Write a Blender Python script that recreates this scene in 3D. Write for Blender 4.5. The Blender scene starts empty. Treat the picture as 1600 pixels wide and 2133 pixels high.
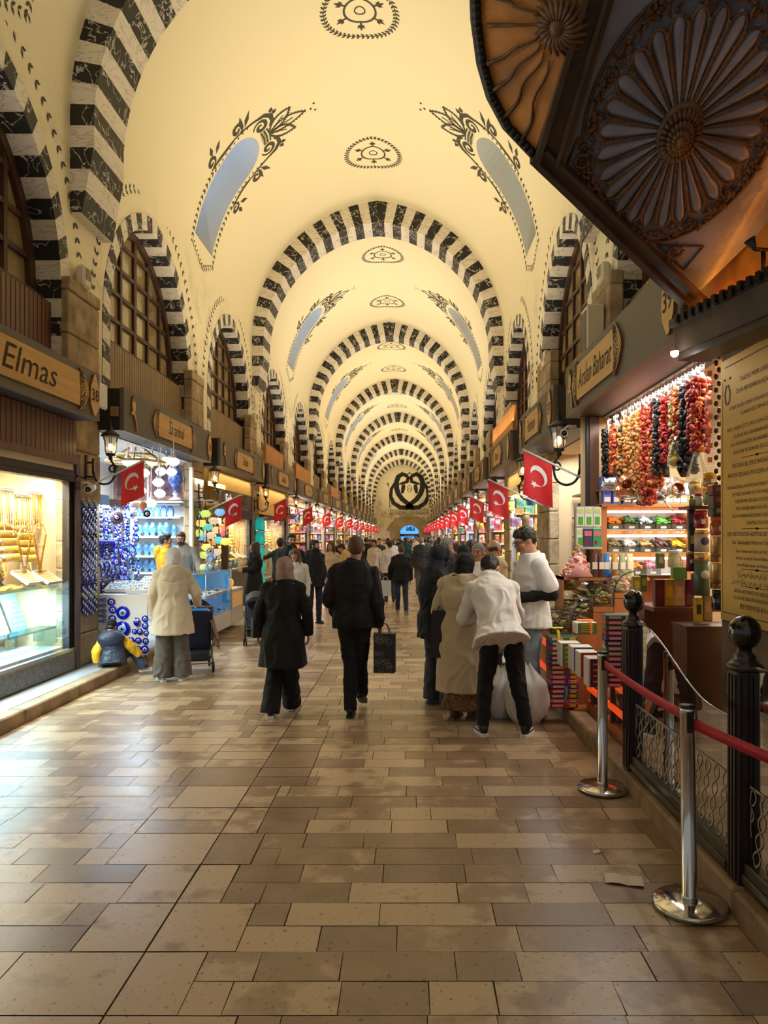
import bpy, math, random
from mathutils import Vector as V, Matrix, noise as NZ
from mathutils.geometry import delaunay_2d_cdt
RND = random.Random(11)
SC = bpy.context.scene
COL = SC.collection
PI = math.pi
AX, CZ, FPX = -0.8, 1.65, 1500.0      # vault axis, eye height, focal length in pixels of the 1600x2133 frame

def at(px, py, y):
    """photo pixel + distance along the hall -> world point (used for measuring positions)"""
    return V(((px - 853) * y / FPX, y, CZ - (py - 1117) * y / FPX))

def lin(c):
    return tuple(((v / 255) / 12.92 if v <= 10.31 else ((v / 255 + .055) / 1.055) ** 2.4) for v in c)

MATS = {}
def mat(name, rgb=(128, 128, 128), rough=.6, metal=0., emit=0., ecol=None, var=0., vscale=6., bump=0., bscale=20., spec=.5, sheen=0., coat=0., stretch=None):
    """simple procedural surface: sRGB colour, noise mottling (var), noise bump"""
    if name in MATS: return MATS[name]
    m = bpy.data.materials.new(name); m.use_nodes = True
    nt = m.node_tree; b = nt.nodes['Principled BSDF']; L = nt.links.new
    col = lin(rgb) + (1,)
    b.inputs['Base Color'].default_value = col
    b.inputs['Roughness'].default_value = rough
    b.inputs['Metallic'].default_value = metal
    b.inputs['Specular IOR Level'].default_value = spec
    if coat: b.inputs['Coat Weight'].default_value = coat
    if sheen: b.inputs['Sheen Weight'].default_value = sheen
    if emit:
        b.inputs['Emission Color'].default_value = lin(ecol or rgb) + (1,)
        b.inputs['Emission Strength'].default_value = emit
    if var or bump:
        tc = nt.nodes.new('ShaderNodeTexCoord'); src = tc.outputs['Object']
        if stretch:
            mp = nt.nodes.new('ShaderNodeMapping'); mp.inputs['Scale'].default_value = stretch
            L(src, mp.inputs['Vector']); src = mp.outputs['Vector']
    if var:
        n = nt.nodes.new('ShaderNodeTexNoise'); n.inputs['Scale'].default_value = vscale; n.inputs['Detail'].default_value = 5
        L(src, n.inputs['Vector'])
        r = nt.nodes.new('ShaderNodeValToRGB'); e = r.color_ramp.elements
        e[0].position, e[1].position = .3, .7
        e[0].color = tuple(max(0, c * (1 - var)) for c in col[:3]) + (1,)
        e[1].color = tuple(min(1, c * (1 + var * .6)) for c in col[:3]) + (1,)
        L(n.outputs['Fac'], r.inputs['Fac']); L(r.outputs['Color'], b.inputs['Base Color'])
    if bump:
        n2 = nt.nodes.new('ShaderNodeTexNoise'); n2.inputs['Scale'].default_value = bscale; n2.inputs['Detail'].default_value = 4
        L(src, n2.inputs['Vector'])
        bp = nt.nodes.new('ShaderNodeBump'); bp.inputs['Strength'].default_value = bump; bp.inputs['Distance'].default_value = .02
        L(n2.outputs['Fac'], bp.inputs['Height']); L(bp.outputs['Normal'], b.inputs['Normal'])
    MATS[name] = m
    return m

def glass(name, tint=(1, 1, 1), refl=.12, rough=.02):
    """thin pane: mostly clear, mirror-like at grazing angles"""
    if name in MATS: return MATS[name]
    m = bpy.data.materials.new(name); m.use_nodes = True
    nt = m.node_tree; nt.nodes.clear(); N = nt.nodes.new; L = nt.links.new
    out = N('ShaderNodeOutputMaterial'); mx = N('ShaderNodeMixShader'); t = N('ShaderNodeBsdfTransparent'); g = N('ShaderNodeBsdfGlossy')
    t.inputs['Color'].default_value = tint + (1,); g.inputs['Roughness'].default_value = rough
    lw = N('ShaderNodeLayerWeight'); lw.inputs['Blend'].default_value = .35
    mu = N('ShaderNodeMath'); mu.operation = 'MULTIPLY_ADD'; mu.inputs[1].default_value = .25 + refl; mu.inputs[2].default_value = refl * .4; mu.use_clamp = True
    L(lw.outputs['Fresnel'], mu.inputs[0]); L(mu.outputs[0], mx.inputs['Fac'])
    L(t.outputs[0], mx.inputs[1]); L(g.outputs[0], mx.inputs[2]); L(mx.outputs[0], out.inputs['Surface'])
    MATS[name] = m
    return m

class MB:
    """collects shapes; build() links them as ONE mesh object"""
    def __init__(s): s.v = []; s.f = []; s.m = []; s.sm = []; s.xf = None; s.tone = None
    def add(s, vs, fs, mi=0, smooth=False):
        o = len(s.v)
        if s.xf is not None: vs = [s.xf @ V(p) for p in vs]
        s.v.extend(tuple(p) for p in vs)
        for f in fs:
            s.f.append(tuple(i + o for i in f)); s.m.append(mi); s.sm.append(smooth)
        return s
    def box(s, c, d, mi=0, rot=None, bev=0.):
        x, y, z = d[0] / 2, d[1] / 2, d[2] / 2
        c = V(c)
        if bev:
            b = min(bev, x * .9, y * .9, z * .9); vs = []; 
            for sx in (-1, 1):
                for sy in (-1, 1):
                    for sz in (-1, 1):
                        vs += [V((sx * x, sy * (y - b), sz * (z - b))), V((sx * (x - b), sy * y, sz * (z - b))), V((sx * (x - b), sy * (y - b), sz * z))]
            i = lambda sx, sy, sz, k: ((sx > 0) * 4 + (sy > 0) * 2 + (sz > 0)) * 3 + k
            fs = []
            q = ((-1, -1), (1, -1), (1, 1), (-1, 1))
            for sg in (-1, 1):
                fs.append([i(sg, a, b2, 0) for a, b2 in q]); fs.append([i(a, sg, b2, 1) for a, b2 in q]); fs.append([i(a, b2, sg, 2) for a, b2 in q])
            for a in (-1, 1):
                for b2 in (-1, 1):
                    fs.append([i(a, b2, -1, 0), i(a, b2, 1, 0), i(a, b2, 1, 1), i(a, b2, -1, 1)])
                    fs.append([i(a, -1, b2, 0), i(a, 1, b2, 0), i(a, 1, b2, 2), i(a, -1, b2, 2)])
                    fs.append([i(-1, a, b2, 1), i(1, a, b2, 1), i(1, a, b2, 2), i(-1, a, b2, 2)])
                    for c2 in (-1, 1): fs.append([i(a, b2, c2, 0), i(a, b2, c2, 1), i(a, b2, c2, 2)])
        else:
            vs = [V((a * x, b * y, e * z)) for a in (-1, 1) for b in (-1, 1) for e in (-1, 1)]
            fs = [(0, 1, 3, 2), (4, 6, 7, 5), (0, 4, 5, 1), (2, 3, 7, 6), (0, 2, 6, 4), (1, 5, 7, 3)]
        if rot is not None:
            if not isinstance(rot, Matrix): rot = Matrix.Rotation(rot, 3, 'Z')
            vs = [rot @ p for p in vs]
        return s.add([p + c for p in vs], fs, mi)
    def bx(s, x0, x1, y0, y1, z0, z1, mi=0, bev=0.):
        return s.box(((x0 + x1) / 2, (y0 + y1) / 2, (z0 + z1) / 2), (abs(x1 - x0), abs(y1 - y0), abs(z1 - z0)), mi, None, bev)
    def tube(s, pts, r, mi=0, n=8, cap=True, smooth=True, flat=None):
        pts = [V(p) for p in pts]; k = len(pts)
        if k < 2: return s
        rs = r if isinstance(r, (list, tuple)) else [r] * k
        vs = []; up = None
        for i in range(k):
            t = (pts[min(i + 1, k - 1)] - pts[max(i - 1, 0)])
            t = t.normalized() if t.length > 1e-9 else V((0, 0, 1))
            if up is None:
                up = V((0, 0, 1)) if abs(t.z) < .9 else V((0, 1, 0))
            a = up - t * up.dot(t)
            if a.length < 1e-6: a = t.orthogonal()
            a.normalize(); up = a; b = t.cross(a)
            for j in range(n):
                w = 2 * PI * j / n
                q = a * math.cos(w) * rs[i] + b * math.sin(w) * rs[i] * (flat or 1)
                vs.append(pts[i] + q)
        fs = [(i * n + j, i * n + (j + 1) % n, (i + 1) * n + (j + 1) % n, (i + 1) * n + j) for i in range(k - 1) for j in range(n)]
        if cap: fs += [tuple(range(n))[::-1], tuple((k - 1) * n + j for j in range(n))]
        return s.add(vs, fs, mi, smooth)
    def lathe(s, prof, c=(0, 0, 0), mi=0, n=16, smooth=True, rot=None, sx=1., sy=1.):
        """prof: (radius, height) pairs from bottom to top"""
        c = V(c); vs = []; k = len(prof)
        for (r, z) in prof:
            for j in range(n):
                w = 2 * PI * j / n; p = V((max(r, 1e-4) * math.cos(w) * sx, max(r, 1e-4) * math.sin(w) * sy, z))
                vs.append((rot @ p if rot is not None else p) + c)
        fs = [(i * n + j, i * n + (j + 1) % n, (i + 1) * n + (j + 1) % n, (i + 1) * n + j) for i in range(k - 1) for j in range(n)]
        fs += [tuple(range(n))[::-1], tuple((k - 1) * n + j for j in range(n))]
        return s.add(vs, fs, mi, smooth)
    def ell(s, c, r, mi=0, n=12, m=8, rot=None, smooth=True):
        c = V(c); r = (r, r, r) if not isinstance(r, (tuple, list, V)) else r
        vs = [V((0, 0, -r[2]))]
        for i in range(1, m):
            a = -PI / 2 + PI * i / m
            for j in range(n):
                w = 2 * PI * j / n; vs.append(V((r[0] * math.cos(a) * math.cos(w), r[1] * math.cos(a) * math.sin(w), r[2] * math.sin(a))))
        vs.append(V((0, 0, r[2]))); last = len(vs) - 1
        fs = [(0, 1 + (j + 1) % n, 1 + j) for j in range(n)]
        for i in range(m - 2):
            for j in range(n):
                a = 1 + i * n + j; b = 1 + i * n + (j + 1) % n; fs.append((a, b, b + n, a + n))
        o = 1 + (m - 2) * n
        fs += [(o + j, o + (j + 1) % n, last) for j in range(n)]
        if rot is not None: vs = [rot @ p for p in vs]
        return s.add([p + c for p in vs], fs, mi, smooth)
    def torus(s, c, R, r, mi=0, n=20, m=8, rot=None, sx=1., sy=1.):
        c = V(c); vs = []
        for i in range(n):
            a = 2 * PI * i / n
            for j in range(m):
                b = 2 * PI * j / m
                p = V(((R + r * math.cos(b)) * math.cos(a) * sx, (R + r * math.cos(b)) * math.sin(a) * sy, r * math.sin(b)))
                vs.append((rot @ p if rot is not None else p) + c)
        fs = [(i * m + j, ((i + 1) % n) * m + j, ((i + 1) % n) * m + (j + 1) % m, i * m + (j + 1) % m) for i in range(n) for j in range(m)]
        return s.add(vs, fs, mi, True)
    def prism(s, poly, o, ux, uy, th, mi=0, side=None):
        """polygon (2D) placed at o with axes ux,uy, extruded by th along ux x uy"""
        o, ux, uy = V(o), V(ux), V(uy); w = ux.cross(uy).normalized() * th; n = len(poly)
        a = [o + ux * p[0] + uy * p[1] for p in poly]
        s.add(a + [p + w for p in a], [tuple(range(n))[::-1], tuple(range(n, 2 * n))], mi)
        return s.add(a + [p + w for p in a], [(i, (i + 1) % n, n + (i + 1) % n, n + i) for i in range(n)], mi if side is None else side)
    def grid(s, fn, nu, nv, mi=0, smooth=True, cu=False):
        vs = [fn(i / nu, j / nv) for i in range(nu + 1) for j in range(nv + 1)]
        k = nv + 1
        return s.add(vs, [(i * k + j, (i + 1) * k + j, (i + 1) * k + j + 1, i * k + j + 1) for i in range(nu) for j in range(nv)], mi, smooth)
    def quad(s, a, b, c, d, mi=0): return s.add([a, b, c, d], [(0, 1, 2, 3)], mi)
    def mesh(s, name):
        me = bpy.data.meshes.new(name); me.from_pydata(s.v, [], s.f)
        me.polygons.foreach_set('material_index', s.m); me.polygons.foreach_set('use_smooth', s.sm)
        if s.tone is not None:
            at_ = me.attributes.new('tone', 'FLOAT', 'FACE'); at_.data.foreach_set('value', s.tone)
        me.update(); return me
    def build(s, name, mats, parent=None, loc=None):
        me = s.mesh(name)
        for m in (mats if isinstance(mats, (list, tuple)) else [mats]): me.materials.append(m)
        o = bpy.data.objects.new(name, me); COL.objects.link(o)
        if parent is not None: o.parent = parent
        if loc is not None: o.location = loc
        return o

def tag(o, label=None, cat=None, group=None, kind=None):
    if label: o['label'] = label
    if cat: o['category'] = cat
    if group: o['group'] = group
    if kind: o['kind'] = kind
    return o
def thing(name, label, cat, loc=(0, 0, 0), rz=0, group=None):
    o = bpy.data.objects.new(name, None); COL.objects.link(o); o.location = loc; o.rotation_euler = (0, 0, rz)
    o.empty_display_size = .1
    return tag(o, label, cat, group)
def struct(o): o['kind'] = 'structure'; return o
def dup(o, loc=None, rz=None, label=None, group=None, parent=None, scale=None):
    """a copy of a thing with copies of its parts and sub-parts (mesh data shared)"""
    c = o.copy(); COL.objects.link(c)
    if parent is not None: c.parent = parent
    if loc is not None: c.location = loc
    if rz is not None: c.rotation_euler = (0, 0, rz)
    if scale is not None: c.scale = (scale, scale, scale) if not isinstance(scale, tuple) else scale
    if label: c['label'] = label
    if group: c['group'] = group
    for ch in list(o.children): dup(ch, parent=c)
    return c
def text_mesh(mb, txt, o, ux, uy, size, depth=.004, mi=0, shear=0., align='CENTER', width=None, bold=0.):
    """letters as solid geometry added to a builder: origin o, axes ux (reading direction), uy (up)"""
    cu = bpy.data.curves.new('t', 'FONT'); cu.body = txt; cu.size = 1; cu.align_x = align; cu.align_y = 'CENTER'; cu.shear = shear; cu.extrude = 0; cu.offset = bold
    cu.resolution_u = 2
    ob = bpy.data.objects.new('t', cu); COL.objects.link(ob)
    dg = bpy.context.evaluated_depsgraph_get(); me = ob.evaluated_get(dg).to_mesh()
    o, ux, uy = V(o), V(ux), V(uy); n = ux.cross(uy).normalized()
    w = max((v.co.x for v in me.vertices), default=1) - min((v.co.x for v in me.vertices), default=0)
    sx = size if width is None else width / max(w, 1e-6)
    pts = [o + ux * v.co.x * sx + uy * v.co.y * size + n * depth for v in me.vertices]
    mb.add(pts, [tuple(p.vertices) for p in me.polygons], mi)
    ob.evaluated_get(dg).to_mesh_clear(); bpy.data.objects.remove(ob); bpy.data.curves.remove(cu)
    return mb
def sheet(outer, holes, fn, grid=.3, extra=()):
    """2D region with holes -> (verts3d, faces) through the map fn; outer & holes are closed 2D loops"""
    pts = []; edges = []
    def loop(lp):
        o = len(pts); pts.extend(V(p) for p in lp); edges.extend((o + i, o + (i + 1) % len(lp)) for i in range(len(lp)))
    loop(outer)
    for h in holes: loop(h)
    def inside(p, lp):
        r = False; n = len(lp); x, y = p
        for i in range(n):
            x1, y1 = lp[i]; x2, y2 = lp[(i + 1) % n]
            if (y1 > y) != (y2 > y) and x < (x2 - x1) * (y - y1) / (y2 - y1) + x1: r = not r
        return r
    xs = [p[0] for p in outer]; ys = [p[1] for p in outer]
    gx, gy = grid if isinstance(grid, tuple) else (grid, grid)
    nx = max(1, int((max(xs) - min(xs)) / gx)); ny = max(1, int((max(ys) - min(ys)) / gy))
    for i in range(nx + 1):
        for j in range(ny + 1):
            p = (min(xs) + (max(xs) - min(xs)) * i / nx, min(ys) + (max(ys) - min(ys)) * j / ny)
            if not any(inside(p, h) for h in holes): pts.append(V(p))
    pts.extend(V(p) for p in extra)
    r = delaunay_2d_cdt(pts, edges, [], 0, 1e-5)
    fs = []
    for f in r[2]:
        c = sum((r[0][i] for i in f), V((0, 0))) / len(f)
        if not any(inside(c, h) for h in holes) and inside(c, outer): fs.append(tuple(f))
    return [fn(p[0], p[1]) for p in r[0]], fs
def ribbon(pts, w):
    """2D polyline -> list of quads of (tapering) width"""
    k = len(pts); ws = w if isinstance(w, (list, tuple)) else [w] * k; L = []; Rr = []
    for i in range(k):
        a = V(pts[max(i - 1, 0)]); b = V(pts[min(i + 1, k - 1)]); d = (b - a)
        if d.length < 1e-9: d = V((1, 0))
        d.normalize(); n = V((-d.y, d.x)) * ws[i] / 2
        L.append(V(pts[i]) + n); Rr.append(V(pts[i]) - n)
    return [(L[i], L[i + 1], Rr[i + 1], Rr[i]) for i in range(k - 1)]
def spiral(c, r0, r1, a0, turns, n=18):
    return [(c[0] + (r0 + (r1 - r0) * i / n) * math.cos(a0 + turns * 2 * PI * i / n), c[1] + (r0 + (r1 - r0) * i / n) * math.sin(a0 + turns * 2 * PI * i / n)) for i in range(n + 1)]
def leaf2(p, d, l, w):
    p = V(p); d = V(d).normalized(); n = V((-d.y, d.x))
    return (p, p + d * l * .45 + n * w / 2, p + d * l, p + d * l * .45 - n * w / 2)
def rotm(ax, a): return Matrix.Rotation(a, 3, ax)
# ------------------------------------------------------------------ the hall: floor, walls, vault, ribs, windows
HW, ZS, CC, RV = 3.17, 6.59, .37, 3.54        # half width, springing height, arc offset, arc radius
THM = math.acos(CC / RV)
YEND = 80.0
def vpt(s, y, off=0.):
    """vault: signed arc length from the crown s, distance y; off = inward offset"""
    a = abs(s); sg = 1 if s >= 0 else -1
    th = THM - a / RV
    if th >= 0: x, z = -CC + (RV - off) * math.cos(th), ZS + (RV - off) * math.sin(th)
    else: x, z = HW - off, ZS - (a - RV * THM)
    return V((AX + sg * x, y, z))
SMAX = RV * THM
def plaster():
    m = mat('cream_plaster', (238, 226, 188), .75)
    nt = m.node_tree; b = nt.nodes['Principled BSDF']; N = nt.nodes.new; L = nt.links.new
    tc = N('ShaderNodeTexCoord'); n = N('ShaderNodeTexNoise'); n.inputs['Scale'].default_value = 1.1; n.inputs['Detail'].default_value = 8; n.inputs['Roughness'].default_value = .65
    L(tc.outputs['Object'], n.inputs['Vector'])
    sx = N('ShaderNodeSeparateXYZ'); L(tc.outputs['Object'], sx.inputs[0])
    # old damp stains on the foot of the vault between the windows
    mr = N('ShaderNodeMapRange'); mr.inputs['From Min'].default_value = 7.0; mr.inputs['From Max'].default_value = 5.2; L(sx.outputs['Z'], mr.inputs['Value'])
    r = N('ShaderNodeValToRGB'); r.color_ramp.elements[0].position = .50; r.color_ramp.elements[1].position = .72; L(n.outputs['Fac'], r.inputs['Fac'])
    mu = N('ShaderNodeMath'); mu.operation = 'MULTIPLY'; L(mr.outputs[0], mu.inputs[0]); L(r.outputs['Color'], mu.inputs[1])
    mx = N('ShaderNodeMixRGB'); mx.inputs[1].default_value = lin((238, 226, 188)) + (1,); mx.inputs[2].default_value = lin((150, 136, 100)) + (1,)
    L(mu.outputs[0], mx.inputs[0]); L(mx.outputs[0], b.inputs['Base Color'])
    return m
PL = plaster()
MOTIF = mat('painted_ornament', (72, 68, 54), .8)
def marble(name, base, vein, sc, lo, hi, dist=0., stretch=(1, 1, 1), rough=.55):
    m = mat(name, base, rough); nt = m.node_tree; b = nt.nodes['Principled BSDF']; N = nt.nodes.new; L = nt.links.new
    tc = N('ShaderNodeTexCoord'); mp = N('ShaderNodeMapping'); mp.inputs['Scale'].default_value = stretch; mp.inputs['Rotation'].default_value = (.5, .3, .7)
    n = N('ShaderNodeTexNoise'); n.inputs['Scale'].default_value = sc; n.inputs['Detail'].default_value = 3; n.inputs['Distortion'].default_value = dist
    L(tc.outputs['Object'], mp.inputs[0]); L(mp.outputs[0], n.inputs['Vector'])
    # thin veins where the noise crosses one half
    su = N('ShaderNodeMath'); su.operation = 'SUBTRACT'; su.inputs[1].default_value = .5; L(n.outputs['Fac'], su.inputs[0])
    ab = N('ShaderNodeMath'); ab.operation = 'ABSOLUTE'; L(su.outputs[0], ab.inputs[0])
    mr = N('ShaderNodeMapRange'); mr.inputs['From Min'].default_value = lo; mr.inputs['From Max'].default_value = hi; mr.inputs['To Min'].default_value = 1; mr.inputs['To Max'].default_value = 0
    L(ab.outputs[0], mr.inputs['Value'])
    mx = N('ShaderNodeMixRGB'); mx.inputs[1].default_value = lin(base) + (1,); mx.inputs[2].default_value = lin(vein) + (1,)
    L(mr.outputs[0], mx.inputs[0]); L(mx.outputs[0], b.inputs['Base Color'])
    return m
BLK = marble('black_marble_paint', (30, 28, 25), (190, 184, 168), 4.5, .004, .018, .6)
WHT = marble('white_marble_paint', (226, 217, 200), (192, 180, 160), 3.2, .004, .035, .8, (1, 1, 4))
WOOD = mat('brown_window_wood', (74, 47, 29), .5, var=.3, vscale=8, stretch=(1, 1, .2))
SLAT = mat('slatted_brown_panel', (104, 66, 43), .42, var=.2, vscale=5, stretch=(1, 1, .15))
SLATB = mat('slatted_beige_panel', (142, 116, 78), .5, var=.15, vscale=5)
STONE = mat('rough_pier_stone', (168, 146, 112), .9, var=.5, vscale=4, bump=.7, bscale=14)
PANE = mat('lit_beige_pane', (168, 146, 100), .12, var=.45, vscale=1.3, spec=.8)  # beige reflections and lit look are put into the pane colour

def make_floor():
    mb = MB(); tone = []
    rnd = random.Random(5); y = .2; j = 0
    xl, xr = -3.47, 1.47; wl = wr = .4; H = .19
    def tile(x0, x1, y0, y1, wear=0):
        g = .0012 + .0012 * rnd.random() + wear * .6; o = lambda: rnd.uniform(-.0015, .0015)
        z = rnd.uniform(-.0012, .0004)
        mb.add([(x0 + g + o(), y0 + g + o(), z), (x1 - g + o(), y0 + g + o(), z), (x1 - g + o(), y1 - g + o(), z), (x0 + g + o(), y1 - g + o(), z)], [(0, 1, 2, 3)], 0)
        tone.append(rnd.gauss(.5, .16))
    def run(x0, x1, y0, y1, off):
        x = x0 - off
        while x < x1 - .02:
            w = rnd.choice((.24, .32, .4, .44, .5)); a, b = max(x, x0), min(x + w, x1)
            if x1 - b < .08: b = x1
            if b - a > .03: tile(a, b, y0, y1)
            x = b if b > a else x + w
    while y < YEND:
        y1 = y + H
        if j % 2 == 0:      # the band of larger slabs along the middle
            wl, wr = rnd.choice((.27, .3, .42, .48)), rnd.choice((.2, .25, .36, .46))
            if rnd.random() < .6: tile(-1.05 - wl, -1.05, y, y + 2 * H, .003)
            else: tile(-1.05 - wl, -1.05, y, y1, .003); tile(-1.05 - wl, -1.05, y1, y1 + H, .003)
            if rnd.random() < .6: tile(-1.05, -1.05 + wr, y, y + 2 * H, .003)
            else: tile(-1.05, -1.05 + wr, y, y1, .003); tile(-1.05, -1.05 + wr, y1, y1 + H, .003)
        run(xl, -1.05 - wl, y, y1, rnd.uniform(0, .4)); run(-1.05 + wr, xr, y, y1, rnd.uniform(0, .4))
        y = y1; j += 1
    n = len(mb.f)
    mb.quad((-6.5, -6, -.006), (6, -6, -.006), (6, YEND + 6, -.006), (-6.5, YEND + 6, -.006), 1)
    mb.quad((xl, -6, 0), (xr, -6, 0), (xr, .2, 0), (xl, .2, 0), 0)
    mb.tone = tone + [.5, .5]
    m = mat('worn_travertine_tiles', (168, 140, 106), .35)
    nt = m.node_tree; b = nt.nodes['Principled BSDF']; N = nt.nodes.new; L = nt.links.new
    a = N('ShaderNodeAttribute'); a.attribute_name = 'tone'
    tc = N('ShaderNodeTexCoord')
    n1 = N('ShaderNodeTexNoise'); n1.inputs['Scale'].default_value = 5; n1.inputs['Detail'].default_value = 9; L(tc.outputs['Object'], n1.inputs['Vector'])
    n2 = N('ShaderNodeTexNoise'); n2.inputs['Scale'].default_value = 45; n2.inputs['Detail'].default_value = 4; L(tc.outputs['Object'], n2.inputs['Vector'])
    n3 = N('ShaderNodeTexNoise'); n3.inputs['Scale'].default_value = .35; n3.inputs['Detail'].default_value = 3; L(tc.outputs['Object'], n3.inputs['Vector'])
    ad = N('ShaderNodeMath'); ad.operation = 'MULTIPLY_ADD'; L(n1.outputs['Fac'], ad.inputs[0]); ad.inputs[1].default_value = .8; L(a.outputs['Fac'], ad.inputs[2])
    r = N('ShaderNodeValToRGB'); e = r.color_ramp.elements; e[0].position = .42; e[1].position = 1.35
    e[0].color = lin((116, 92, 68)) + (1,); e[1].color = lin((182, 157, 124)) + (1,)
    mm = r.color_ramp.elements.new(.9); mm.color = lin((150, 124, 95)) + (1,)
    L(ad.outputs[0], r.inputs['Fac'])
    # pits and black spots of the stone
    pr = N('ShaderNodeValToRGB'); pe = pr.color_ramp.elements; pe[0].position = .30; pe[1].position = .38; pe[0].color = (.25, .22, .2, 1); pe[1].color = (1, 1, 1, 1)
    L(n2.outputs['Fac'], pr.inputs['Fac'])
    mx = N('ShaderNodeMixRGB'); mx.blend_type = 'MULTIPLY'; mx.inputs[0].default_value = .8; L(r.outputs[0], mx.inputs[1]); L(pr.outputs[0], mx.inputs[2])
    L(mx.outputs[0], b.inputs['Base Color'])
    rr = N('ShaderNodeMapRange'); rr.inputs['To Min'].default_value = .25; rr.inputs['To Max'].default_value = .42; L(n1.outputs['Fac'], rr.inputs['Value'])
    L(rr.outputs[0], b.inputs['Roughness'])
    bp = N('ShaderNodeBump'); bp.inputs['Strength'].default_value = .05; bp.inputs['Distance'].default_value = .01; L(n1.outputs['Fac'], bp.inputs['Height']); L(bp.outputs[0], b.inputs['Normal'])
    return struct(mb.build('floor', [m, mat('dark_joint_dirt', (70, 56, 44), .9)]))
make_floor()

def arch_outline(cy, hw, z0, zs, rise, n=12):
    """closed pointed-arch loop in (y,z), from the lower left corner"""
    c = (rise * rise - hw * hw) / (2 * hw); r = hw + c; tm = math.atan2(rise, c)
    L = [(cy - hw, z0)]; up = []
    for i in range(n + 1):
        t = tm * i / n; up.append((-(r * math.cos(t) - c), zs + r * math.sin(t)))
    L += [(cy + a, z) for a, z in up] + [(cy - a, z) for a, z in up[-2::-1]] + [(cy + hw, z0)]
    return L
WIN_Y = [1.4, 6.5, 11.2, 16.03] + [21.2 + 5.15 * j for j in range(0, 12)]          # window axes along the hall
WHW, WZ0, WZS, WRISE, WIDTH = 1.9, 3.45, 4.5, 2.05, .34

def make_wall(side):
    X = AX + side * HW
    def m3(y, z): return V((X, y, z))
    mb = MB()
    holes = [arch_outline(c, WHW, 3.45, WZS, WRISE) for c in WIN_Y]
    holes[0] = [(max(p[0], -5.9), p[1]) for p in holes[0]]
    vs, fs = sheet([(-6, 3.0), (YEND, 3.0), (YEND, ZS), (-6, ZS)], holes, m3, .6)
    mb.add(vs, fs, 0)
    # painted leaf garlands around each window
    for wi, c in enumerate(WIN_Y[:9]):
        o = arch_outline(c, WHW + .30, 4.6, WZS, WRISE + .33, 22)
        for i in range(len(o) - 1):
            a, b = V(o[i]), V(o[i + 1]); d = b - a; k = max(1, int(d.length / .13))
            for q in range(k):
                p = a + d * (q + .5) / k; dn = d.normalized(); nn = V((-dn.y, dn.x))
                for sg in (-1, 1):
                    lf = leaf2(p, dn * .8 + nn * sg * .7, .105, .05)
                    mb.add([V((X - side * .004, t.x, t.y)) for t in lf], [(0, 1, 2, 3)], 1)
    o = struct(mb.build('wall_left' if side < 0 else 'wall_right', [PL, MOTIF]))
    return o
for sd in (-1, 1): make_wall(sd)

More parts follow.
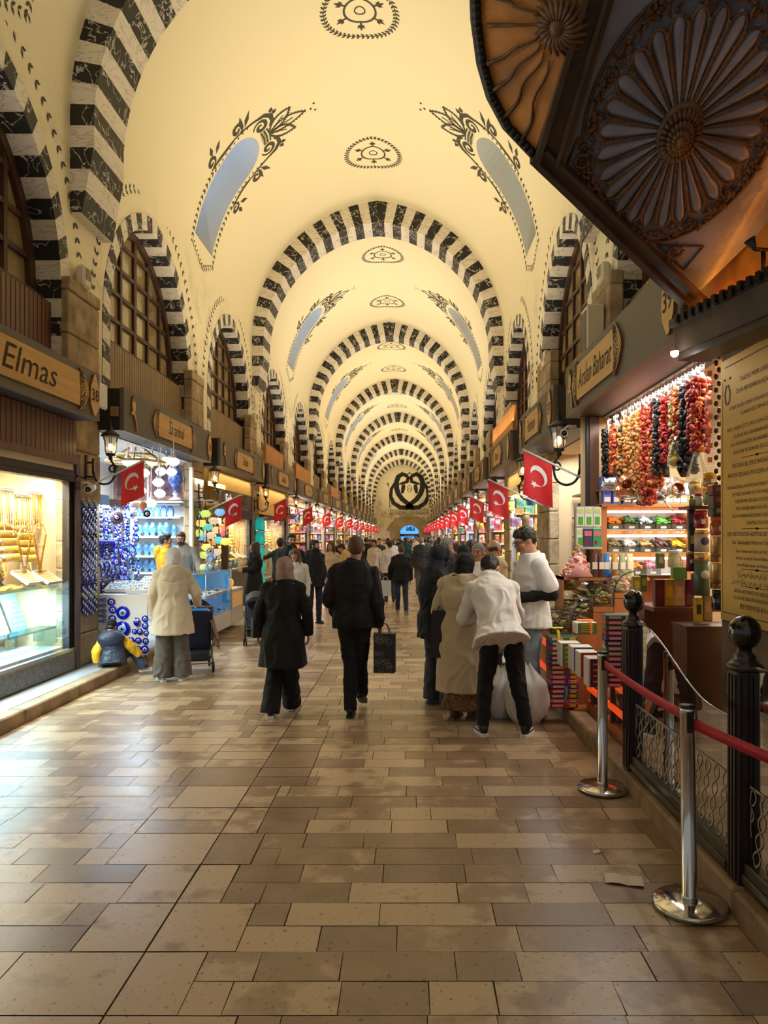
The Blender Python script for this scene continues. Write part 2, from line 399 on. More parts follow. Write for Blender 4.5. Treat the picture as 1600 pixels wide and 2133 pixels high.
def make_window(idx, side, c):
    """arched upper window: striped reveal, brown frame, glazing bars, panes, slatted panel below"""
    X = AX + side * HW; far = idx > 6
    root = bpy.data.objects.new('window_%d' % (idx * 2 + (side > 0) + 1), None); COL.objects.link(root); root['kind'] = 'structure'
    o_in = arch_outline(c, WHW - .22, 3.5, WZS, WRISE - .22, 12)
    o_out = arch_outline(c, WHW, 3.5, WZS, WRISE, 12)
    D = .36
    def pts_at(lp, n):      # resample by arc length
        P = [V(p) for p in lp]; L = [0]
        for i in range(len(P) - 1): L.append(L[-1] + (P[i + 1] - P[i]).length)
        out = []
        for k in range(n + 1):
            t = L[-1] * k / n; i = 0
            while i < len(L) - 2 and L[i + 1] < t: i += 1
            out.append(P[i].lerp(P[i + 1], (t - L[i]) / max(L[i + 1] - L[i], 1e-9)))
        return out
    NV = 35; A = pts_at(o_out, NV); B = pts_at(o_in, NV)
    mb = MB()
    for k in range(NV):
        mi = k % 2
        f = lambda p, x: V((X + side * x, p.x, p.y))
        mb.quad(f(A[k], -.012), f(A[k + 1], -.012), f(B[k + 1], -.012), f(B[k], -.012), mi)
        mb.quad(f(B[k], -.012), f(B[k + 1], -.012), f(B[k + 1], D), f(B[k], D), mi)
        if k in (0, NV - 1) or True: mb.quad(f(A[k], -.012), f(A[k + 1], -.012), f(A[k + 1], .02), f(A[k], .02), mi)
    struct(mb.build('arch_reveal', [BLK, WHT], root))
    fr = MB(); Xf = X + side * (D - .02)
    of = arch_outline(c, WHW - .22, 4.32, WZS, WRISE - .22, 12); oi = arch_outline(c, WHW - .34, 4.40, WZS, WRISE - .34, 12)
    n = len(of)
    for i in range(n):
        a, b, d, e = of[i], of[(i + 1) % n], oi[(i + 1) % n], oi[i]
        for x0, mi in ((Xf - side * .07, 0),):
            fr.quad(*[V((x0, p[0], p[1])) for p in (a, b, d, e)])
            fr.quad(V((x0, e[0], e[1])), V((x0, d[0], d[1])), V((Xf, d[0], d[1])), V((Xf, e[0], e[1])))
    def top(y):
        u = abs(y - c); hw = WHW - .3; c2 = (( WRISE - .3) ** 2 - hw * hw) / (2 * hw); r = hw + c2
        q = r * r - (u + c2) ** 2
        return WZS + math.sqrt(q) if q > 0 else WZS
    for i in range(1, 6):
        y = c + (i - 3) * .55; w = .035 if i != 3 else .05
        fr.bx(Xf - side * .05, Xf, y - w, y + w, 4.38, top(y))
    for z in (4.78, 5.18, 5.58, 5.98):
        t = WHW - .32
        while t > .05 and top(c + t) < z + .02: t -= .02
        if z <= WZS: t = WHW - .32
        fr.bx(Xf - side * .045, Xf, c - t, c + t, z - .03, z + .03)
    fr.bx(Xf - side * .16, Xf, c - WHW + .2, c + WHW - .2, 4.28, 4.38)
    struct(fr.build('frame', WOOD, root))
    pn = MB(); vs, fs = sheet(oi, [], lambda y, z: V((Xf - side * .005, y, z)), 5.); pn.add(vs, fs, 0)
    struct(pn.build('pane', PANE, root))
    # slatted panel from the sign up to the sill
    sp = MB(); y = c - WHW + .2
    while y < c + WHW - .25:
        sp.bx(X + side * .10, X + side * .16, y + .006, y + .078, 3.45, 4.30); y += .088
    sp.bx(X + side * .14, X + side * .2, c - WHW + .15, c + WHW - .15, 3.4, 4.32)
    struct(sp.build('slat_panel', SLAT if side < 0 and idx in (1,) else SLATB, root))
for i, c in enumerate(WIN_Y):
    for sd in (-1, 1):
        if i > 0 or sd < 0: make_window(i, sd, c)

def slot_loop(yc, sg):
    """light well opening in the vault: (s,y) loop, round at the upper end"""
    s0, s1, w = 2.33 + .56, 4.58, .56
    N_ = 9
    L = [(s1 + (s0 - s1) * i / N_, yc - w) for i in range(N_)] + [(s0 - w * math.sin(PI * i / 12), yc - w * math.cos(PI * i / 12)) for i in range(13)] + [(s0 + (s1 - s0) * (i + 1) / N_, yc + w) for i in range(N_)]
    return [(sg * s, y) for s, y in L]
BAYS = [6.75, 13.73] + [23.75 + 10.3 * k for k in range(6)]
RIBS = [8.86] + [18.6 + 10.3 * k for k in range(6)]
def medallion():
    q = []
    N = 46
    for i in range(N):
        a = 2 * PI * i / N; p = (.6 * math.cos(a), .6 * math.sin(a)); t = V((-math.sin(a), math.cos(a))); r = V((math.cos(a), math.sin(a)))
        for sg in (-1, 1): q.append(leaf2(p, t * .8 + r * sg * .8, .085, .042))
    q += ribbon([(.6 * math.cos(2 * PI * i / 48), .6 * math.sin(2 * PI * i / 48)) for i in range(49)], .012)
    q += ribbon([(.26 * math.cos(2 * PI * i / 32), .26 * math.sin(2 * PI * i / 32)) for i in range(33)], .035)
    q += ribbon([(.085 * math.cos(2 * PI * i / 20), .085 * math.sin(2 * PI * i / 20)) for i in range(21)], .022)
    for i in range(6):
        a = PI / 6 + PI / 3 * i; r = V((math.cos(a), math.sin(a))); t = V((-r.y, r.x))
        q += ribbon([r * .27, r * .34], .03)
        for w, l in ((0, .15), (.7, .11), (-.7, .11)): q.append(leaf2(r * .32, r + t * w, l, .06))
    return q
def slot_ornament():
    """palmette and scrolls round the round end of a light well; local u = up the vault from the top of the opening, v = along the hall"""
    global ribbon, leaf2
    r_, l_ = ribbon, leaf2
    ribbon = lambda p, w: r_(p, [x * 1.45 for x in w] if isinstance(w, list) else w * 1.3)
    leaf2 = lambda p, d, l, w: l_(p, d, l * 1.2, w * 1.35)
    q = []
    for a, l in ((-.55, .62), (0, .8), (.55, .62)):      # feather palmette
        d = V((math.cos(a), math.sin(a))); n = V((-d.y, d.x)); b = V((.22, 0))
        for sg in (-1, 1):
            pts = [b + d * l * t + n * sg * .13 * math.sin(PI * min(1, t * 1.02)) ** .8 for t in [i / 12 for i in range(13)]]
            q += ribbon(pts, .028)
            for p in pts[1:]: q.append(leaf2(p, d * .5 + n * sg, .04, .035))
        q += ribbon([b, b + d * l * .7], .016)
    for v in (-.1, .1, .02): q.append(leaf2((1.1 + abs(v), v), (1, v), .05, .05))
    for dx in (.06, .13, .2): q += ribbon([(dx, -.2), (dx + .03, 0), (dx, .2)], .028)
    for t in range(7): q += ribbon([(.03, -.18 + .06 * t), (.17, -.18 + .06 * t)], .016)
    for sg in (-1, 1):
        m = lambda L: [(p[0], sg * p[1]) for p in L]
        q += ribbon(m(spiral((.1, .36), .17, .03, PI * .95, -1.4, 24)), [.02 + .04 * math.sin(PI * i / 24) for i in range(25)])
        q += ribbon(m([(.27, .2), (.36, .3), (.36, .45), (.24, .57), (.02, .62), (-.2, .66), (-.5, .70)]), [.02, .06, .075, .06, .035, .03, .02])
        q += ribbon(m(spiral((-.36, .82), .15, .03, -PI * .5, 1.3, 20)), [.02 + .035 * math.sin(PI * i / 20) for i in range(21)])
        q += ribbon(m([(-.5, .69), (-.75, .69), (-1.0, .72), (-1.2, .74)]), [.03, .045, .04, .02])
        q += ribbon(m(spiral((-1.12, .88), .13, .03, -PI * .5, 1.2, 18)), [.02 + .035 * math.sin(PI * i / 18) for i in range(19)])
        for (u, v, du, dv, l) in ((-.2, .7, .6, .9, .3), (-.28, .74, .2, 1, .26), (-.95, .92, .8, .7, .22), (-1.05, .98, .2, 1, .2), (.38, .46, 1, .5, .12), (.36, .52, .5, 1, .12)):
            q.append(leaf2((u, sg * v), (du, sg * dv), l, .075))
        for i in range(9): q.append(leaf2((-.15 - .12 * i, sg * .645), (-.4, -sg), .05, .035))
    ribbon, leaf2 = r_, l_
    return q
def make_ceiling():
    mb = MB(); y0 = -6.0
    med, orn = medallion(), slot_ornament()
    edges = [-6.0] + RIBS + [YEND]
    for b in range(8):
        ya, yb = edges[b], edges[b + 1]; yc = BAYS[b]
        for sg in (-1, 1):
            hole = slot_loop(yc, sg)
            vs, fs = sheet([(0, ya), (sg * SMAX, ya), (sg * SMAX, yb), (0, yb)], [hole], lambda s, y: vpt(s * 1.0 if s else .0001 * sg, y), (.22, .8))
            mb.add(vs, fs, 0, True)
            # walls of the light well, running outward and up
            out = V((sg * .62, 0, .80)) * 1.25
            for i in range(len(hole)):
                a, c = vpt(*hole[i]), vpt(*hole[(i + 1) % len(hole)])
                mb.quad(a, c, c + out, a + out, 2)
            if b < 6:
                O = lambda p: vpt(sg * (2.28 - p[0]), yc + p[1], .006)
                for f in orn:
                    if any(2.28 - p[0] < .05 for p in f): continue
                    mb.add([O(p) for p in f], [(0, 1, 2, 3)], 1)
                for e in (-1, 1):       # leaf chain down both long edges and across the foot
                    for i in range(13):
                        s = 3.35 + .115 * i
                        for d in (-1, 1): mb.add([vpt(sg * p[0], p[1], .006) for p in leaf2((s, yc + e * .68), (1, d * .8), .10, .045)], [(0, 1, 2, 3)], 1)
                for i in range(12):
                    t = -1 + 2 * (i + .5) / 12
                    for d in (-1, 1): mb.add([vpt(sg * p[0], p[1], .006) for p in leaf2((4.75 + .25 * (1 - abs(t)), yc + .66 * t), (d * .9, 1), .10, .045)], [(0, 1, 2, 3)], 1)
        if b < 6:
            for e in (-2.15, 2.15):
                for f in med: mb.add([vpt(p[0] if abs(p[0]) > 1e-4 else 1e-4, yc + e + p[1], .006) for p in f], [(0, 1, 2, 3)], 1)
    mb.quad((AX - 6, -6, 11), (AX + 6, -6, 11), (AX + 6, YEND, 11), (AX - 6, YEND, 11), 0)
    c = struct(mb.build('ceiling', [PL, MOTIF, mat('well_plaster', (214, 214, 206), .8)]))
    # skylight panes at the outer end of the wells: daylight
    sky = mat('daylight_pane', (150, 190, 245), .5, emit=1.5, ecol=(150, 182, 232)); sky2 = mat('dull_daylight_pane', (190, 196, 200), .5, emit=.55, ecol=(205, 206, 198))
    k = 0
    for b in range(7):
        for sg in (-1, 1):
            out = V((sg * .62, 0, .80)) * 1.22; pm = MB(); lp = slot_loop(BAYS[b], sg)
            pts = [vpt(s, y) + out for s, y in lp]
            sel = [i for i, (s, y) in enumerate(lp) if abs(s) > 2.9]
            pm.add(pts, [tuple(range(len(pts)))], 0); k += 1
            struct(pm.build('window_%d' % (40 + k), sky if sg < 0 else sky2))
make_ceiling()

def make_rib(k, n):
    """striped transverse arch"""
    yc = k; y0, y1 = yc - .44, yc + .44; NV = 25; t = .53
    mb = MB()
    L0 = SMAX + 1.15      # arc length incl. the straight leg
    for sg in (-1, 1):
        for i in range(NV):
            sa, sb = L0 * i / NV, L0 * (i + 1) / NV; mi = (NV - 1 - i) % 2
            if i == 0 and sg < 0: pass
            sub = 3
            for q in range(sub):
                a = sa + (sb - sa) * q / sub; b = sa + (sb - sa) * (q + 1) / sub
                A0, B0 = vpt(sg * max(a, 1e-4), y0), vpt(sg * b, y0)
                th_ = lambda u: .53 - .25 * min(1, u / SMAX) ** 1.2
                A1, B1 = vpt(sg * max(a, 1e-4), y0, th_(a)), vpt(sg * b, y0, th_(b))
                if q == 0 and i == 0: A1 = V((AX, y0, ZS + math.sqrt((RV - t) ** 2 - CC ** 2)))
                fix = lambda p: V((AX, p.y, p.z)) if (p.x - AX) * sg < 0 else p
                A1, B1 = fix(A1), fix(B1)
                dy = V((0, y1 - y0, 0))
                # foot of the leg dies into the wall
                if b > SMAX + .35:
                    f = min(1, (b - SMAX - .35) / .8); B1 = B1.lerp(B0, f * .5)
                if a > SMAX + .35:
                    f = min(1, (a - SMAX - .35) / .8); A1 = A1.lerp(A0, f * .5)
                mb.quad(A0, B0, B1, A1, mi); mb.quad(A0 + dy, A1 + dy, B1 + dy, B0 + dy, mi); mb.quad(A1, B1, B1 + dy, A1 + dy, mi)
        mb.quad(vpt(sg * L0, y0), vpt(sg * L0, y0, t * .25), vpt(sg * L0, y1, t * .25), vpt(sg * L0, y1), 1)
    return struct(mb.build('trim_%d' % (n + 1), [BLK, WHT]))
for n, k in enumerate(RIBS + [79.5]): make_rib(k, n)
# ------------------------------------------------------------------ people
def solidify(mb, name, mats, parent, vox, smooth=4, fold=0., ffreq=(9, 9, 3), seed=0., mi_fn=None, fac=.5):
    """overlapping closed shapes -> one continuous smooth surface, with cloth folds"""
    me = mb.mesh(name); ob = bpy.data.objects.new(name, me); COL.objects.link(ob)
    r = ob.modifiers.new('r', 'REMESH'); r.mode = 'VOXEL'; r.voxel_size = vox; r.use_smooth_shade = True
    s = ob.modifiers.new('s', 'SMOOTH'); s.factor = fac; s.iterations = smooth
    dg = bpy.context.evaluated_depsgraph_get(); dg.update()
    out = bpy.data.meshes.new_from_object(ob.evaluated_get(dg))
    bpy.data.objects.remove(ob); bpy.data.meshes.remove(me)
    if fold:
        f = ffreq; o = V((seed * 3.1, seed * 1.7, seed))
        for v, n in zip(out.vertices, [tuple(q.vector) for q in out.vertex_normals]):
            p = v.co; q = V((p.x * f[0], p.y * f[1], p.z * f[2])) + o
            a = NZ.noise(q + V((NZ.noise(p * 4 + o), 0, NZ.noise(p * 5 + o))) * 1.2)
            d = fold * ((1 - abs(a) * 2.6) * .7 - .15)
            v.co = p + V(n) * d
        out.update()
    out.materials.clear()
    for m in (mats if isinstance(mats, (list, tuple)) else [mats]): out.materials.append(m)
    out.polygons.foreach_set('use_smooth', [True] * len(out.polygons))
    out.polygons.foreach_set('material_index', [0] * len(out.polygons))
    if mi_fn:
        for p in out.polygons: p.material_index = mi_fn(p.center)
    out.name = name
    o = bpy.data.objects.new(name, out); COL.objects.link(o); o.parent = parent
    return o
def cap(mb, a, b, ra, rb, n=12):
    a, b = V(a), V(b); L = (b - a).length; d = (b - a).normalized() if L > 1e-6 else V((0, 0, 1))
    pts, rs = [], []
    for i in range(4): w = PI / 2 * (1 - i / 4); pts.append(a - d * ra * math.sin(w)); rs.append(max(ra * math.cos(w), .001))
    pts.append(a); rs.append(ra); pts.append(b); rs.append(rb)
    for i in range(1, 5): w = PI / 2 * i / 4; pts.append(b + d * rb * math.sin(w)); rs.append(max(rb * math.cos(w), .001))
    mb.tube(pts, rs, 0, n)
def chain(mb, pts, rs, n=12):
    for i in range(len(pts) - 1): cap(mb, pts[i], pts[i + 1], rs[i], rs[i + 1], n)
def loft(mb, rings, n=22):
    vs = []
    for (c, ax, ay, rx, ry) in rings:
        c, ax, ay = V(c), V(ax), V(ay)
        for j in range(n):
            w = 2 * PI * j / n; cx, sy = math.cos(w), math.sin(w)
            e = lambda q: math.copysign(abs(q) ** .85, q)
            vs.append(c + ax * rx * e(cx) + ay * ry * e(sy))
    k = len(rings)
    mb.add(vs, [(i * n + j, i * n + (j + 1) % n, (i + 1) * n + (j + 1) % n, (i + 1) * n + j) for i in range(k - 1) for j in range(n)] + [tuple(range(n))[::-1], tuple((k - 1) * n + j for j in range(n))])
SKIN = mat('skin', (196, 146, 116), .5, var=.08, vscale=20)
SKIN2 = mat('skin_tan', (168, 116, 86), .5, var=.08, vscale=20)
EYEW = mat('eye_white', (196, 186, 176), .25); IRIS = mat('eye_dark', (28, 18, 12), .15); LIP = mat('lips', (156, 84, 76), .45)
def cloth(name, rgb, rough=.85, **k): return mat('cloth_' + name, rgb, rough, sheen=k.pop('sheen', .08), bump=k.pop('bump', .12), bscale=k.pop('bscale', 160), **k)
HAIRC = {'black': mat('hair_black', (20, 15, 12), .45, bump=.3, bscale=90), 'brown': mat('hair_brown', (58, 38, 24), .45, bump=.3, bscale=90), 'blond': mat('hair_blond', (150, 112, 66), .45, bump=.3, bscale=90),
         'grey': mat('hair_grey', (128, 122, 114), .5, bump=.3, bscale=90), 'buzz': mat('hair_buzz', (84, 58, 38), .7, bump=.3, bscale=150), 'dkblond': mat('hair_dark_blond', (92, 68, 44), .45, bump=.3, bscale=90)}
def hand(mb, w, d, side, curl=.5, up=None):
    """palm and five bent fingers from wrist w in direction d; side -1 left, +1 right"""
    w, d = V(w), V(d).normalized(); up = V(up) if up is not None else V((side, 0, 0))
    n = (up - d * up.dot(d))
    n = n.normalized() if n.length > 1e-4 else d.orthogonal().normalized()      # back of the hand
    t = d.cross(n).normalized() * side                                        # towards the little finger or thumb
    fwd = V((0, 1, 0))
    if t.dot(fwd) < 0: t = -t                                                # thumb side faces forward
    for k in (-1, 0, 1): cap(mb, w + t * .016 * k, w + d * .085 + t * .024 * k, .015, .013, 8)
    for k, (l, o) in enumerate(((.072, .030), (.080, .010), (.074, -.010), (.058, -.029))):
        p = w + d * .085 + t * o; a = curl * .7; pts = [p]
        for j, f in enumerate((.45, .32, .23)):
            dd = d * math.cos(a) - n * math.sin(a); p = p + dd * l * f; pts.append(p); a += curl * .8
        chain(mb, pts, [.0095, .009, .008, .007], 8)
    b = w + d * .02 + t * .026
    p1 = b + (d * .6 + t * .75 - n * .2).normalized() * .045; p2 = p1 + (d * .9 + t * .2 - n * .35 * (1 + curl)).normalized() * .03
    chain(mb, [b, p1, p2], [.014, .011, .009], 8)
DEF = dict(pel=(0, 0, .95), waist=(0, 0, 1.10), chest=(0, -.01, 1.29), neck=(0, -.015, 1.47), head=(0, .015, 1.61),
           hL=(-.09, 0, .93), hR=(.09, 0, .93), kL=(-.10, .02, .5), kR=(.10, .02, .5), aL=(-.105, -.02, .085), aR=(.105, -.02, .085),
           sL=(-.168, -.015, 1.38), sR=(.168, -.015, 1.38), eL=(-.22, -.04, 1.12), eR=(.22, -.04, 1.12), wL=(-.225, .03, .88), wR=(.225, .03, .88),
           fL=(-.12, 1, 0), fR=(.12, 1, 0), dL=None, dR=None, hy=0., hp=0., hr=0., cL=.5, cR=.5)
def person(label, loc, rz=0., h=1.72, sex='m', vox=.012, J=None, top=None, bottom=None, shoes=None, hair=('short', 'black'), skin=None, extras=None, group=None, face=True, foldk=1., seed=None, fat=0.):
    j = dict(DEF); j.update(J or {}); P = {k: V(v) for k, v in j.items() if isinstance(v, tuple) and len(v) == 3}
    seed = seed if seed is not None else (abs(hash(label)) % 97) / 7.
    seed = sum(ord(c) for c in label) % 97 / 7.
    s = h / 1.72
    root = thing('person', label, 'person', loc, rz, group); root.scale = (s, s, s)
    fem = sex == 'f'
    H = Matrix.Rotation(j['hy'], 3, 'Z') @ Matrix.Rotation(j['hp'], 3, 'X') @ Matrix.Rotation(j['hr'], 3, 'Y')
    hd = P['head']; hp = lambda x, y, z: hd + H @ V((x, y, z))
    latT = (P['sR'] - P['sL']).normalized(); latP = (P['hR'] - P['hL']).normalized()
    spine = [P['pel'] + (P['pel'] - P['waist']) * .55, P['pel'], P['waist'], P['chest'], (P['sL'] + P['sR']) / 2 + (P['neck'] - P['chest']) * .12, P['neck']]
    RX = [.15, .165, .150, .172, .135, .066] if not fem else [.155, .17, .130, .148, .115, .056]
    RY = [.11, .125, .105, .122, .088, .062] if not fem else [.115, .125, .098, .122, .078, .055]
    RX = [r + fat for r in RX[:4]] + RX[4:]; RY = [r + fat for r in RY[:4]] + RY[4:]
    def rings(add, upto=6, addy=None):
        R_ = []
        for i in range(upto):
            t = (spine[min(i + 1, 5)] - spine[max(i - 1, 0)]).normalized(); la = latP.lerp(latT, min(1, i / 3)).normalized()
            fr = t.cross(la).normalized(); la = fr.cross(t).normalized()
            R_.append((spine[i], la, fr, RX[i] + add, RY[i] + (add if addy is None else addy)))
        return R_
    # ---- body
    mb = MB(); loft(mb, rings(0.))
    for q, sd in (('L', -1), ('R', 1)):
        chain(mb, [P['s' + q], P['e' + q], P['w' + q]], [.05, .041, .027] if not fem else [.043, .035, .024])
        d = V(j['d' + q]) if j['d' + q] else (P['w' + q] - P['e' + q])
        hand(mb, P['w' + q], d, sd, j['c' + q])
        chain(mb, [P['h' + q], P['k' + q], P['a' + q]], [.082, .056, .038])
        f = P['f' + q].normalized(); cap(mb, P['a' + q] + V((0, 0, -.045)) - f * .03, P['a' + q] + V((0, 0, -.055)) + f * .12, .032, .025)
    chain(mb, [P['neck'] - (P['neck'] - P['chest']) * .1, hp(0, -.02, -.06)], [.062, .054] if not fem else [.05, .046])
    mb.ell(hp(0, -.012, .022), (.076, .096, .092), rot=H, n=18, m=12); mb.ell(hp(0, .022, -.045), (.057, .066, .072), rot=H)
    mb.ell(hp(0, .065, -.092), (.028, .028, .024), rot=H); mb.ell(hp(0, .068, .03), (.056, .03, .022), rot=H)
    chain(mb, [hp(0, .088, .012), hp(0, .106, -.022)], [.009, .014], 8); mb.ell(hp(0, .098, -.026), (.019, .014, .010), rot=H)
    for sx in (-1, 1):
        mb.ell(hp(sx * .078, -.008, -.004), (.010, .022, .032), rot=H); mb.ell(hp(sx * .04, .062, -.022), (.024, .024, .02), rot=H)
    body = solidify(mb, 'body', skin or SKIN, root, min(vox, .010) if face else vox, 2)
    if face:
        mb = MB()
        for sx in (-1, 1):
            mb = MB(); mb.ell(hp(sx * .031, .083, .008), (.012, .009, .006), 0, 10, 6, H); mb.ell(hp(sx * .031, .090, .008), (.006, .004, .006), 1, 8, 6, H)
            mb.build('eye', [EYEW, IRIS], root)
        for sx in (-1, 1): mb = MB(); mb.tube([hp(sx * .014, .097, .026), hp(sx * .032, .096, .033), hp(sx * .052, .082, .028)], [.004, .0045, .002], n=6); mb.build('eyebrow', HAIRC['black' if hair[1] not in HAIRC or hair[1] in ('black', 'grey') else 'brown'], root)
        mb = MB(); mb.ell(hp(0, .089, -.054), (.022, .010, .005), rot=H); mb.ell(hp(0, .087, -.063), (.019, .010, .006), rot=H); mb.build('lips', LIP, root)
    # ---- trousers / skirt
    if bottom:
        b = bottom; mb = MB(); m = b['mat']; k = b.get('loose', 0.)
        if b.get('kind', 'trousers') == 'trousers':
            w_ = rings(.008 + k * .3, 3); a_, b_ = w_[1], w_[2]
            loft(mb, [w_[0], a_, (a_[0].lerp(b_[0], .35), a_[1], a_[2], a_[3] * .97, a_[4] * .97)])
            for q in 'LR':
                an = P['a' + q] + (P['k' + q] - P['a' + q]) * b.get('crop', .0); dn = (P['a' + q] - P['k' + q]).normalized()
                e = an + dn * b.get('len', .03)
                rr = [.094 + k * .4, .068 + k * .8, b.get('cuff', .052) + k]
                pts = [P['h' + q] + V((0, 0, .0)), P['k' + q], e]
                cap(mb, pts[0], pts[1], rr[0], rr[1], 16)
                mb.tube([pts[1] - dn * .04, pts[1], pts[1].lerp(e, .5), e], [rr[1] * .9, rr[1], (rr[1] + rr[2]) / 2, rr[2]], 0, 16)
                mb.ell(P['k' + q], rr[1])
            solidify(mb, 'trousers', m, root, vox, 3, .010 * foldk * b.get('fold', 1), (7, 7, 9), seed)
        else:
            zb = b.get('hem', .25); mid = (P['aL'] + P['aR']) / 2; R_ = rings(.015, 3)[:3]; R_.reverse()
            for i in range(1, 7):
                t = i / 6; c = P['pel'].lerp(V((mid.x, mid.y, zb)), t); R_.append((c, latP, V((0, 1, 0)), .17 + b.get('flare', .06) * t, .13 + b.get('flare', .06) * t))
            loft(mb, R_); solidify(mb, 'skirt', m, root, vox, 3, .022 * foldk, (11, 11, .8), seed)
    # ---- shoes
    if shoes:
        for q, sd in (('L', -1), ('R', 1)):
            a = P['a' + q]; f = P['f' + q].normalized(); pit = j.get('p' + q, 0.)
            la = V((f.y, -f.x, 0)).normalized(); up = la.cross(f).normalized() if abs(f.z) > .01 else V((0, 0, 1))
            if up.z < 0: up = -up
            Rm = Matrix((la, f, up)).transposed(); g = a - up * .085
            mb = MB(); 
            mb.ell(g + f * -.02 + up * .055, (.036, .058, .05), rot=Rm); mb.ell(g + f * .06 + up * .042, (.041, .085, .036), rot=Rm); mb.ell(g + f * .125 + up * .034, (.043, .055, .028), rot=Rm)
            cap(mb, g + up * .06 - f * .02, a + up * shoes.get('shaft', .01) - f * .01, .042, .044)
            so = solidify(mb, 'shoe', shoes['mat'], root, min(vox, .009), 2)
            mb = MB(); sh = [(-.038, -.075), (-.03, -.09), (.03, -.09), (.038, -.075), (.036, .0), (.047, .1), (.04, .16), (.015, .187), (-.015, .187), (-.04, .16), (-.047, .1), (-.036, 0)]
            mb.prism([(x * .92, y * .94) for x, y in sh], g + up * .001, la, f, shoes.get('sole_h', .026)); mb.build('sole', shoes.get('sole', shoes['mat']), so)
            if shoes.get('stripe'):
                mb = MB()
                for sx in (-1, 1): mb.tube([g + la * sx * .036 + f * .0 + up * .05, g + la * sx * .044 + f * .07 + up * .06, g + la * sx * .04 + f * .1 + up * .045], [.006, .006, .003], n=6)
                for q2 in (.06, .085, .11): mb.tube([g - la * .02 + f * q2 + up * (.086 - q2 * .16), g + la * .02 + f * q2 + up * (.086 - q2 * .16)], .004, n=5)
                mb.build('laces', shoes['stripe'], so)
    # ---- upper garment(s)
    def garment(t, name):
        mb = MB(); k = t.get('bulk', .02); m = t['mat']; R_ = rings(k, 6, k * 1.1)
        R_[5] = (R_[5][0] + (P['neck'] - P['chest']).normalized() * t.get('collar', .02), R_[5][1], R_[5][2], R_[5][3] + .004, R_[5][4] + .008)
        R_ = R_[::-1]
        hem = t.get('hem', .84); mid = (P['kL'] + P['kR']) / 2; fl = t.get('flare', .02)
        if 'hemv' in t: hv = V(t['hemv']); lo = P['pel']; 
        else: hv = V((P['pel'].x + (mid.x - P['pel'].x) * max(0, (.95 - hem) / .45), P['pel'].y + (mid.y - P['pel'].y) * max(0, (.95 - hem) / .45), hem)); lo = P['pel']
        R_ = R_[:-1]
        if 'cut' in t: R_ = R_[:t['cut']]
        base = R_[-1]
        n_ = max(2, int((base[0] - hv).length / .08))
        ax, ay = base[1], base[2]
        if (base[0] - hv).length > .03 and 'cut' not in t:
            for i in range(1, n_ + 1):
                u = i / n_; R_.append((base[0].lerp(hv, u), ax, ay, base[3] + fl * u, base[4] + fl * u + t.get('hemy', 0) * u))
        loft(mb, R_)
        nb = P['neck'] - (P['neck'] - P['chest']) * .12
        for q in 'LR': cap(mb, nb, P['s' + q], .05 + k * .5, .056 + k * .5, 14)
        if t.get('sleeves', 1):
            sl = t.get('slen', 1.)
            for q in 'LR':
                S, E, W = P['s' + q], P['e' + q], P['w' + q]; sr = t.get('sr', (.058, .050, .040)); sr = [x + k * .4 for x in sr]
                sr = [x - .006 for x in sr] if fem else sr; S = S.lerp(P['neck'], .06)
                cap(mb, S, S.lerp(E, min(1, sl * 2)) if sl < .5 else E, sr[0], sr[1], 14)
                if sl >= .5:
                    e = E.lerp(W, (sl - .5) * 2); mb.ell(E, sr[1]); mb.tube([E, E.lerp(e, .5), e, e + (e - E).normalized() * .012], [sr[1], (sr[1] + sr[2]) / 2, sr[2], sr[2] * .97], 0, 14)
        o = solidify(mb, name, m, root, vox, 3, t.get('fold', .014) * foldk, t.get('ff', (7, 7, 3.5)), seed + 1)
        return o
    if top:
        tops = top if isinstance(top, list) else [top]
        for i, t in enumerate(tops): garment(t, t.get('name', 'jacket'))
        t = tops[0]
        if t.get('hood'):       # hood lying on the back
            mb = MB(); nb = P['neck']; bk = -V((0, 1, 0)); bk = (spine[4] - spine[3]).normalized().cross(latT).normalized(); bk = -bk if bk.y > 0 else bk
            hk = t['hood']; c = nb + bk * (.085 + .035 * hk) - V((0, 0, .03))
            mb.ell(c, (.15 * hk, .075 * hk, .10 * hk), n=18, m=10); mb.ell(c + bk * .01 - V((0, 0, .06)), (.13 * hk, .06, .10 * hk), n=16)
            mb.torus(nb + V((0, .005, .02)), .088 * hk, .03, rot=rotm('X', .35), n=24)
            solidify(mb, 'hood', t.get('hoodmat', t['mat']), root, vox, 4, .014, (7, 7, 5), seed + 2)
        if t.get('collarband'):
            mb = MB(); ax = (hp(0, -.02, -.06) - P['neck']).normalized(); mb.tube([P['neck'] - ax * .02, P['neck'] + ax * t['collarband']], [.088, .076], 0, 20)
            solidify(mb, 'collar', t.get('collarmat', t['mat']), root, min(vox, .01), 2)
    # ---- hair or head covering
    kind, hc = hair[0], hair[1]; hm = HAIRC.get(hc) if isinstance(hc, str) else hc
    mb = MB(); E_ = lambda c, r: mb.ell(hp(*c), r, rot=H, n=20, m=14)
    if kind == 'short':
        E_((0, -.026, .042), (.084, .098, .088)); E_((0, .035, .082), (.066, .055, .042)); E_((0, -.06, -.0), (.070, .055, .075))
        for sx in (-1, 1): E_((sx * .062, -.012, .03), (.022, .05, .05))
        solidify(mb, 'hair', hm, root, min(vox, .008), 1, .008, (22, 22, 22), seed)
    elif kind == 'buzz':
        E_((0, -.020, .034), (.0795, .094, .089)); E_((0, -.05, .0), (.070, .058, .066))
        solidify(mb, 'hair', hm, root, min(vox, .008), 2)
    elif kind == 'bald':
        for sx in (-1, 1): E_((sx * .066, -.03, .0), (.016, .05, .035))
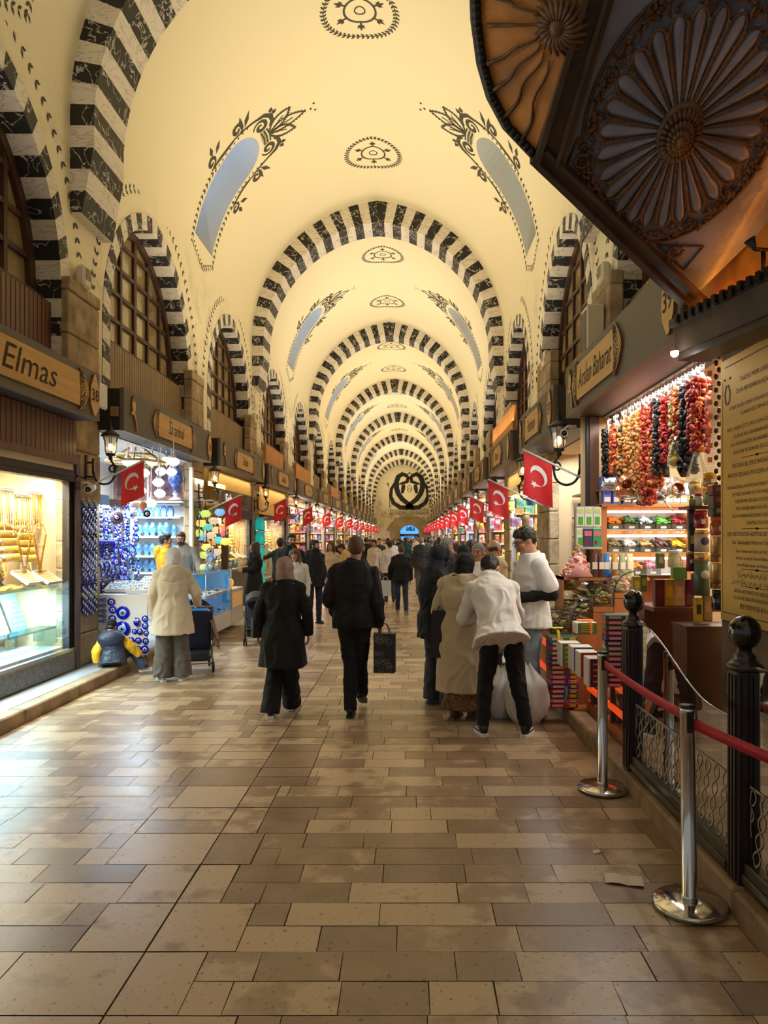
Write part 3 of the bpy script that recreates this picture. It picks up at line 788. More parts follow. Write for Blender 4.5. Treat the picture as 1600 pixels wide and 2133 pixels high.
        E_((0, -.075, -.005), (.062, .032, .045)); solidify(mb, 'hair', hm, root, min(vox, .008), 1)
    elif kind == 'long':
        E_((0, -.026, .042), (.088, .098, .090)); L = hair[2] if len(hair) > 2 else .35
        loft(mb, [(hp(0, -.045, .05), H @ V((1, 0, 0)), H @ V((0, 1, 0)), .085, .075), (hp(0, -.06, -.08), H @ V((1, 0, 0)), V((0, 1, 0)), .10, .06), (hp(0, -.075, -.08 - L * .6), V((1, 0, 0)), V((0, 1, 0)), .115, .05), (hp(0, -.08, -.08 - L), V((1, 0, 0)), V((0, 1, 0)), .08, .03)])
        for sx in (-1, 1): chain(mb, [hp(sx * .064, .02, .06), hp(sx * .076, .012, -.06), hp(sx * .085, .03, -.08 - L * .8)], [.036, .04, .028])
        if len(hair) > 3: E_((0, .07, .055), (.06, .03, .035))       # fringe
        solidify(mb, 'hair', hm, root, min(vox, .009), 2, .012, (24, 24, 3), seed)
    elif kind == 'hijab':
        E_((0, -.026, .03), (.098, .114, .108)); E_((0, -.03, -.04), (.094, .10, .11))
        nn = P['neck']; loft(mb, [(hp(0, -.02, -.04), H @ V((1, 0, 0)), H @ V((0, 1, 0)), .092, .10), (hp(0, -.02, -.11), V((1, 0, 0)), V((0, 1, 0)), .10, .10), (nn + V((0, .005, .02)), V((1, 0, 0)), V((0, 1, 0)), .125, .11), (nn + V((0, 0, -.04 - .1 * (len(hair) > 2))), V((1, 0, 0)), V((0, 1, 0)), .15 + .03 * (len(hair) > 2), .12)])
        solidify(mb, 'headscarf', hm, root, min(vox, .010), 3, .012, (8, 8, 11), seed)
    elif kind == 'beanie':
        E_((0, -.018, .052), (.086, .10, .082)); E_((0, -.03, .02), (.084, .092, .045)); solidify(mb, 'beanie', hm, root, min(vox, .009), 2, .004, (40, 40, 10), seed)
        mb = MB(); E_((0, -.06, -.02), (.068, .045, .05)); solidify(mb, 'hair', HAIRC[hair[2] if len(hair) > 2 else 'grey'], root, min(vox, .009), 1)
    elif kind == 'hoodup':
        E_((0, -.03, .035), (.105, .115, .115)); E_((0, -.03, -.06), (.10, .10, .10)); nn = P['neck']
        loft(mb, [(hp(0, -.03, -.04), H @ V((1, 0, 0)), H @ V((0, 1, 0)), .10, .10), (nn + V((0, -.01, .03)), latT, V((0, 1, 0)), .13, .11), (nn + V((0, 0, -.05)), latT, V((0, 1, 0)), .17, .12)])
        mb.torus(hp(0, .045, -.005), .085, .026, rot=H @ rotm('X', PI / 2 - .15), sx=1, sy=1.25)
        solidify(mb, 'raised_hood', hm, root, min(vox, .010), 3, .008, (8, 8, 8), seed)
    if len(hair) > 2 and hair[2] == 'beard' or (extras or {}).get('beard'):
        mb = MB(); E_((0, .038, -.072), (.060, .062, .046)); E_((0, .092, -.04), (.03, .012, .008))
        for sx in (-1, 1): E_((sx * .062, .01, -.04), (.012, .03, .045))
        solidify(mb, 'beard', HAIRC[(extras or {}).get('beardc', 'black')], root, min(vox, .008), 1, .006, (25, 25, 25), seed)
    if (extras or {}).get('glasses'):
        mb = MB()
        for sx in (-1, 1):
            mb.torus(hp(sx * .034, .104, .006), .024, .0025, rot=H @ rotm('X', PI / 2), n=18, m=6, sy=.85)
            mb.tube([hp(sx * .058, .102, .01), hp(sx * .079, .0, .012)], .0025, n=5)
        mb.tube([hp(-.01, .106, .01), hp(.01, .106, .01)], .0025, n=5)
        mb.build('glasses', mat('glasses_frame', (30, 26, 24), .3), root)
    return root, P, H, hp
cBLK = cloth('black', (5, 5, 6), sheen=.0); cNAVY = cloth('navy', (18, 22, 40)); cCREAM = cloth('cream_parka', (204, 192, 168), .75); cSHIRT = cloth('white_shirt', (216, 212, 206)); cTUNIC = cloth('white_tunic', (228, 228, 226))
cGREYP = cloth('grey_trousers', (92, 84, 76)); cTEAL = cloth('teal', (24, 58, 60)); cYEL = cloth('yellow', (224, 164, 20)); cGREY = cloth('grey_sweater', (140, 134, 124)); cCHAR = cloth('charcoal', (46, 46, 48)); cJEAN = cloth('jeans', (36, 46, 66)); cLJEAN = cloth('pale_jeans', (150, 164, 176))
cBEIGE = cloth('beige_coat', (190, 172, 142)); cTAUPE = cloth('taupe_scarf', (150, 126, 112)); cLGREY = cloth('pale_grey_scarf', (216, 216, 218)); cWHITE = cloth('white_wool', (212, 206, 194)); cLEO = mat('leopard_print', (122, 92, 54), .8, var=.95, vscale=60); cBROWN = mat('boot_leather', (96, 58, 42), .4); cGB = mat('boot_suede', (104, 92, 76), .8)
sBLK = mat('shoe_black', (16, 16, 17), .45); sWHT = mat('shoe_white', (220, 216, 210), .55); sTAN = mat('shoe_tan', (150, 128, 96), .6); cQUILT = cloth('quilted', (38, 42, 46)); cTEE = cloth('pale_tee', (206, 200, 186)); cKHA = cloth('khaki', (196, 172, 122)); cHOOD = cloth('dark_hood', (16, 16, 26)); cRED = cloth('dark_red', (110, 20, 26)); cGRN = cloth('dark_green', (28, 44, 34)); cSLATE = cloth('slate', (86, 92, 104))
def pp(px, y): return ((px - 853) * y / FPX, y)
# --- woman in the cream parka with the stroller
x, y = pp(360, 8.25)
person('woman in cream parka and pale headscarf standing beside a pushchair', (x, y, 0), .25, 1.5, 'f', .010, dict(kL=(-.11, .0, .5), aL=(-.13, -.03, .085), kR=(.10, .02, .5), aR=(.12, 0, .085), fL=(-.35, 1, 0), fR=(.3, 1, 0), eR=(.30, -.02, 1.14), wR=(.30, .20, 1.0), eL=(-.25, -.02, 1.12), wL=(-.25, .06, .86), hy=.35),
       dict(mat=cCREAM, bulk=.055, hem=.62, flare=.05, hood=1.0, fold=.018, name='parka', collar=.0), dict(mat=cGREYP, loose=.045, cuff=.078, len=.03, fold=1.6), dict(mat=sWHT, sole=sWHT, stripe=sBLK), ('hijab', cLGREY), face=False)
# --- child on the kerb
x, y = pp(236, 8.45)
person('small child in navy vest with yellow sleeves and black beanie crouching on the kerb', (x, y, .12), .35, 1.16, 'm', .009,
       dict(pel=(0, 0, .14), waist=(.0, .04, .26), chest=(-.02, .08, .40), neck=(-.03, .11, .54), head=(-.03, .13, .68), hL=(-.09, .02, .14), hR=(.09, .02, .14), kL=(-.05, .33, .3), kR=(.28, .22, .26), aL=(.05, .42, .06), aR=(.50, .06, -.04), fL=(.3, 1, 0), fR=(1, .15, 0),
            sL=(-.17, .06, .47), sR=(.13, .06, .47), eL=(-.27, .0, .27), wL=(-.26, .02, .10), eR=(.27, .06, .34), wR=(.42, .10, .17), hp=-.45, hy=-.3),
       [dict(mat=cloth('navy_vest', (34, 42, 62), .5, bump=.3, bscale=30), bulk=.045, hem=.05, hemv=(0, -.03, .04), hood=1.5, sleeves=0, name='vest', fold=.012), dict(mat=cloth('yellow_puffer', (230, 176, 24), .5), bulk=.02, hem=.1, hemv=(0, 0, .1), sr=(.075, .075, .06), name='sleeves')],
       dict(mat=cJEAN, loose=.02, cuff=.06), dict(mat=cloth('worn_shoe', (176, 160, 146)), sole=mat('sole_grey', (200, 194, 186), .6)), ('beanie', cBLK, 'black'), face=False)
# --- shop keepers of the evil eye shop
x, y = pp(344, 11.8)
person('shopkeeper in yellow hoodie seen from behind among the blue jewellery', (x, y, .118), -1.2, 1.56, 'm', .012, None, dict(mat=cYEL, bulk=.03, hem=.86, hood=.9), dict(mat=cNAVY), dict(mat=sBLK), ('short', 'black'), SKIN2, group=None)
x, y = pp(381, 12.3)
person('bearded shopkeeper with glasses in grey sweater leaning on the glass counter', (x, y, .118), PI + .15, 1.6, 'm', .010, dict(eL=(-.27, .06, 1.14), wL=(-.34, .26, .98), eR=(.24, .0, 1.14), wR=(.18, .2, 1.0), head=(.03, .06, 1.6), hp=-.2, hr=-.08, dL=(0, 1, -.2)), dict(mat=cGREY, bulk=.02, hem=.88, collarband=.035), dict(mat=cNAVY), dict(mat=sBLK), ('short', 'brown'), SKIN, dict(beard=1, beardc='brown', glasses=1))
# --- woman at the jeweller's window
x, y = pp(531, 14.)
person('woman with long hair in long black coat facing the jewellery window', (x, y, 0), PI / 2 + .25, 1.53, 'f', .012, dict(eL=(-.24, .05, 1.14), wL=(-.16, .25, 1.12), eR=(.24, .05, 1.14), wR=(.12, .26, 1.12)), dict(mat=cBLK, bulk=.035, hem=.36, flare=.07, name='coat'), dict(kind='skirt', mat=cTEAL, hem=.22), dict(mat=sBLK), ('long', 'brown', .34), face=False)
# --- couple walking away
x, y = pp(590, 6.62)
person('woman in black knee-length coat and taupe headscarf walking away', (x, y, 0), .04, 1.45, 'f', .009, dict(kL=(-.09, .05, .5), aL=(-.13, -.05, .085), fL=(-.1, 1, 0), kR=(.07, .05, .52), aR=(.06, -.02 + .28, .10), fR=(.05, 1, .1), eL=(-.26, -.03, 1.12), wL=(-.28, .06, .9), eR=(.27, -.06, 1.14), wR=(.27, .02, .9), head=(.02, .02, 1.6)),
       dict(mat=cBLK, bulk=.05, hem=.54, flare=.045, name='coat', collarband=.04, fold=.016), dict(mat=cBLK, loose=.03, cuff=.075, len=.04), dict(mat=sBLK, sole=sWHT), ('hijab', cTAUPE), face=False)
x, y = pp(737, 6.62)
person('close-cropped man in black jacket walking away with a patterned shopping bag', (x, y, 0), -.03, 1.645, 'm', .009, dict(kL=(-.04, .05, .5), aL=(-.03, -.02, .085), fL=(.0, 1, 0), hL=(-.07, 0, .93), hR=(.08, 0, .93), kR=(.05, .10, .50), aR=(.05, .30, .17), fR=(.08, 1, -.45), sR=(.18, -.015, 1.37), eR=(.228, -.05, 1.1), wR=(.24, .04, .87), eL=(-.232, -.06, 1.13), wL=(-.19, .16, .97), head=(.02, .02, 1.61), cR=1.1),
       dict(mat=cBLK, bulk=.038, hem=.85, flare=.0, collarband=.035, fold=.018), dict(mat=cBLK, loose=.008, cuff=.05), dict(mat=sBLK), ('buzz', 'buzz'), SKIN2, face=False)
# --- people coming towards the camera, left of centre
x, y = pp(615, 11.1)
person('blond woman with fringe in white wool coat walking towards the camera', (x, y, 0), PI - .1, 1.45, 'f', .010, dict(kL=(-.08, .15, .52), aL=(-.07, .16, .1)), dict(mat=cWHITE, bulk=.04, hem=.6, flare=.05, name='coat'), dict(mat=cJEAN), dict(mat=sBLK), ('long', 'dkblond', .32, 1))
x, y = pp(606, 12.3)
person('tall bearded man in black jacket walking towards the camera behind the blond woman', (x, y, 0), PI + .35, 1.68, 'm', .010, dict(hy=.15), dict(mat=cBLK, bulk=.05, hem=.8, hood=.9), dict(mat=cNAVY), dict(mat=sBLK), ('short', 'black', 'beard'), SKIN)
x, y = pp(655, 13.6)
person('bearded man in black hoodie looking towards the left shops', (x, y, 0), PI + .55, 1.57, 'm', .010, dict(hy=.75, wL=(-.2, .12, .95), wR=(.2, .12, .95)), dict(mat=cBLK, bulk=.045, hem=.78, hood=1.), dict(mat=cNAVY), dict(mat=sBLK), ('short', 'black', 'beard'), SKIN)
x, y = pp(584, 15.2)
person('man in teal t-shirt leaning on a shop front at left', (x, y, 0), .2, 1.6, 'm', .014, dict(eL=(-.36, .08, 1.28), wL=(-.42, .28, 1.2)), dict(mat=cTEAL, bulk=.015, hem=.85, slen=.42), dict(mat=cNAVY), dict(mat=sBLK), ('short', 'black'), SKIN2, face=False)
x, y = pp(690, 16.5)
person('dark-haired woman in beige coat with a badge walking towards the camera', (x, y, 0), PI - .1, 1.5, 'f', .012, dict(hy=-.2), dict(mat=cBEIGE, bulk=.035, hem=.55, flare=.06, name='coat'), dict(mat=cTEE), dict(mat=sWHT), ('long', 'brown', .26))
x, y = pp(720, 18.)
person('black-haired person in light beige jacket bending towards a stall', (x, y, 0), PI / 2, 1.5, 'f', .016, dict(head=(0, .12, 1.55), hp=-.5), dict(mat=cKHA, bulk=.05, hem=.8), dict(mat=cJEAN), dict(mat=sBLK), ('short', 'black'), face=False)
x, y = pp(779, 19.5)
person('man in loose pale t-shirt seen past the cropped man', (x, y, 0), PI - .5, 1.55, 'm', .016, None, dict(mat=cTEE, bulk=.03, hem=.78, slen=.45), dict(mat=cJEAN), dict(mat=sWHT), ('short', 'black'), SKIN2, face=False)
x, y = pp(836, 15.1)
person('man in black jacket and jeans walking away down the middle', (x, y, 0), -.05, 1.46, 'm', .012, dict(kL=(-.09, .05, .5), aL=(-.1, .2, .11), kR=(.1, .06, .5), aR=(.13, -.1, .085), wL=(-.29, .05, .9), eL=(-.27, -.06, 1.13)), dict(mat=cBLK, bulk=.05, hem=.82), dict(mat=cJEAN), dict(mat=sTAN), ('buzz', 'brown'), SKIN2, face=False)
x, y = pp(812, 18.2)
person('black-haired man in white jacket walking away beside the man in jeans', (x, y, 0), .15, 1.53, 'm', .014, None, dict(mat=cLGREY, bulk=.045, hem=.82), dict(mat=cCHAR), dict(mat=sBLK), ('short', 'black'), face=False)
x, y = pp(877, 20.5)
person('grey-haired man in dark quilted jacket and grey trousers walking away', (x, y, 0), -.15, 1.62, 'm', .014, None, dict(mat=cQUILT, bulk=.05, hem=.82, fold=.02, ff=(2, 2, 16)), dict(mat=cGREYP), dict(mat=sBLK), ('short', 'grey'), face=False)
# --- group at the spice stall
x, y = pp(908, 7.05)
person('woman in raised dark hood and black top, grey trousers, facing right', (x, y, 0), -1.3, 1.545, 'f', .009, dict(aL=(-.09, .0, .085), aR=(.13, .12, .085), kL=(-.1, .02, .5), kR=(.12, .08, .5), wL=(-.16, .16, .84), eL=(-.24, .0, 1.08), wR=(.18, .2, .9), hy=.15, hp=-.1, head=(0, .05, 1.6)),
       dict(mat=cBLK, bulk=.06, hem=.74, flare=.03, fold=.018), dict(mat=cCHAR, loose=.045, cuff=.07, len=.03), dict(mat=cGB, shaft=.06), ('hoodup', cHOOD), SKIN2)
x, y = pp(962, 6.5)
person('woman in black headscarf and long beige coat over a leopard skirt', (x, y, 0), -.3, 1.51, 'f', .009, dict(eL=(-.27, .0, 1.1), wL=(-.22, .18, .98), head=(.03, .06, 1.58), hp=-.2, hy=-.5, aL=(-.08, 0, .085), aR=(.10, .06, .085), fL=(.2, 1, 0), fR=(.55, 1, 0), wR=(.2, .25, 1.0), eR=(.25, .04, 1.12)),
       dict(mat=cBEIGE, bulk=.055, hem=.30, flare=.05, name='coat', fold=.018), dict(kind='skirt', mat=cLEO, hem=.11, flare=.04), dict(mat=cBROWN, shaft=.08, sole=cGB), ('hijab', cBLK, 1), face=False)
x, y = pp(1046, 5.98)
person('man in white shirt and black trousers bending forward over the stall, back to the camera', (x, y, 0), .0, 1.66, 'm', .0085,
       dict(pel=(-.02, 0, .90), waist=(-.03, .08, 1.03), chest=(-.05, .22, 1.18), neck=(-.07, .37, 1.31), head=(-.05, .50, 1.41), hL=(-.10, .0, .9), hR=(.08, .0, .9), kL=(-.135, .03, .49), kR=(.13, .05, .50), aL=(-.165, .0, .085), aR=(.20, -.03, .085), fL=(-.22, 1, 0), fR=(.45, 1, 0),
            sL=(-.225, .27, 1.235), sR=(.12, .28, 1.235), eL=(-.31, .30, .97), wL=(-.20, .50, .95), eR=(.19, .37, .99), wR=(.12, .58, 1.02), hp=-.75, hy=-.1),
       dict(mat=cSHIRT, bulk=.028, hemv=(-.02, -.09, .80), flare=.05, hemy=.03, fold=.020, ff=(9, 5, 3), collarband=.03, name='shirt'), dict(mat=cBLK, loose=.008, cuff=.046, fold=1.3, len=.0), dict(mat=sBLK, sole=sWHT, stripe=sWHT), ('short', 'black'), SKIN, face=False)
x, y = pp(1106, 6.65)
person('young shopman with glasses in white tunic over black sleeves looking down', (x, y, .0), PI / 2 + .25, 1.72, 'm', .009,
       dict(hp=-.42, head=(0, .06, 1.61), eL=(-.25, -.10, 1.13), wL=(-.14, .17, 1.10), dL=(.2, 1, 0), eR=(.22, -.02, 1.13), wR=(.06, .26, 1.15), dR=(-.3, 1, .2), hL=(-.09, 0, .93), kL=(-.12, .06, .52), kR=(.12, .05, .5), cL=.9, cR=1.),
       [dict(mat=cTUNIC, bulk=.032, hem=.82, flare=.03, slen=.36, sr=(.066, .070, .066), fold=.014, name='tunic', collarband=.03), dict(mat=cBLK, bulk=.008, hem=.9, name='undershirt', sr=(.055, .05, .042))], dict(mat=cLJEAN, loose=.012, cuff=.06), dict(mat=sBLK, sole=sWHT), ('short', 'black'), SKIN, dict(glasses=1))
for px, yy, h, sex, rz, top, hair, lab, sk in (
    (930, 11.2, 1.61, 'm', -1.1, cCHAR, ('short', 'grey'), 'grey-haired man in dark coat looking right beyond the hooded woman', SKIN),
    (966, 10.2, 1.5, 'm', -.5, cBLK, ('hoodup', cBLK), 'person in black hooded jacket at the stall beyond the headscarf', SKIN),
    (982, 10.6, 1.58, 'm', -.6, cBLK, ('short', 'brown'), 'brown-haired man in black jacket at the second right stall', SKIN),
    (996, 8.7, 1.55, 'm', PI - .4, cSHIRT, ('beanie', cloth('grey_knit', (128, 126, 124))), 'man in grey beanie facing the bending man', SKIN2),
    (1029, 9.1, 1.6, 'm', -.9, cKHA, ('bald', 'brown'), 'balding man in khaki jacket at the second right stall', SKIN)):
    x, y = pp(px, yy); person(lab, (x, y, 0), rz, h, sex, .011, None, dict(mat=top, bulk=.04, hem=.8), dict(mat=cNAVY), dict(mat=sBLK), hair, sk)
# --- the far crowd
rnd = random.Random(21)
tops = [('black', cBLK), ('dark red', cRED), ('dark green', cGRN), ('slate grey', cSLATE), ('beige', cBEIGE), ('white', cTUNIC), ('navy', cNAVY), ('charcoal', cCHAR), ('khaki', cKHA), ('teal', cTEAL)]
hairs = [('black hair', ('short', 'black')), ('grey hair', ('short', 'grey')), ('long brown hair', ('long', 'brown', .25)), ('a black headscarf', ('hijab', cBLK)), ('a grey cap', ('beanie', cSLATE)), ('brown hair', ('short', 'brown'))]
far = [(762, 26), (790, 24.5), (800, 31), (748, 30), (733, 24), (818, 28), (830, 36), (846, 27), (852, 40), (862, 33), (842, 46), (868, 45), (872, 27.5), (886, 31), (899, 25), (905, 34), (893, 40), (916, 22), (808, 42), (822, 52), (856, 56), (876, 52), (835, 62), (865, 64), (706, 22.5), (770, 36), (942, 17.5), (952, 14.), (920, 29), (845, 70)]
seen_ = set()
for i, (px, yy) in enumerate(far):
    tn, tm = tops[(i * 7 + i // 10) % 10]; q = (i * 5 + i // 6 + i // 3) % 6; away = rnd.random() < .5; x, y = pp(px, yy)
    while (tn, q) in seen_: q = (q + 1) % 6
    seen_.add((tn, q)); hn, hh = hairs[q]
    person('person in %s top with %s walking %s in the far crowd' % (tn, hn, 'away' if away else 'closer'), (x, y, 0), (0 if away else PI) + rnd.uniform(-.5, .5), rnd.uniform(1.48, 1.66), 'f' if 'long' in hn or 'scarf' in hn else 'm', .026 if yy > 28 else .02,
           dict(aL=(-.1, rnd.uniform(-.15, .2), .09), aR=(.1, rnd.uniform(-.15, .2), .09)), dict(mat=tm, bulk=.04, hem=rnd.choice((.8, .8, .6))), dict(mat=(cNAVY, cCHAR, cJEAN)[i % 3]), None, hh, face=False)

# ------------------------------------------------------------------ things people carry or push
def bag(name, label, cat, loc, w, d, h, m, handle=True, mats=None, rz=0., deco=None, flare=0.):
    t = thing(name, label, cat, loc, rz)
    mb = MB(); mb.add([(sx * w / 2 * (1 + flare * z), sy * d / 2, z * h) for z in (0, 1) for sx, sy in ((-1, -1), (1, -1), (1, 1), (-1, 1))], [(0, 3, 2, 1), (0, 1, 5, 4), (1, 2, 6, 5), (2, 3, 7, 6), (3, 0, 4, 7), (4, 5, 6, 7)])
    b = mb.build('body', m, t)
    if handle:
        for sy in (-1, 1):
            mb = MB(); mb.tube([(w * .22 * math.cos(PI * i / 8), sy * d * .45 * (1 - math.sin(PI * i / 8)), h + .09 * math.sin(PI * i / 8)) for i in range(9)], .004, n=6); mb.build('handle', mats or m, t)
    if deco: deco(b, w, d, h)
    return t
def swirls(b, w, d, h):
    mb = MB(); r = random.Random(3)
    for zc in (.8, .2):
        for i in range(7):
            c = (r.uniform(-.38, .38) * w, (zc + r.uniform(-.13, .13)) * h)
            for f in ribbon(spiral(c, .036, .006, r.random() * 6, 1.5, 16), .004): mb.add([(p[0], -d / 2 - .001, p[1]) for p in f], [(0, 1, 2, 3)])
    text_mesh(mb, 'KOLI', (-w * .2, -d / 2 - .001, h * .52), (1, 0, 0), (0, 0, 1), .04, .001); text_mesh(mb, 'BRIC', (-w * .2, -d / 2 - .001, h * .46), (1, 0, 0), (0, 0, 1), .04, .001)
    mb.build('print', mat('bag_print_grey', (120, 118, 116), .6), b)
x, y = pp(797, 6.62); bag('shopping_bag', 'black paper shopping bag with grey swirl print held by the man in black', 'bag', (x + .02, y, .40), .19, .10, .36, mat('bag_black', (18, 18, 20), .5), rz=-.15, deco=swirls)
x, y = pp(536, 6.6); bag('handbag', 'small black handbag held at the side of the woman in the taupe headscarf', 'bag', (x - .0, y + .05, .72), .12, .12, .17, mat('bag_leather', (14, 13, 13), .3), rz=.4)
x, y = pp(803, 15.1); bag('carrier_bag', 'white plastic carrier bag in the hand of the man in jeans', 'bag', (x, y, .40), .24, .12, .32, mat('thin_white_plastic', (205, 208, 210), .35))
x, y = pp(929, 6.5); bag('tote_bag', 'large navy tote bag hanging between the two women at the stall', 'bag', (x, y, .56), .26, .14, .42, mat('tote_navy', (14, 17, 34), .7), rz=-.5, flare=-.2)
def sack(label, loc, r, h, seed, m):
    rd = random.Random(seed); ph = [rd.random() * 6 for _ in range(6)]
    def f(u, v):
        a = 2 * PI * u; z = v * h; k = math.sin(PI * min(1, (.12 + v * .80))) ** .6 * (1 if v < .7 else 1 - (v - .7) * 2.2)
        rr = r * max(.12, k) * (1 + .10 * math.sin(3 * a + ph[0]) + .06 * math.sin(7 * a + ph[1] + v * 4) + .05 * math.sin(13 * a + ph[2] - v * 9))
        return V((rr * math.cos(a), rr * math.sin(a) * .8, z + .015 * math.sin(5 * a + ph[3]) * v))
    mb = MB(); mb.grid(f, 48, 22); mb.add([f(i / 20, 0) for i in range(20)], [tuple(range(20))])
    o = mb.build('plastic_sack', m, None, loc); return tag(o, label, 'bag')
x, y = pp(1044, 6.6); sack('white plastic sack on the floor behind the legs of the bending man', (x, y, 0), .17, .46, 1, mat('white_plastic', (222, 220, 216), .35))
x, y = pp(1098, 6.4); sack('full white plastic sack at the foot of the stall, right of the bending man', (x, y, 0), .19, .52, 5, mat('white_plastic'))
def wheel(parent, c, r, axis='X'):
    mb = MB(); R3 = rotm('Y', PI / 2); mb.torus(c, r * .8, r * .22, rot=R3, n=20); w = mb.build('wheel', mat('tyre_black', (20, 20, 21), .6), parent)
    mb = MB(); mb.lathe([(r * .62, -.008), (r * .62, .008)], c, 0, 16, rot=R3); mb.build('hub', mat('hub_grey', (120, 120, 122), .4), w)
def stroller(label, loc, rz, m, frame, s=1., extra=None):
    t = thing('pushchair', label, 'stroller', loc, rz); t.scale = (s, s, s)
    mb = MB()
    for sx in (-1, 1):
        mb.tube([(sx * .22, -.36, 1.0), (sx * .22, -.30, .98), (sx * .23, .05, .45), (sx * .22, .30, .12)], .013); mb.tube([(sx * .23, .08, .46), (sx * .22, -.30, .10)], .013); mb.tube([(sx * .23, -.02, .56), (sx * .22, .22, .62), (sx * .2, .3, .55)], .012)
    mb.tube([(-.22, -.36, 1.0), (.22, -.36, 1.0)], .017); mb.tube([(-.22, .1, .4), (.22, .1, .4)], .01); mb.tube([(-.22, -.28, .14), (.22, -.28, .14)], .01)
    mb.build('frame', frame, t)
    mb = MB(); mb.grid(lambda u, v: V((-.21 + .42 * u, [-.24, -.10, .10, .26][0] + .5 * v, .92 - .62 * min(1, v * 1.6) + .10 * max(0, v - .62) + .02 * math.sin(PI * u))), 8, 12)
    o = mb.build('seat', m, t); q = o.modifiers.new('s', 'SOLIDIFY'); q.thickness = .03
    mb = MB(); mb.grid(lambda u, v: V((.23 * math.cos(PI * u), -.20 + .40 * v, .86 + .24 * math.sin(PI * u) * (1 - .25 * v) - .05 * v)), 12, 6)
    o = mb.build('canopy', m, t); q = o.modifiers.new('s', 'SOLIDIFY'); q.thickness = .012
    mb = MB(); mb.bx(-.19, .19, -.2, .16, .16, .30, 0, .02); mb.build('basket', mat('basket_black', (26, 26, 28), .7), t)
    for sx in (-1, 1):
        for k in (-.025, .025): wheel(t, (sx * .22 + k, .31, .075), .075)
        wheel(t, (sx * .235, -.31, .085), .085)
    if extra: extra(t)
    return t
def blanket(t):
    def f(u, v): return V((.18 + .10 * v + .05 * math.sin(6 * u), -.2 + .4 * u, .80 - .34 * v + .03 * math.sin(9 * u + 2 * v)))
    mb = MB(); mb.grid(f, 12, 8); o = mb.build('blanket', cloth('mauve_blanket', (132, 104, 90)), t); q = o.modifiers.new('s', 'SOLIDIFY'); q.thickness = .015
    mb = MB()
    for i in range(16): p = f(i / 15, 1); mb.tube([p, p + V((.01, .005 * (i % 3), -.06)), p + V((.0, 0, -.12))], .004, n=4)
    mb.build('fringe', cloth('mauve_blanket', (132, 104, 90)), t)
x, y = pp(410, 8.9); stroller('navy pushchair with a mauve blanket beside the woman in the parka', (x, y, 0), .3, cloth('stroller_navy', (22, 26, 48)), mat('frame_steel', (120, 112, 100), .35, metal=.8), .8, blanket)
x, y = pp(540, 11.1); stroller('black pushchair pushed by the blond woman', (x - .05, y, 0), PI + .2, mat('stroller_black', (18, 19, 22), .6), mat('stroller_frame_dark', (30, 30, 32), .4), .72)

bag('gift_bag', 'small green gift bag with white handles standing on the row of delight boxes', 'bag', tuple(at(1414, 1206, 5.15)), .10, .05, .085, mat('gift_green', (110, 156, 76), .5), mats=mat('white_lacquer', (232, 232, 230), .25))
# ------------------------------------------------------------------ kerbs, piers, far wall
LS = [(3.9, 8.25), (8.95, 12.9), (13.5, 17.6), (18.2, 22.4), (23.0, 27.6), (28.2, 32.7), (33.3, 37.8), (38.4, 43.), (43.6, 48.2), (48.8, 53.2), (53.8, 58.), (58.6, 63.), (63.6, 68.), (68.6, 73.), (73.6, 78.)]
RS = [(4.65, 8.05), (8.75, 11.5), (12.5, 15.9), (16.8, 20.), (20.9, 24.2), (24.9, 28.4), (29.1, 32.6), (33.3, 37.), (37.7, 41.5), (42.2, 46.), (46.7, 50.6), (51.3, 55.2), (56., 60.), (60.7, 65.), (65.7, 70.5), (71.2, 77.)]
KH = .12
XL, XR = -3.95, 2.35                    # wall faces
SXL, SXR = -3.55, 1.75                  # sign fronts
def gaps(S): return [(S[i][1] + S[i + 1][0]) / 2 for i in range(len(S) - 1)]
LG, RG = gaps(LS), gaps(RS)
KERB = mat('kerb_limestone', (150, 124, 92), .7, var=.45, vscale=5, bump=.4, bscale=25)
MARB = mat('grey_marble_ledge', (176, 176, 176), .22, var=.25, vscale=3, stretch=(3, .5, 1))
def kerbs():
    for side, x0, x1, ya in ((-1, -3.55, -3.40, 1.), (1, 1.40, 1.56, .6)):
        mb = MB(); y = ya; r = random.Random(3 + side)
        while y < YEND:
            l = r.uniform(.7, 1.3)
            mb.bx(x0, x1, y + .004, y + l - .004, -.02, KH + r.uniform(-.004, .004), 0, .012); y += l
        struct(mb.build('trim_%d' % (20 + side), KERB))
    mb = MB(); mb.bx(-7.2, -3.553, -3, YEND, -.05, KH - .004)
    struct(mb.build('floor_ledge_left', MARB))
    mb = MB(); mb.bx(1.563, 6., -3, YEND, -.05, KH - .004)
    struct(mb.build('floor_ledge_right', mat('dark_ledge_stone', (150, 118, 82), .5, var=.3, vscale=4)))
kerbs()
def piers():
    for side, G, S in ((-1, LG, LS), (1, RG, RS)):
        for i, g in enumerate(G):
            mb = MB(); hw = (S[i + 1][0] - S[i][1]) / 2 + .06; rnd = random.Random(i + 40 * side)
            xf = -3.87 if side < 0 else 2.22
            z = KH - .005
            while z < 4.6:
                h = min(rnd.uniform(.28, .5), 4.62 - z)
                mb.bx(xf + rnd.uniform(-.012, .012), xf + side * .16, g - hw, g + hw, z + .003, z + h - .003, 0, .015); z += h
            o = struct(mb.build('wall_pier_%s' % ('left' if side < 0 else 'right'), STONE))
piers()
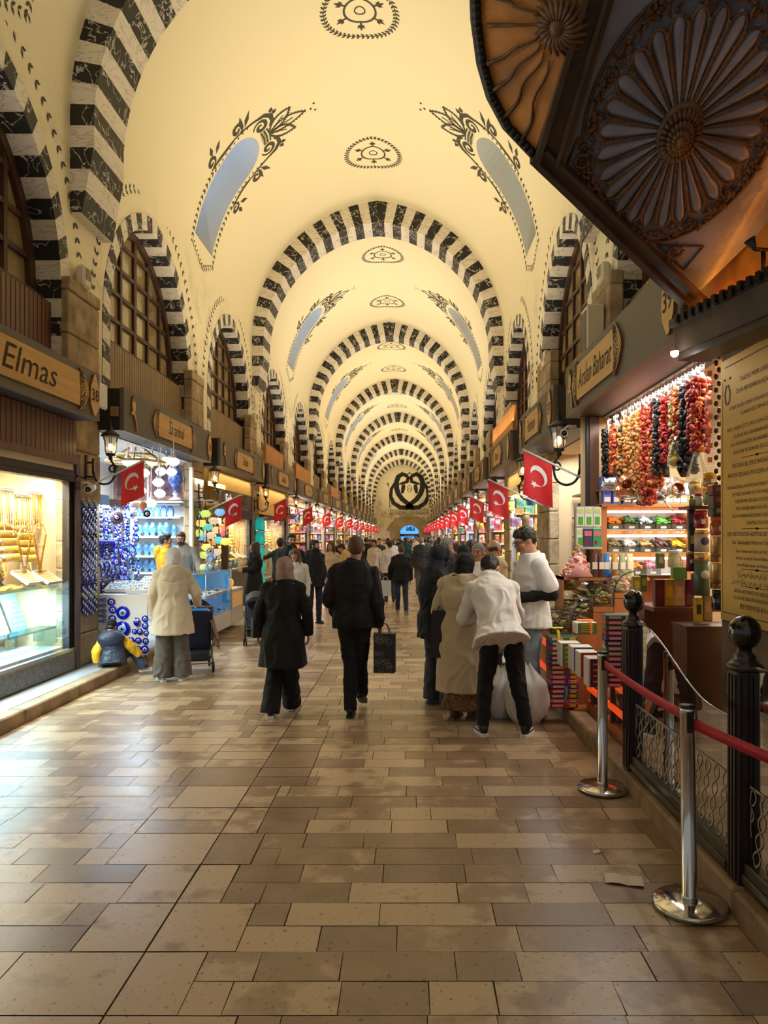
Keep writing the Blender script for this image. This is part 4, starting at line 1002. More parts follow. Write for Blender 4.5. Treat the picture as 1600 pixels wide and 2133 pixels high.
def far_wall():
    Y = YEND
    mb = MB(); m3 = lambda x, z: V((x, Y, z))
    cx = 0.
    door = [(cx - 1.08, 0), (cx - 1.08, 1.9)] + [(cx + 1.08 * math.cos(PI - PI * i / 14), 1.9 + .98 * math.sin(PI * i / 14)) for i in range(15)] + [(cx + 1.08, 1.9), (cx + 1.08, 0)]
    vs, fs = sheet([(-6, -.0), (5.2, -.0), (5.2, 10.4), (-6, 10.4)], [door], m3, 1.)
    mb.add(vs, fs, 0)
    vs, fs = sheet([(cx - 2.75, 0), (cx - 2.75, 1.4)] + [(cx + 2.75 * math.cos(PI - PI * i / 20), 1.4 + 2.6 * math.sin(PI * i / 20)) for i in range(21)] + [(cx + 2.75, 1.4), (cx + 2.75, 0)], [door], lambda x, z: V((x, Y - .05, z)), 1.)
    mb.add(vs, fs, 1)
    for i in range(len(door) - 1):
        a, b = door[i], door[i + 1]; mb.quad((a[0], Y - .06, a[1]), (b[0], Y - .06, b[1]), (b[0], Y + .5, b[1]), (a[0], Y + .5, a[1]), 1)
    for f in ribbon([(cx + .8 * math.cos(.0 + PI * i / 1), 3.6) for i in range(2)], .12): mb.add([(p[0] * .4, Y - .06, p[1]) for p in f], [(0, 1, 2, 3)], 3)
    # the mirrored calligraphy of the end wall, its inscription band and side ornaments
    def put(f, off=.02): mb.add([(cx + (p[0] - cx) * (1.3 if p[1] > 4.7 else 1), Y - off, 6.75 + (p[1] - 6.75) * 1.12 if p[1] > 4.7 else p[1]) for p in f], [(0, 1, 2, 3)], 2)
    cz = 6.75
    for sg in (-1, 1):
        m = lambda L: [(cx + sg * p[0], cz + p[1]) for p in L]
        pts = m([(.06, 1.2), (.25, 1.45), (.6, 1.62), (.95, 1.35), (1.12, .8), (1.1, .2), (.95, -.35), (.6, -.9), (.1, -1.35), (-.3, -1.62)])
        for f in ribbon(pts, [.2, .34, .42, .44, .42, .44, .44, .44, .4, .2]): put(f)
        pts = m([(-.35, -1.62), (.2, -1.72), (.8, -1.68), (1.35, -1.25), (1.6, -.6), (1.55, .1), (1.3, .65), (1.15, .8)])
        for f in ribbon(pts, [.25, .42, .42, .36, .3, .28, .2, .06]): put(f, .024)
        for f in ribbon(m([(.12, 1.25), (.2, .85), (.6, .7), (.95, .6)]), [.26, .34, .26, .06]): put(f)
        for f in ribbon(m([(.5, .55), (.55, .1), (.62, -.3)]), [.3, .34, .2]): put(f, .018)
        for f in ribbon(m([(1.75, .75), (1.82, .5), (1.78, .3), (1.9, .75)]), .06): put(f)
        for i in range(5): put(leaf2(m([(1.72, -1.75 + .2 * i)])[0], (.2, 1), .2, .1))
        for f in ribbon(m([(1.55, -3.0), (1.75, -3.25), (1.55, -3.5), (1.35, -3.25), (1.55, -3.0)]), .06): put(f)
    for f in ribbon([(cx - .2 * math.cos(2 * PI * i / 20), cz + .15 + .32 * math.sin(2 * PI * i / 20)) for i in range(21)], .04): put(f)
    for f in ribbon([(cx - .12, cz), (cx, cz + .3), (cx + .12, cz)], .05): put(f)
    for f in ribbon([(cx - .14, cz + 1.6), (cx, cz + 1.78), (cx + .14, cz + 1.6)], .09): put(f)
    for z in (4.12, 4.58):
        for f in ribbon([(cx - 2.1, z), (cx + 2.1, z)], .05): put(f)
    for x in (-2.1, 2.1):
        for f in ribbon([(cx + x, 4.1), (cx + x, 4.6)], .05): put(f)
    r = random.Random(2); x = -1.95
    while x < 1.9:
        w = r.uniform(.12, .3)
        for f in ribbon([(cx + x, 4.2 + r.random() * .1), (cx + x + w * .3, 4.45 + r.random() * .08), (cx + x + w * .6, 4.2), (cx + x + w, 4.3 + r.random() * .15)], .045): put(f)
        x += w * .9
    struct(mb.build('wall_far', [PL, mat('far_gate_stone', (176, 158, 122), .9, var=.25, vscale=1.2), mat('calligraphy_black', (22, 20, 18), .7), mat('gate_inscription', (150, 96, 48), .7)]))
    # screen of blue advertising film closing the gate
    g = thing('gate_screen', 'blue printed screen with a dark banner strip filling the arched gate at the far end', 'screen', (cx, Y + .3, 0))
    pm = MB(); pm.add([(p[0] - cx, 0, p[1]) for p in door], [tuple(range(len(door)))], 0)
    pm.build('print', mat('blue_screen_print', (96, 176, 240), .4, emit=1.1, ecol=(84, 168, 240)), g)
    pm = MB()
    for a, b in (((-1.05, .95), (-.2, 1.3)), ((-.2, 1.3), (1.05, 1.1))):
        pm.quad((a[0], -.02, a[1] - .5), (b[0], -.02, b[1] - .5), (b[0], -.02, b[1]), (a[0], -.02, a[1]))
    for x, w in ((-.3, .1), (.05, .34), (.5, .12)): pm.quad((x - w, -.02, 2.3), (x + w, -.02, 2.2), (x + w * .6, -.02, 2.75), (x - w * .3, -.02, 2.7))
    pm.build('picture', mat('screen_teal', (34, 110, 168), .5, emit=.4), g)
    pm = MB(); pm.bx(-1.08, 1.08, -.06, -.02, 1.62, 1.9)
    bn = pm.build('banner', mat('banner_navy', (20, 24, 90), .5), g)
    pm = MB(); text_mesh(pm, 'www.spicebazaar', (0, -.062, 1.76), (1, 0, 0), (0, 0, 1), .17, .003); pm.build('lettering', mat('letter_white', (235, 235, 240), .5), bn)
    pm = MB()
    for sg in (-1, 1): pm.bx(sg * 1.08 - .07, sg * 1.08 + .07, -.12, 0, 0, 2.05)
    pm.build('frame', mat('frame_black', (18, 18, 20), .4), g)
    s = thing('shop_lightbox', 'black sign with white letters over a red strip right of the far gate', 'sign', (2.05, Y - .3, 2.0))
    pm = MB(); pm.bx(-.5, .5, 0, .1, -.05, .5); b = pm.build('box', mat('frame_black'), s)
    pm = MB(); text_mesh(pm, 'Coulis', (0, -.004, .3), (1, 0, 0), (0, 0, 1), .3, .004, shear=.3); pm.build('lettering', mat('letter_white'), b)
    pm = MB(); pm.bx(-.42, .45, -.01, 0, 0, .12); pm.build('strip', mat('sign_red', (214, 44, 34), .5, emit=.4), s)
    s = tag((lambda q: (q.bx(-2.75, -2.2, Y - .1, Y - .06, 1.3, 2.25), q.build('notice_board', mat('notice_pinkish', (226, 196, 190), .6)))[1])(MB()), 'pale pink notice board on the stone left of the far gate', 'sign')
far_wall()

# ------------------------------------------------------------------ shop signs
SIGNG = mat('grey_green_fascia', (104, 98, 84), .55)
SIGND = mat('dark_brown_box', (40, 31, 25), .5)
PLY = mat('pale_ply_plate', (212, 168, 98), .45, var=.22, vscale=3, stretch=(1, .35, 6))
INK = mat('engraved_dark_line', (36, 27, 20), .7)
PLYE = mat('ply_edge', (120, 82, 44), .6)
def lace(mb, o, ux, uy, h, w, n, mi, me):
    """scalloped pierced end of a name plate; grows along +ux from o (o is the middle of its straight edge)"""
    H = h * .62; N = 30; L = []
    for i in range(N + 1):
        t = -1 + 2 * i / N
        base = w * (1 - abs(t) ** 1.6) * .95 + .012
        L.append((base + .012 * abs(math.sin(i * PI / 2.5)), t * H))
    mb.prism([(0, -H)] + L + [(0, H)], o, ux, uy, .024, mi, me)
    U = lambda p: V(o) + V(ux) * p[0] + V(uy) * p[1] + n * .0265
    q = []
    for t in (-.8, -.52, -.2, .2, .52, .8):
        q += ribbon(spiral((w * .26 * (1.15 - abs(t)), t * H), .045 * h / .3, .008, t * 3, 1.3, 12), .010)
        q += ribbon(spiral((w * .62 * (1.12 - abs(t)), t * H * .86), .036 * h / .3, .006, -t * 4, -1.2, 10), .009)
    q += ribbon([(.008, -H * .9), (.008, H * .9)], .009)
    q += ribbon([(p[0] - .022, p[1] * .93) for p in L], .007)
    for f in q: mb.add([U(p) for p in f], [(0, 1, 2, 3)], 2)

def shop_sign(side, y0, y1, txt, num, label, group=None, size=None, plate=None, tulip=True, ends=(1, 1), full=True, Z0=2.965, Z1=3.5, tsize=.26, shear=.25):
    s = side; xf = SXL if s < 0 else SXR; xw = (XL if s < 0 else XR) + s * .0
    cy = (y0 + y1) / 2
    t = thing('shop_sign', label, 'sign', (xf, cy, Z0), 0, group)
    L = y1 - y0; H = Z1 - Z0; d = abs(xf - xw) - .02
    mb = MB(); mb.bx(0, s * .05, -L / 2, L / 2, 0, H)
    mb.build('fascia_board', SIGNG, t)
    mb = MB(); mb.bx(s * .052, s * d, -L / 2 + .0, L / 2 - .0, .005, H - .01)
    mb.build('box_side', SIGND if s < 0 else mat('fascia_return', (66, 58, 46), .5), t)
    # axes on the face as read from the hall
    ux = V((0, 1, 0)) if s < 0 else V((0, -1, 0)); uz = V((0, 0, 1)); n = ux.cross(uz).normalized()
    pc, pw, ph = plate or (0., L * .36, .33)
    o = V((-s * .0, 0, H / 2)) + ux * pc
    mb = MB(); mb.prism([(-pw / 2, -ph / 2), (pw / 2, -ph / 2), (pw / 2, ph / 2), (-pw / 2, ph / 2)], o, ux, uz, .022, 0, 1)
    if full:
        if ends[1]: lace(mb, o + ux * pw / 2, ux, uz, ph, .2, n, 0, 1)
        if ends[0]:
            # mirrored end
            m2 = MB(); lace(m2, V((0, 0, 0)), V((1, 0, 0)), V((0, 0, 1)), ph, .2, V((0, -1, 0)), 0, 1)
            vs = [o - ux * (pw / 2 + p[0]) + uz * p[2] - n * p[1] for p in m2.v]
            for f, mi in zip(m2.f, m2.m): mb.f.append(tuple(len(mb.v) + i for i in f)); mb.m.append(mi); mb.sm.append(False)
            mb.v.extend(tuple(p) for p in vs)
    pl = mb.build('name_plate', [PLY, PLYE, INK], t)
    if txt:
        mb = MB(); text_mesh(mb, txt, o + n * .0225, ux, uz, tsize, .002, shear=shear, width=size)
        mb.build('lettering', INK, pl)
    if num is not None:
        # pointed number tag at the far reading end
        no = V((0, 0, H / 2)) + ux * (L / 2 - .17)
        og = [(-.02, -.23), (.02, -.23)] + [(.12 * math.cos(a), -.02 + .2 * math.sin(a)) for a in (-.5, 0, .5)] + [(.015, .23), (-.015, .23)] + [(-.12 * math.cos(a), -.02 + .2 * math.sin(a)) for a in (.5, 0, -.5)]
        mb = MB(); mb.prism(og, no, ux, uz, .024, 0, 1); tg = mb.build('number_tag', [PLY, PLYE], t)
        if num:
            mb = MB(); text_mesh(mb, num, no + n * .0245 - uz * .01, ux, uz, .19, .002, bold=.01); mb.build('number', INK, tg)
    if tulip:
        to = V((0, 0, H / 2)) - ux * (L / 2 - .28)
        mb = MB()
        mb.prism([(-.045, .02), (0, .0), (.045, .02), (.06, .09), (.03, .17), (.015, .12), (0, .22), (-.02, .12), (-.04, .2), (-.06, .1)], to, ux, uz, .022, 0, 1)
        mb.prism([(-.1, -.0), (-.06, -.045), (.0, -.02), (.045, -.08), (.1, -.22), (.12, -.22), (.09, -.1), (.04, -.0), (-.02, .01)], to, ux, uz, .022, 0, 1)
        mb.build('tulip_ornament', [PLY, PLYE], t)
    return t
left_names = [('Elmas', '38', 'grey shop sign with ply plate reading Elmas, numbered 38, nearest on the left wall', 2.2),
              ('\u0130stanbul', '36', 'grey shop sign with ply plate reading \u0130stanbul over the evil eye shop', .72),
              ('Sultans', '', 'grey shop sign with small lettering Sultans, third along the left wall', .5),
              ('G\u00fcm\u00fc\u015f \u0131\u015f\u0131k', '', 'grey shop sign with two-word plate, fourth along the left wall', .7),
              ('Hac\u0131 Bey', '', 'grey shop sign with pale plate below an orange wood panel, fifth along the left wall', .7),
              ('Lale', '', 'grey shop sign with pale plate, sixth along the left wall', .6)]
for i, (y0, y1) in enumerate(LS):
    if i == 0: shop_sign(-1, y0, y1, 'Elmas', '38', left_names[0][2], plate=(.62, 2.05, .36), size=.98, tulip=False, tsize=.34)
    elif i == 1: shop_sign(-1, y0, y1, *left_names[1][:3], size=.72, plate=(-.02, 1.55, .34))
    elif i < 6: shop_sign(-1, y0, y1, *left_names[i][:3], size=left_names[i][3], plate=(-.05, 1.5, .34), full=i < 5)
    else: shop_sign(-1, y0, y1, None, None, 'small grey shop sign with plain pale plate, far along the left wall', 'far signs on the left wall', full=False, tulip=False)
right_names = [('Arslan Baharat', '39', 'grey shop sign with ply plate reading Arslan Baharat, numbered 39', 1.12),
               ('Harmony', '37', 'grey shop sign with ply plate reading Harmony, second on the right wall', .6),
               ('Y\u00f6resel', '', 'grey shop sign above a striped blind, third along the right wall', .6),
               ('Efes', '', 'grey shop sign with pale plate and orange panel above, fourth along the right wall', .6),
               ('Pera', '', 'grey shop sign with pale plate, fifth along the right wall', .6)]
for i, (y0, y1) in enumerate(RS):
    if i == 0: shop_sign(1, y0, y1, *right_names[0][:3], size=1.2, plate=(-.42, 1.36, .36), tsize=.27, shear=.28)
    elif i < 5: shop_sign(1, y0, y1, *right_names[i][:3], size=right_names[i][3], plate=(-.1, 1.1, .34), full=i < 4)
    else: shop_sign(1, y0, y1, None, None, 'small grey shop sign with plain pale plate, far along the right wall', 'far signs on the right wall', full=False, tulip=False)

# ------------------------------------------------------------------ wall lanterns
IRON = mat('black_cast_iron', (24, 22, 21), .45)
FROST = glass('lantern_glass', (.95, .9, .8), .15, .2)
GLOW = mat('glowing_bulb', (255, 226, 170), .4, emit=22, ecol=(255, 214, 150))
def make_lantern():
    """pier at local x=0; arm reaches toward +x"""
    t = thing('wall_lantern', None, None)
    mb = MB(); mb.box((.012, 0, -.02), (.024, .06, .36), 0, None, .008); mb.build('wall_plate', IRON, t)
    mb = MB()
    mb.tube([(.02, 0, .07), (.09, 0, .07)], .012); mb.tube([(.09, 0, .12), (.09, 0, -.05), (.1, 0, -.1), (.02, 0, -.1)], .013)
    arc = [(.1 + .125 - .125 * math.cos(PI * i / 12), 0, -.06 - .13 * math.sin(PI * i / 12)) for i in range(13)]
    arc = [(.09, 0, -.02)] + arc + [(.36, 0, .0)]
    mb.tube(arc, .013)
    sp = spiral((.325, -.01), .055, .012, .3, 1.2, 22)
    mb.tube([(p[0], 0, p[1]) for p in sp], [.013 - .006 * i / 22 for i in range(23)])
    mb.tube([(.36, 0, -.0), (.33, 0, .06), (.3, 0, .1)], .013)
    mb.build('scroll_arm', IRON, t)
    c = (.3, 0, .1)
    mb = MB(); mb.lathe([(.012, 0), (.03, .01), (.022, .04), (.055, .055), (.06, .075), (.05, .08)], c, 0, 8)
    mb.build('cup', IRON, t)
    mb = MB(); mb.lathe([(.05, .08), (.062, .1), (.066, .16), (.074, .23), (.092, .285), (.088, .287), (.07, .23), (.06, .16), (.055, .1)], c, 0, 6, False)
    g = mb.build('glass_shade', FROST, t)
    mb = MB()
    for k in range(6):
        w = 2 * PI * k / 6
        mb.tube([(c[0] + r * math.cos(w), c[1] + r * math.sin(w), c[2] + z) for r, z in ((.055, .08), (.064, .1), (.068, .16), (.076, .23), (.094, .285))], .0045, n=5)
    mb.build('cage_bars', IRON, t)
    mb = MB(); mb.lathe([(.112, .28), (.118, .287), (.1, .31), (.065, .335), (.03, .36), (.028, .385), (.012, .395), (.016, .42), (.01, .44), (.005, .48)], c, 0, 8)
    mb.build('roof_cap', IRON, t)
    mb = MB(); mb.ell((c[0], c[1], c[2] + .155), (.026, .026, .045)); mb.build('bulb', GLOW, t)
    return t
# ------------------------------------------------------------------ flags
RED = mat('flag_red_cloth', (206, 22, 28), .65, sheen=.2)
WHITE = mat('flag_white', (240, 236, 230), .65)
POLE = mat('white_flag_pole', (225, 222, 214), .4)
def make_flag(seed=0):
    """pole base at origin on the pier, leaning out along +x and up; cloth hangs from it"""
    t = thing('flag', None, None)
    tip = V((.75, 0, .36)); mb = MB(); mb.tube([(0, 0, 0), tip], .011); mb.build('pole', POLE, t)
    a0, a1 = V((.47, 0, .226)), V((.745, 0, .357)); W, H = 1., .42
    rnd = random.Random(seed); ph = rnd.random() * 6
    def cl(u, v, off=0.):
        p = a0.lerp(a1, u) + V((-.03 * v + .04 * v * (1 - u), 0, -H * v))
        p.x += .05 * v * v * (u - .3)
        w = math.sin(u * 7 + ph + v * 2) * .018 * v + .05 * v * (u > .75) * (u - .75)
        return p + V((0, w + off, 0))
    mb = MB(); mb.grid(lambda u, v: cl(u, v), 14, 16, 0)
    # crescent and star; u across the strip, v down it
    for off in (-.004, .004):
        ph_ = []
        cu, cv, r1, r2 = .47, .42, .3, .24
        N = 26
        o = [(cu + r1 * math.cos(a), cv + r1 * .72 * math.sin(a)) for a in [.62 + (2 * PI - 1.24) * i / N for i in range(N + 1)]]
        ii = [(cu + .085 + r2 * math.cos(a), cv + .045 + r2 * .72 * math.sin(a)) for a in [.75 + (2 * PI - 1.5) * i / N for i in range(N + 1)]]
        rot = .55
        def rt(p): x, y = p[0] - cu, (p[1] - cv) / .72; return (cu + x * math.cos(rot) - y * math.sin(rot), cv + .72 * (x * math.sin(rot) + y * math.cos(rot)))
        o = [rt(p) for p in o]; ii = [rt(p) for p in ii]
        for i in range(N): mb.add([cl(*p, off) for p in (o[i], o[i + 1], ii[i + 1], ii[i])], [(0, 1, 2, 3)], 1)
        sc = (.64, .66); st = [(sc[0] + r * math.cos(a), sc[1] + r * .72 * math.sin(a)) for i in range(10) for r, a in [((.13, .05)[i % 2], -.9 + PI * i / 5)]]
        mb.add([cl(*sc, off)] + [cl(*p, off) for p in st], [(0, i + 1, (i + 1) % 10 + 1) for i in range(10)], 1)
    mb.build('cloth', [RED, WHITE], t)
    return t
LAN0 = make_lantern(); FL0 = make_flag(1)
used = [0, 0]
def place(proto, k, loc, rz, label, cat, group, scale=None):
    if not used[k]:
        used[k] = 1; o = proto; o.location = loc; o.rotation_euler = (0, 0, rz); tag(o, label, cat, group)
        if scale: o.scale = (scale,) * 3
        return o
    o = dup(proto, loc, rz, label, group, scale=scale); o['category'] = cat; return o
for i, g in enumerate(LG):
    lab = ['black iron wall lantern left of the \u0130stanbul sign, biggest on the left', 'black iron wall lantern below the Sultans sign on the left', 'black iron wall lantern before the first ribbed yellow blind on the left'][i] if i < 3 else 'black iron wall lantern far along the left wall'
    place(LAN0, 0, (-3.87, g - .0, 2.46), 0, lab, 'lantern', None if i < 3 else 'far lanterns on the left')
    lab = ['red flag with white crescent on a pole before the hanging white lamps', 'red flag hanging straight down beside the coloured mosaic lamps', 'red flag below the ribbed yellow blind on the left'][i] if i < 3 else 'small red flag with white crescent far along the left wall'
    f = place(FL0, 1, (-3.87, g - .12, 2.19 - (.0 if i != 1 else .16)), 0 if i != 1 else .5, lab, 'flag', None if i < 3 else 'far flags on the left', 1. if i < 1 else 1.12)
for i, g in enumerate(RG):
    lab = ['black iron wall lantern left of the hanging dried peppers, biggest on the right', 'black iron wall lantern before the striped blind on the right'][i] if i < 2 else 'black iron wall lantern far along the right wall'
    place(LAN0, 0, (2.07 if i == 0 else 2.2, g - .1, 2.46), PI, lab, 'lantern', None if i < 2 else 'far lanterns on the right', 1.15 if i == 0 else 1.1)
    lab = ['large red flag with crescent and star on a white pole before the spice shop pier', 'red flag with crescent behind the largest one on the right'][i] if i < 2 else 'small red flag with white crescent far along the right wall'
    place(FL0, 1, (2.18, g - .25, 2.2 if i == 0 else 2.15), PI, lab, 'flag', None if i < 2 else 'far flags on the right', 1.2 if i < 2 else 1.12)

# ------------------------------------------------------------------ small fittings on the piers
def speaker_box(side, y, z, label, x=None):
    x = x if x is not None else ((XL + .02) if side < 0 else (XR - .02)); s = -side
    t = thing('speaker_box', label, 'speaker', (x, y, z))
    mb = MB(); mb.box((s * .06, 0, 0), (.12, .2, .26), 0, None, .03); mb.build('case', mat('old_white_plastic', (222, 210, 180), .5), t)
    mb = MB(); mb.box((s * .122, 0, .03), (.006, .13, .13)); mb.build('grille', mat('grille_grey', (130, 122, 104), .6), t)
    mb = MB(); mb.tube([(s * .03, 0, -.13), (s * .03, 0, -.9)], .008); mb.build('cable', mat('cable_brown', (70, 40, 30), .6), t)
speaker_box(-1, 8.55, 4.72, 'small white speaker box high on the left pier above number 38')
speaker_box(1, 8.4, 4.7, 'white speaker box high on the right pier beside the slatted panel')
speaker_box(-1, 18.0, 4.6, 'small white speaker box on the third left pier'); speaker_box(1, 12.0, 4.6, 'small white speaker box on the second right pier')
t = thing('air_curtain', 'tall grey and white unit under the speaker box on the right pier', 'air conditioner', (2.2, 8.25, 3.55))
mb = MB(); mb.bx(-.2, 0, -.14, .14, 0, .72, 0, .015); mb.build('case', mat('old_white_plastic'), t)
mb = MB(); mb.bx(-.206, -.2, -.1, .1, .06, .66); mb.build('grille', mat('dark_vent', (78, 74, 68), .5), t)
def camera(x, y, z, s, label):
    t = thing('security_camera', label, 'camera', (x, y, z))
    mb = MB(); mb.tube([(0, 0, 0), (s * .1, 0, 0), (s * .14, 0, -.03)], .018); mb.build('bracket', mat('camera_white', (230, 230, 228), .35), t)
    mb = MB(); mb.tube([(s * .12, .1, -.05), (s * .16, -.1, -.09)], .045, n=12); b = mb.build('body', mat('camera_white'), t)
    mb = MB(); mb.tube([(s * .158, -.101, -.089), (s * .161, -.115, -.092)], .032, n=12); mb.build('lens', mat('lens_black', (10, 10, 12), .1), b)
camera(-3.87, 8.42, 2.28, 1, 'white security camera on the pier below the wood panel of number 38')
camera(-3.87, 17.75, 2.75, 1, 'white security camera on the pier right of the Sultani window')
camera(1.9, 8.2, 2.9, -1, 'white spotlight camera under the end of the Arslan Baharat sign')
t = thing('junction_box', 'pale square switch box on the dark end of the \u0130stanbul sign', 'box', (-3.66, 8.945, 3.2))
mb = MB(); mb.box((0, -.012, 0), (.1, .024, .12), 0, None, .006); mb.build('cover', mat('box_beige', (150, 126, 90), .6), t)
mb = MB(); mb.box((0, -.027, .0), (.012, .006, .03)); mb.build('switch', mat('grille_grey'), t)
t = tag((lambda q: (q.box((-3.62, 8.45, 3.3), (.05, .28, .3), 0, None, .02), q.build('white_box', mat('camera_white')))[1])(MB()), 'plain white box between sign 38 and the \u0130stanbul sign', 'box')
# orange wood panels above some far signs
for s, y0, y1, lab in ((-1, 18.3, 20.8, 'brown wood panel above the fourth left sign'), (-1, 23.2, 26.5, 'orange brown wood panel above the fifth left sign'), (-1, 33.6, 36.6, 'bright orange wood panel above a far left sign'), (1, 12.9, 16., 'orange wood panel above the third right sign')):
    xf = (SXL if s < 0 else SXR); mb = MB(); mb.bx(xf + s * .1, xf + s * .16, y0, y1, 3.5, 4.0)
    o = tag(mb.build('wood_panel', mat('orange_ply', (196, 128, 56), .5, var=.2, vscale=3)), lab, 'panel')
# ------------------------------------------------------------------ right foreground: pier with plaque, glass fence, barrier posts, wooden pavilion
STONED = mat('dark_pier_stone', (120, 106, 90), .9, var=.5, vscale=3.5, bump=.8, bscale=10)
def front_pier():
    mb = MB(); rnd = random.Random(9); z = KH - .004
    while z < 4.4:
        h = rnd.uniform(.45, .6); mb.bx(2.0, 3.4, 1.2, 4.62, z, z + h - .004, 0, .012); z += h
    struct(mb.build('wall_pier_plaque', STONED))
front_pier()
BRASS = mat('brushed_gold_plaque', (186, 150, 62), .38, metal=.75, var=.15, vscale=2)
def plaque():
    y0, y1, z0, z1 = 3.58, 4.53, 1.13, 2.74
    t = thing('history_plaque', 'large gold metal plaque of engraved black text on the right stone pier', 'plaque', (1.985, (y0 + y1) / 2, z0))
    w, h = y1 - y0, z1 - z0; ux, uz, n = V((0, -1, 0)), V((0, 0, 1)), V((-1, 0, 0))
    mb = MB(); mb.box((0, 0, h / 2), (.03, w + .03, h + .03), 0, None, .004); mb.build('backing', mat('plaque_backing', (30, 28, 26), .5), t)
    mb = MB(); mb.box((-.02, 0, h / 2), (.012, w, h)); pl = mb.build('plate', BRASS, t)
    mb = MB(); e = V((-.0265, 0, h / 2))
    for a, b in (((-.47, -.47), (.47, -.47)), ((.47, -.47), (.47, .47)), ((.47, .47), (-.44, .47)), ((-.47, .42), (-.47, -.47))):
        for f in ribbon([(a[0] * w, a[1] * h), (b[0] * w, b[1] * h)], .006): mb.add([e + ux * p[0] + uz * p[1] for p in f], [(0, 1, 2, 3)])
    mb.build('border_line', INK, pl)
    mb = MB()
    lines = [(.075, .40, 'TAR\u0130H\u0130 MISIR \u00c7AR\u015eISI 1597-1664', .034), (.075, .36, 'DUA MEYDANI AH\u015eAP EZAN K\u00d6\u015eK\u00dc', .034),
             (0, .305, 'G\u00dcNEY DO\u011eU CEPHE Y\u00d6N\u00dcNDE OLAN BU VAKF\u0130YE', .026), (0, .275, 'OLARAK N\u0130\u015e\u0130 M\u0130MARL\u0130\u011e\u0130YLE', .026),
             (0, .225, 'MISIR \u00c7AR\u015eISI \u00c7\u0130FT\u0130 \u00c7AR\u015eI OLMA \u00d6ZELL\u0130\u011e\u0130 \u0130LE B\u0130L\u0130N\u0130R', .026), (0, .195, 'UZUN VE KISA KENARININ B\u0130RLE\u015eT\u0130\u011e\u0130 YER', .026), (0, .165, 'DUA MEYDANI D\u0130YE ADLANDIRILIR ESNAF SABAH', .026), (0, .135, 'DUA EDER VE G\u00dcNE BU \u015eEK\u0130LDE BA\u015eLARDI', .026),
             (0, .085, 'HISTORICAL SPICE BAZAAR 1597-1664', .032), (0, .05, 'PRAYER SQUARE WOODEN AZAN PAVILION', .032),
             (0, .005, 'THIS BALCONY LOCATED SOUTHEAST IN THE LONG HALL', .025), (0, -.022, 'THE SPICE BAZAAR IS A TWO-BAZAAR COMPLEX', .025), (0, -.049, 'THE PRAYER SQUARE IS LOCATED WHERE', .025), (0, -.076, 'THE LONGER AND SHORTER SIDES MEET', .025), (0, -.103, 'EACH MORNING ARTISANS USED TO CONVENE', .025), (0, -.13, 'STARTING THE DAY', .025),
             (0, -.17, 'DER HISTORISCHE \u00c4GYPTISCHE BASAR 1597-1664', .03), (0, -.2, 'Der Gebetsplatz H\u00f6lzerner Gebetsrufbalkon', .03), (0, -.232, 'Dieser Balkon der sich in der S\u00fcd Ost Richtung', .024), (0, -.257, 'befindet wurde als Gebetsrufbalkon verwendet', .024), (0, -.282, 'Jeden Morgen kamen die H\u00e4ndler zusammen', .024),
             (0, -.315, '\u0627\u0644\u0633\u0648\u0642 \u0627\u0644\u0645\u0635\u0631\u064a \u0627\u0644\u062a\u0627\u0631\u064a\u062e\u064a', .034), (0, -.345, '\u0634\u0631\u0641\u0629 \u0627\u0644\u0623\u0630\u0627\u0646 \u0627\u0644\u062e\u0634\u0628\u064a\u0629 \u0641\u064a \u0633\u0627\u062d\u0629 \u0627\u0644\u062f\u0639\u0627\u0621', .03),
             (0, -.38, 'BAZAR HIST\u00d3RICO DE ESPECIAS 1597-1664', .026), (0, -.405, 'PLAZA DE ORACI\u00d3N BALC\u00d3N DE MADERA', .026), (0, -.435, '\u6b74\u53f2\u7684\u9999\u6599\u5e02\u5834 \u7948\u308a\u306e\u5e83\u5834', .03)]
    for x, v, s, sz in lines: text_mesh(mb, s, e + ux * x * w + uz * v * h, ux, uz, sz * 1.15, .0005)
    for v in (.11, -.15, -.297, -.36):
        for f in ribbon([(-.2 * w, v * h), (.2 * w, v * h)], .004): mb.add([e + ux * p[0] + uz * p[1] for p in f], [(0, 1, 2, 3)])
        for f in [leaf2((-.03, v * h), (1, 0), .06, .018)]: mb.add([e + ux * p[0] + uz * p[1] for p in f], [(0, 1, 2, 3)])
    # small crest of two mirrored letters, top corner
    for sg in (-1, 1):
        for f in ribbon([(-.40 * w + sg * .012, .40 * h), (-.40 * w + sg * .035, .37 * h), (-.40 * w + sg * .03, .34 * h), (-.40 * w + sg * .008, .325 * h)], .016): mb.add([e + ux * p[0] + uz * p[1] for p in f], [(0, 1, 2, 3)])
        for f in [leaf2((-.40 * w + sg * .02, .42 * h), (sg, .3), .035, .02)]: mb.add([e + ux * p[0] + uz * p[1] for p in f], [(0, 1, 2, 3)])
    mb.build('engraved_text', INK, pl)
plaque()

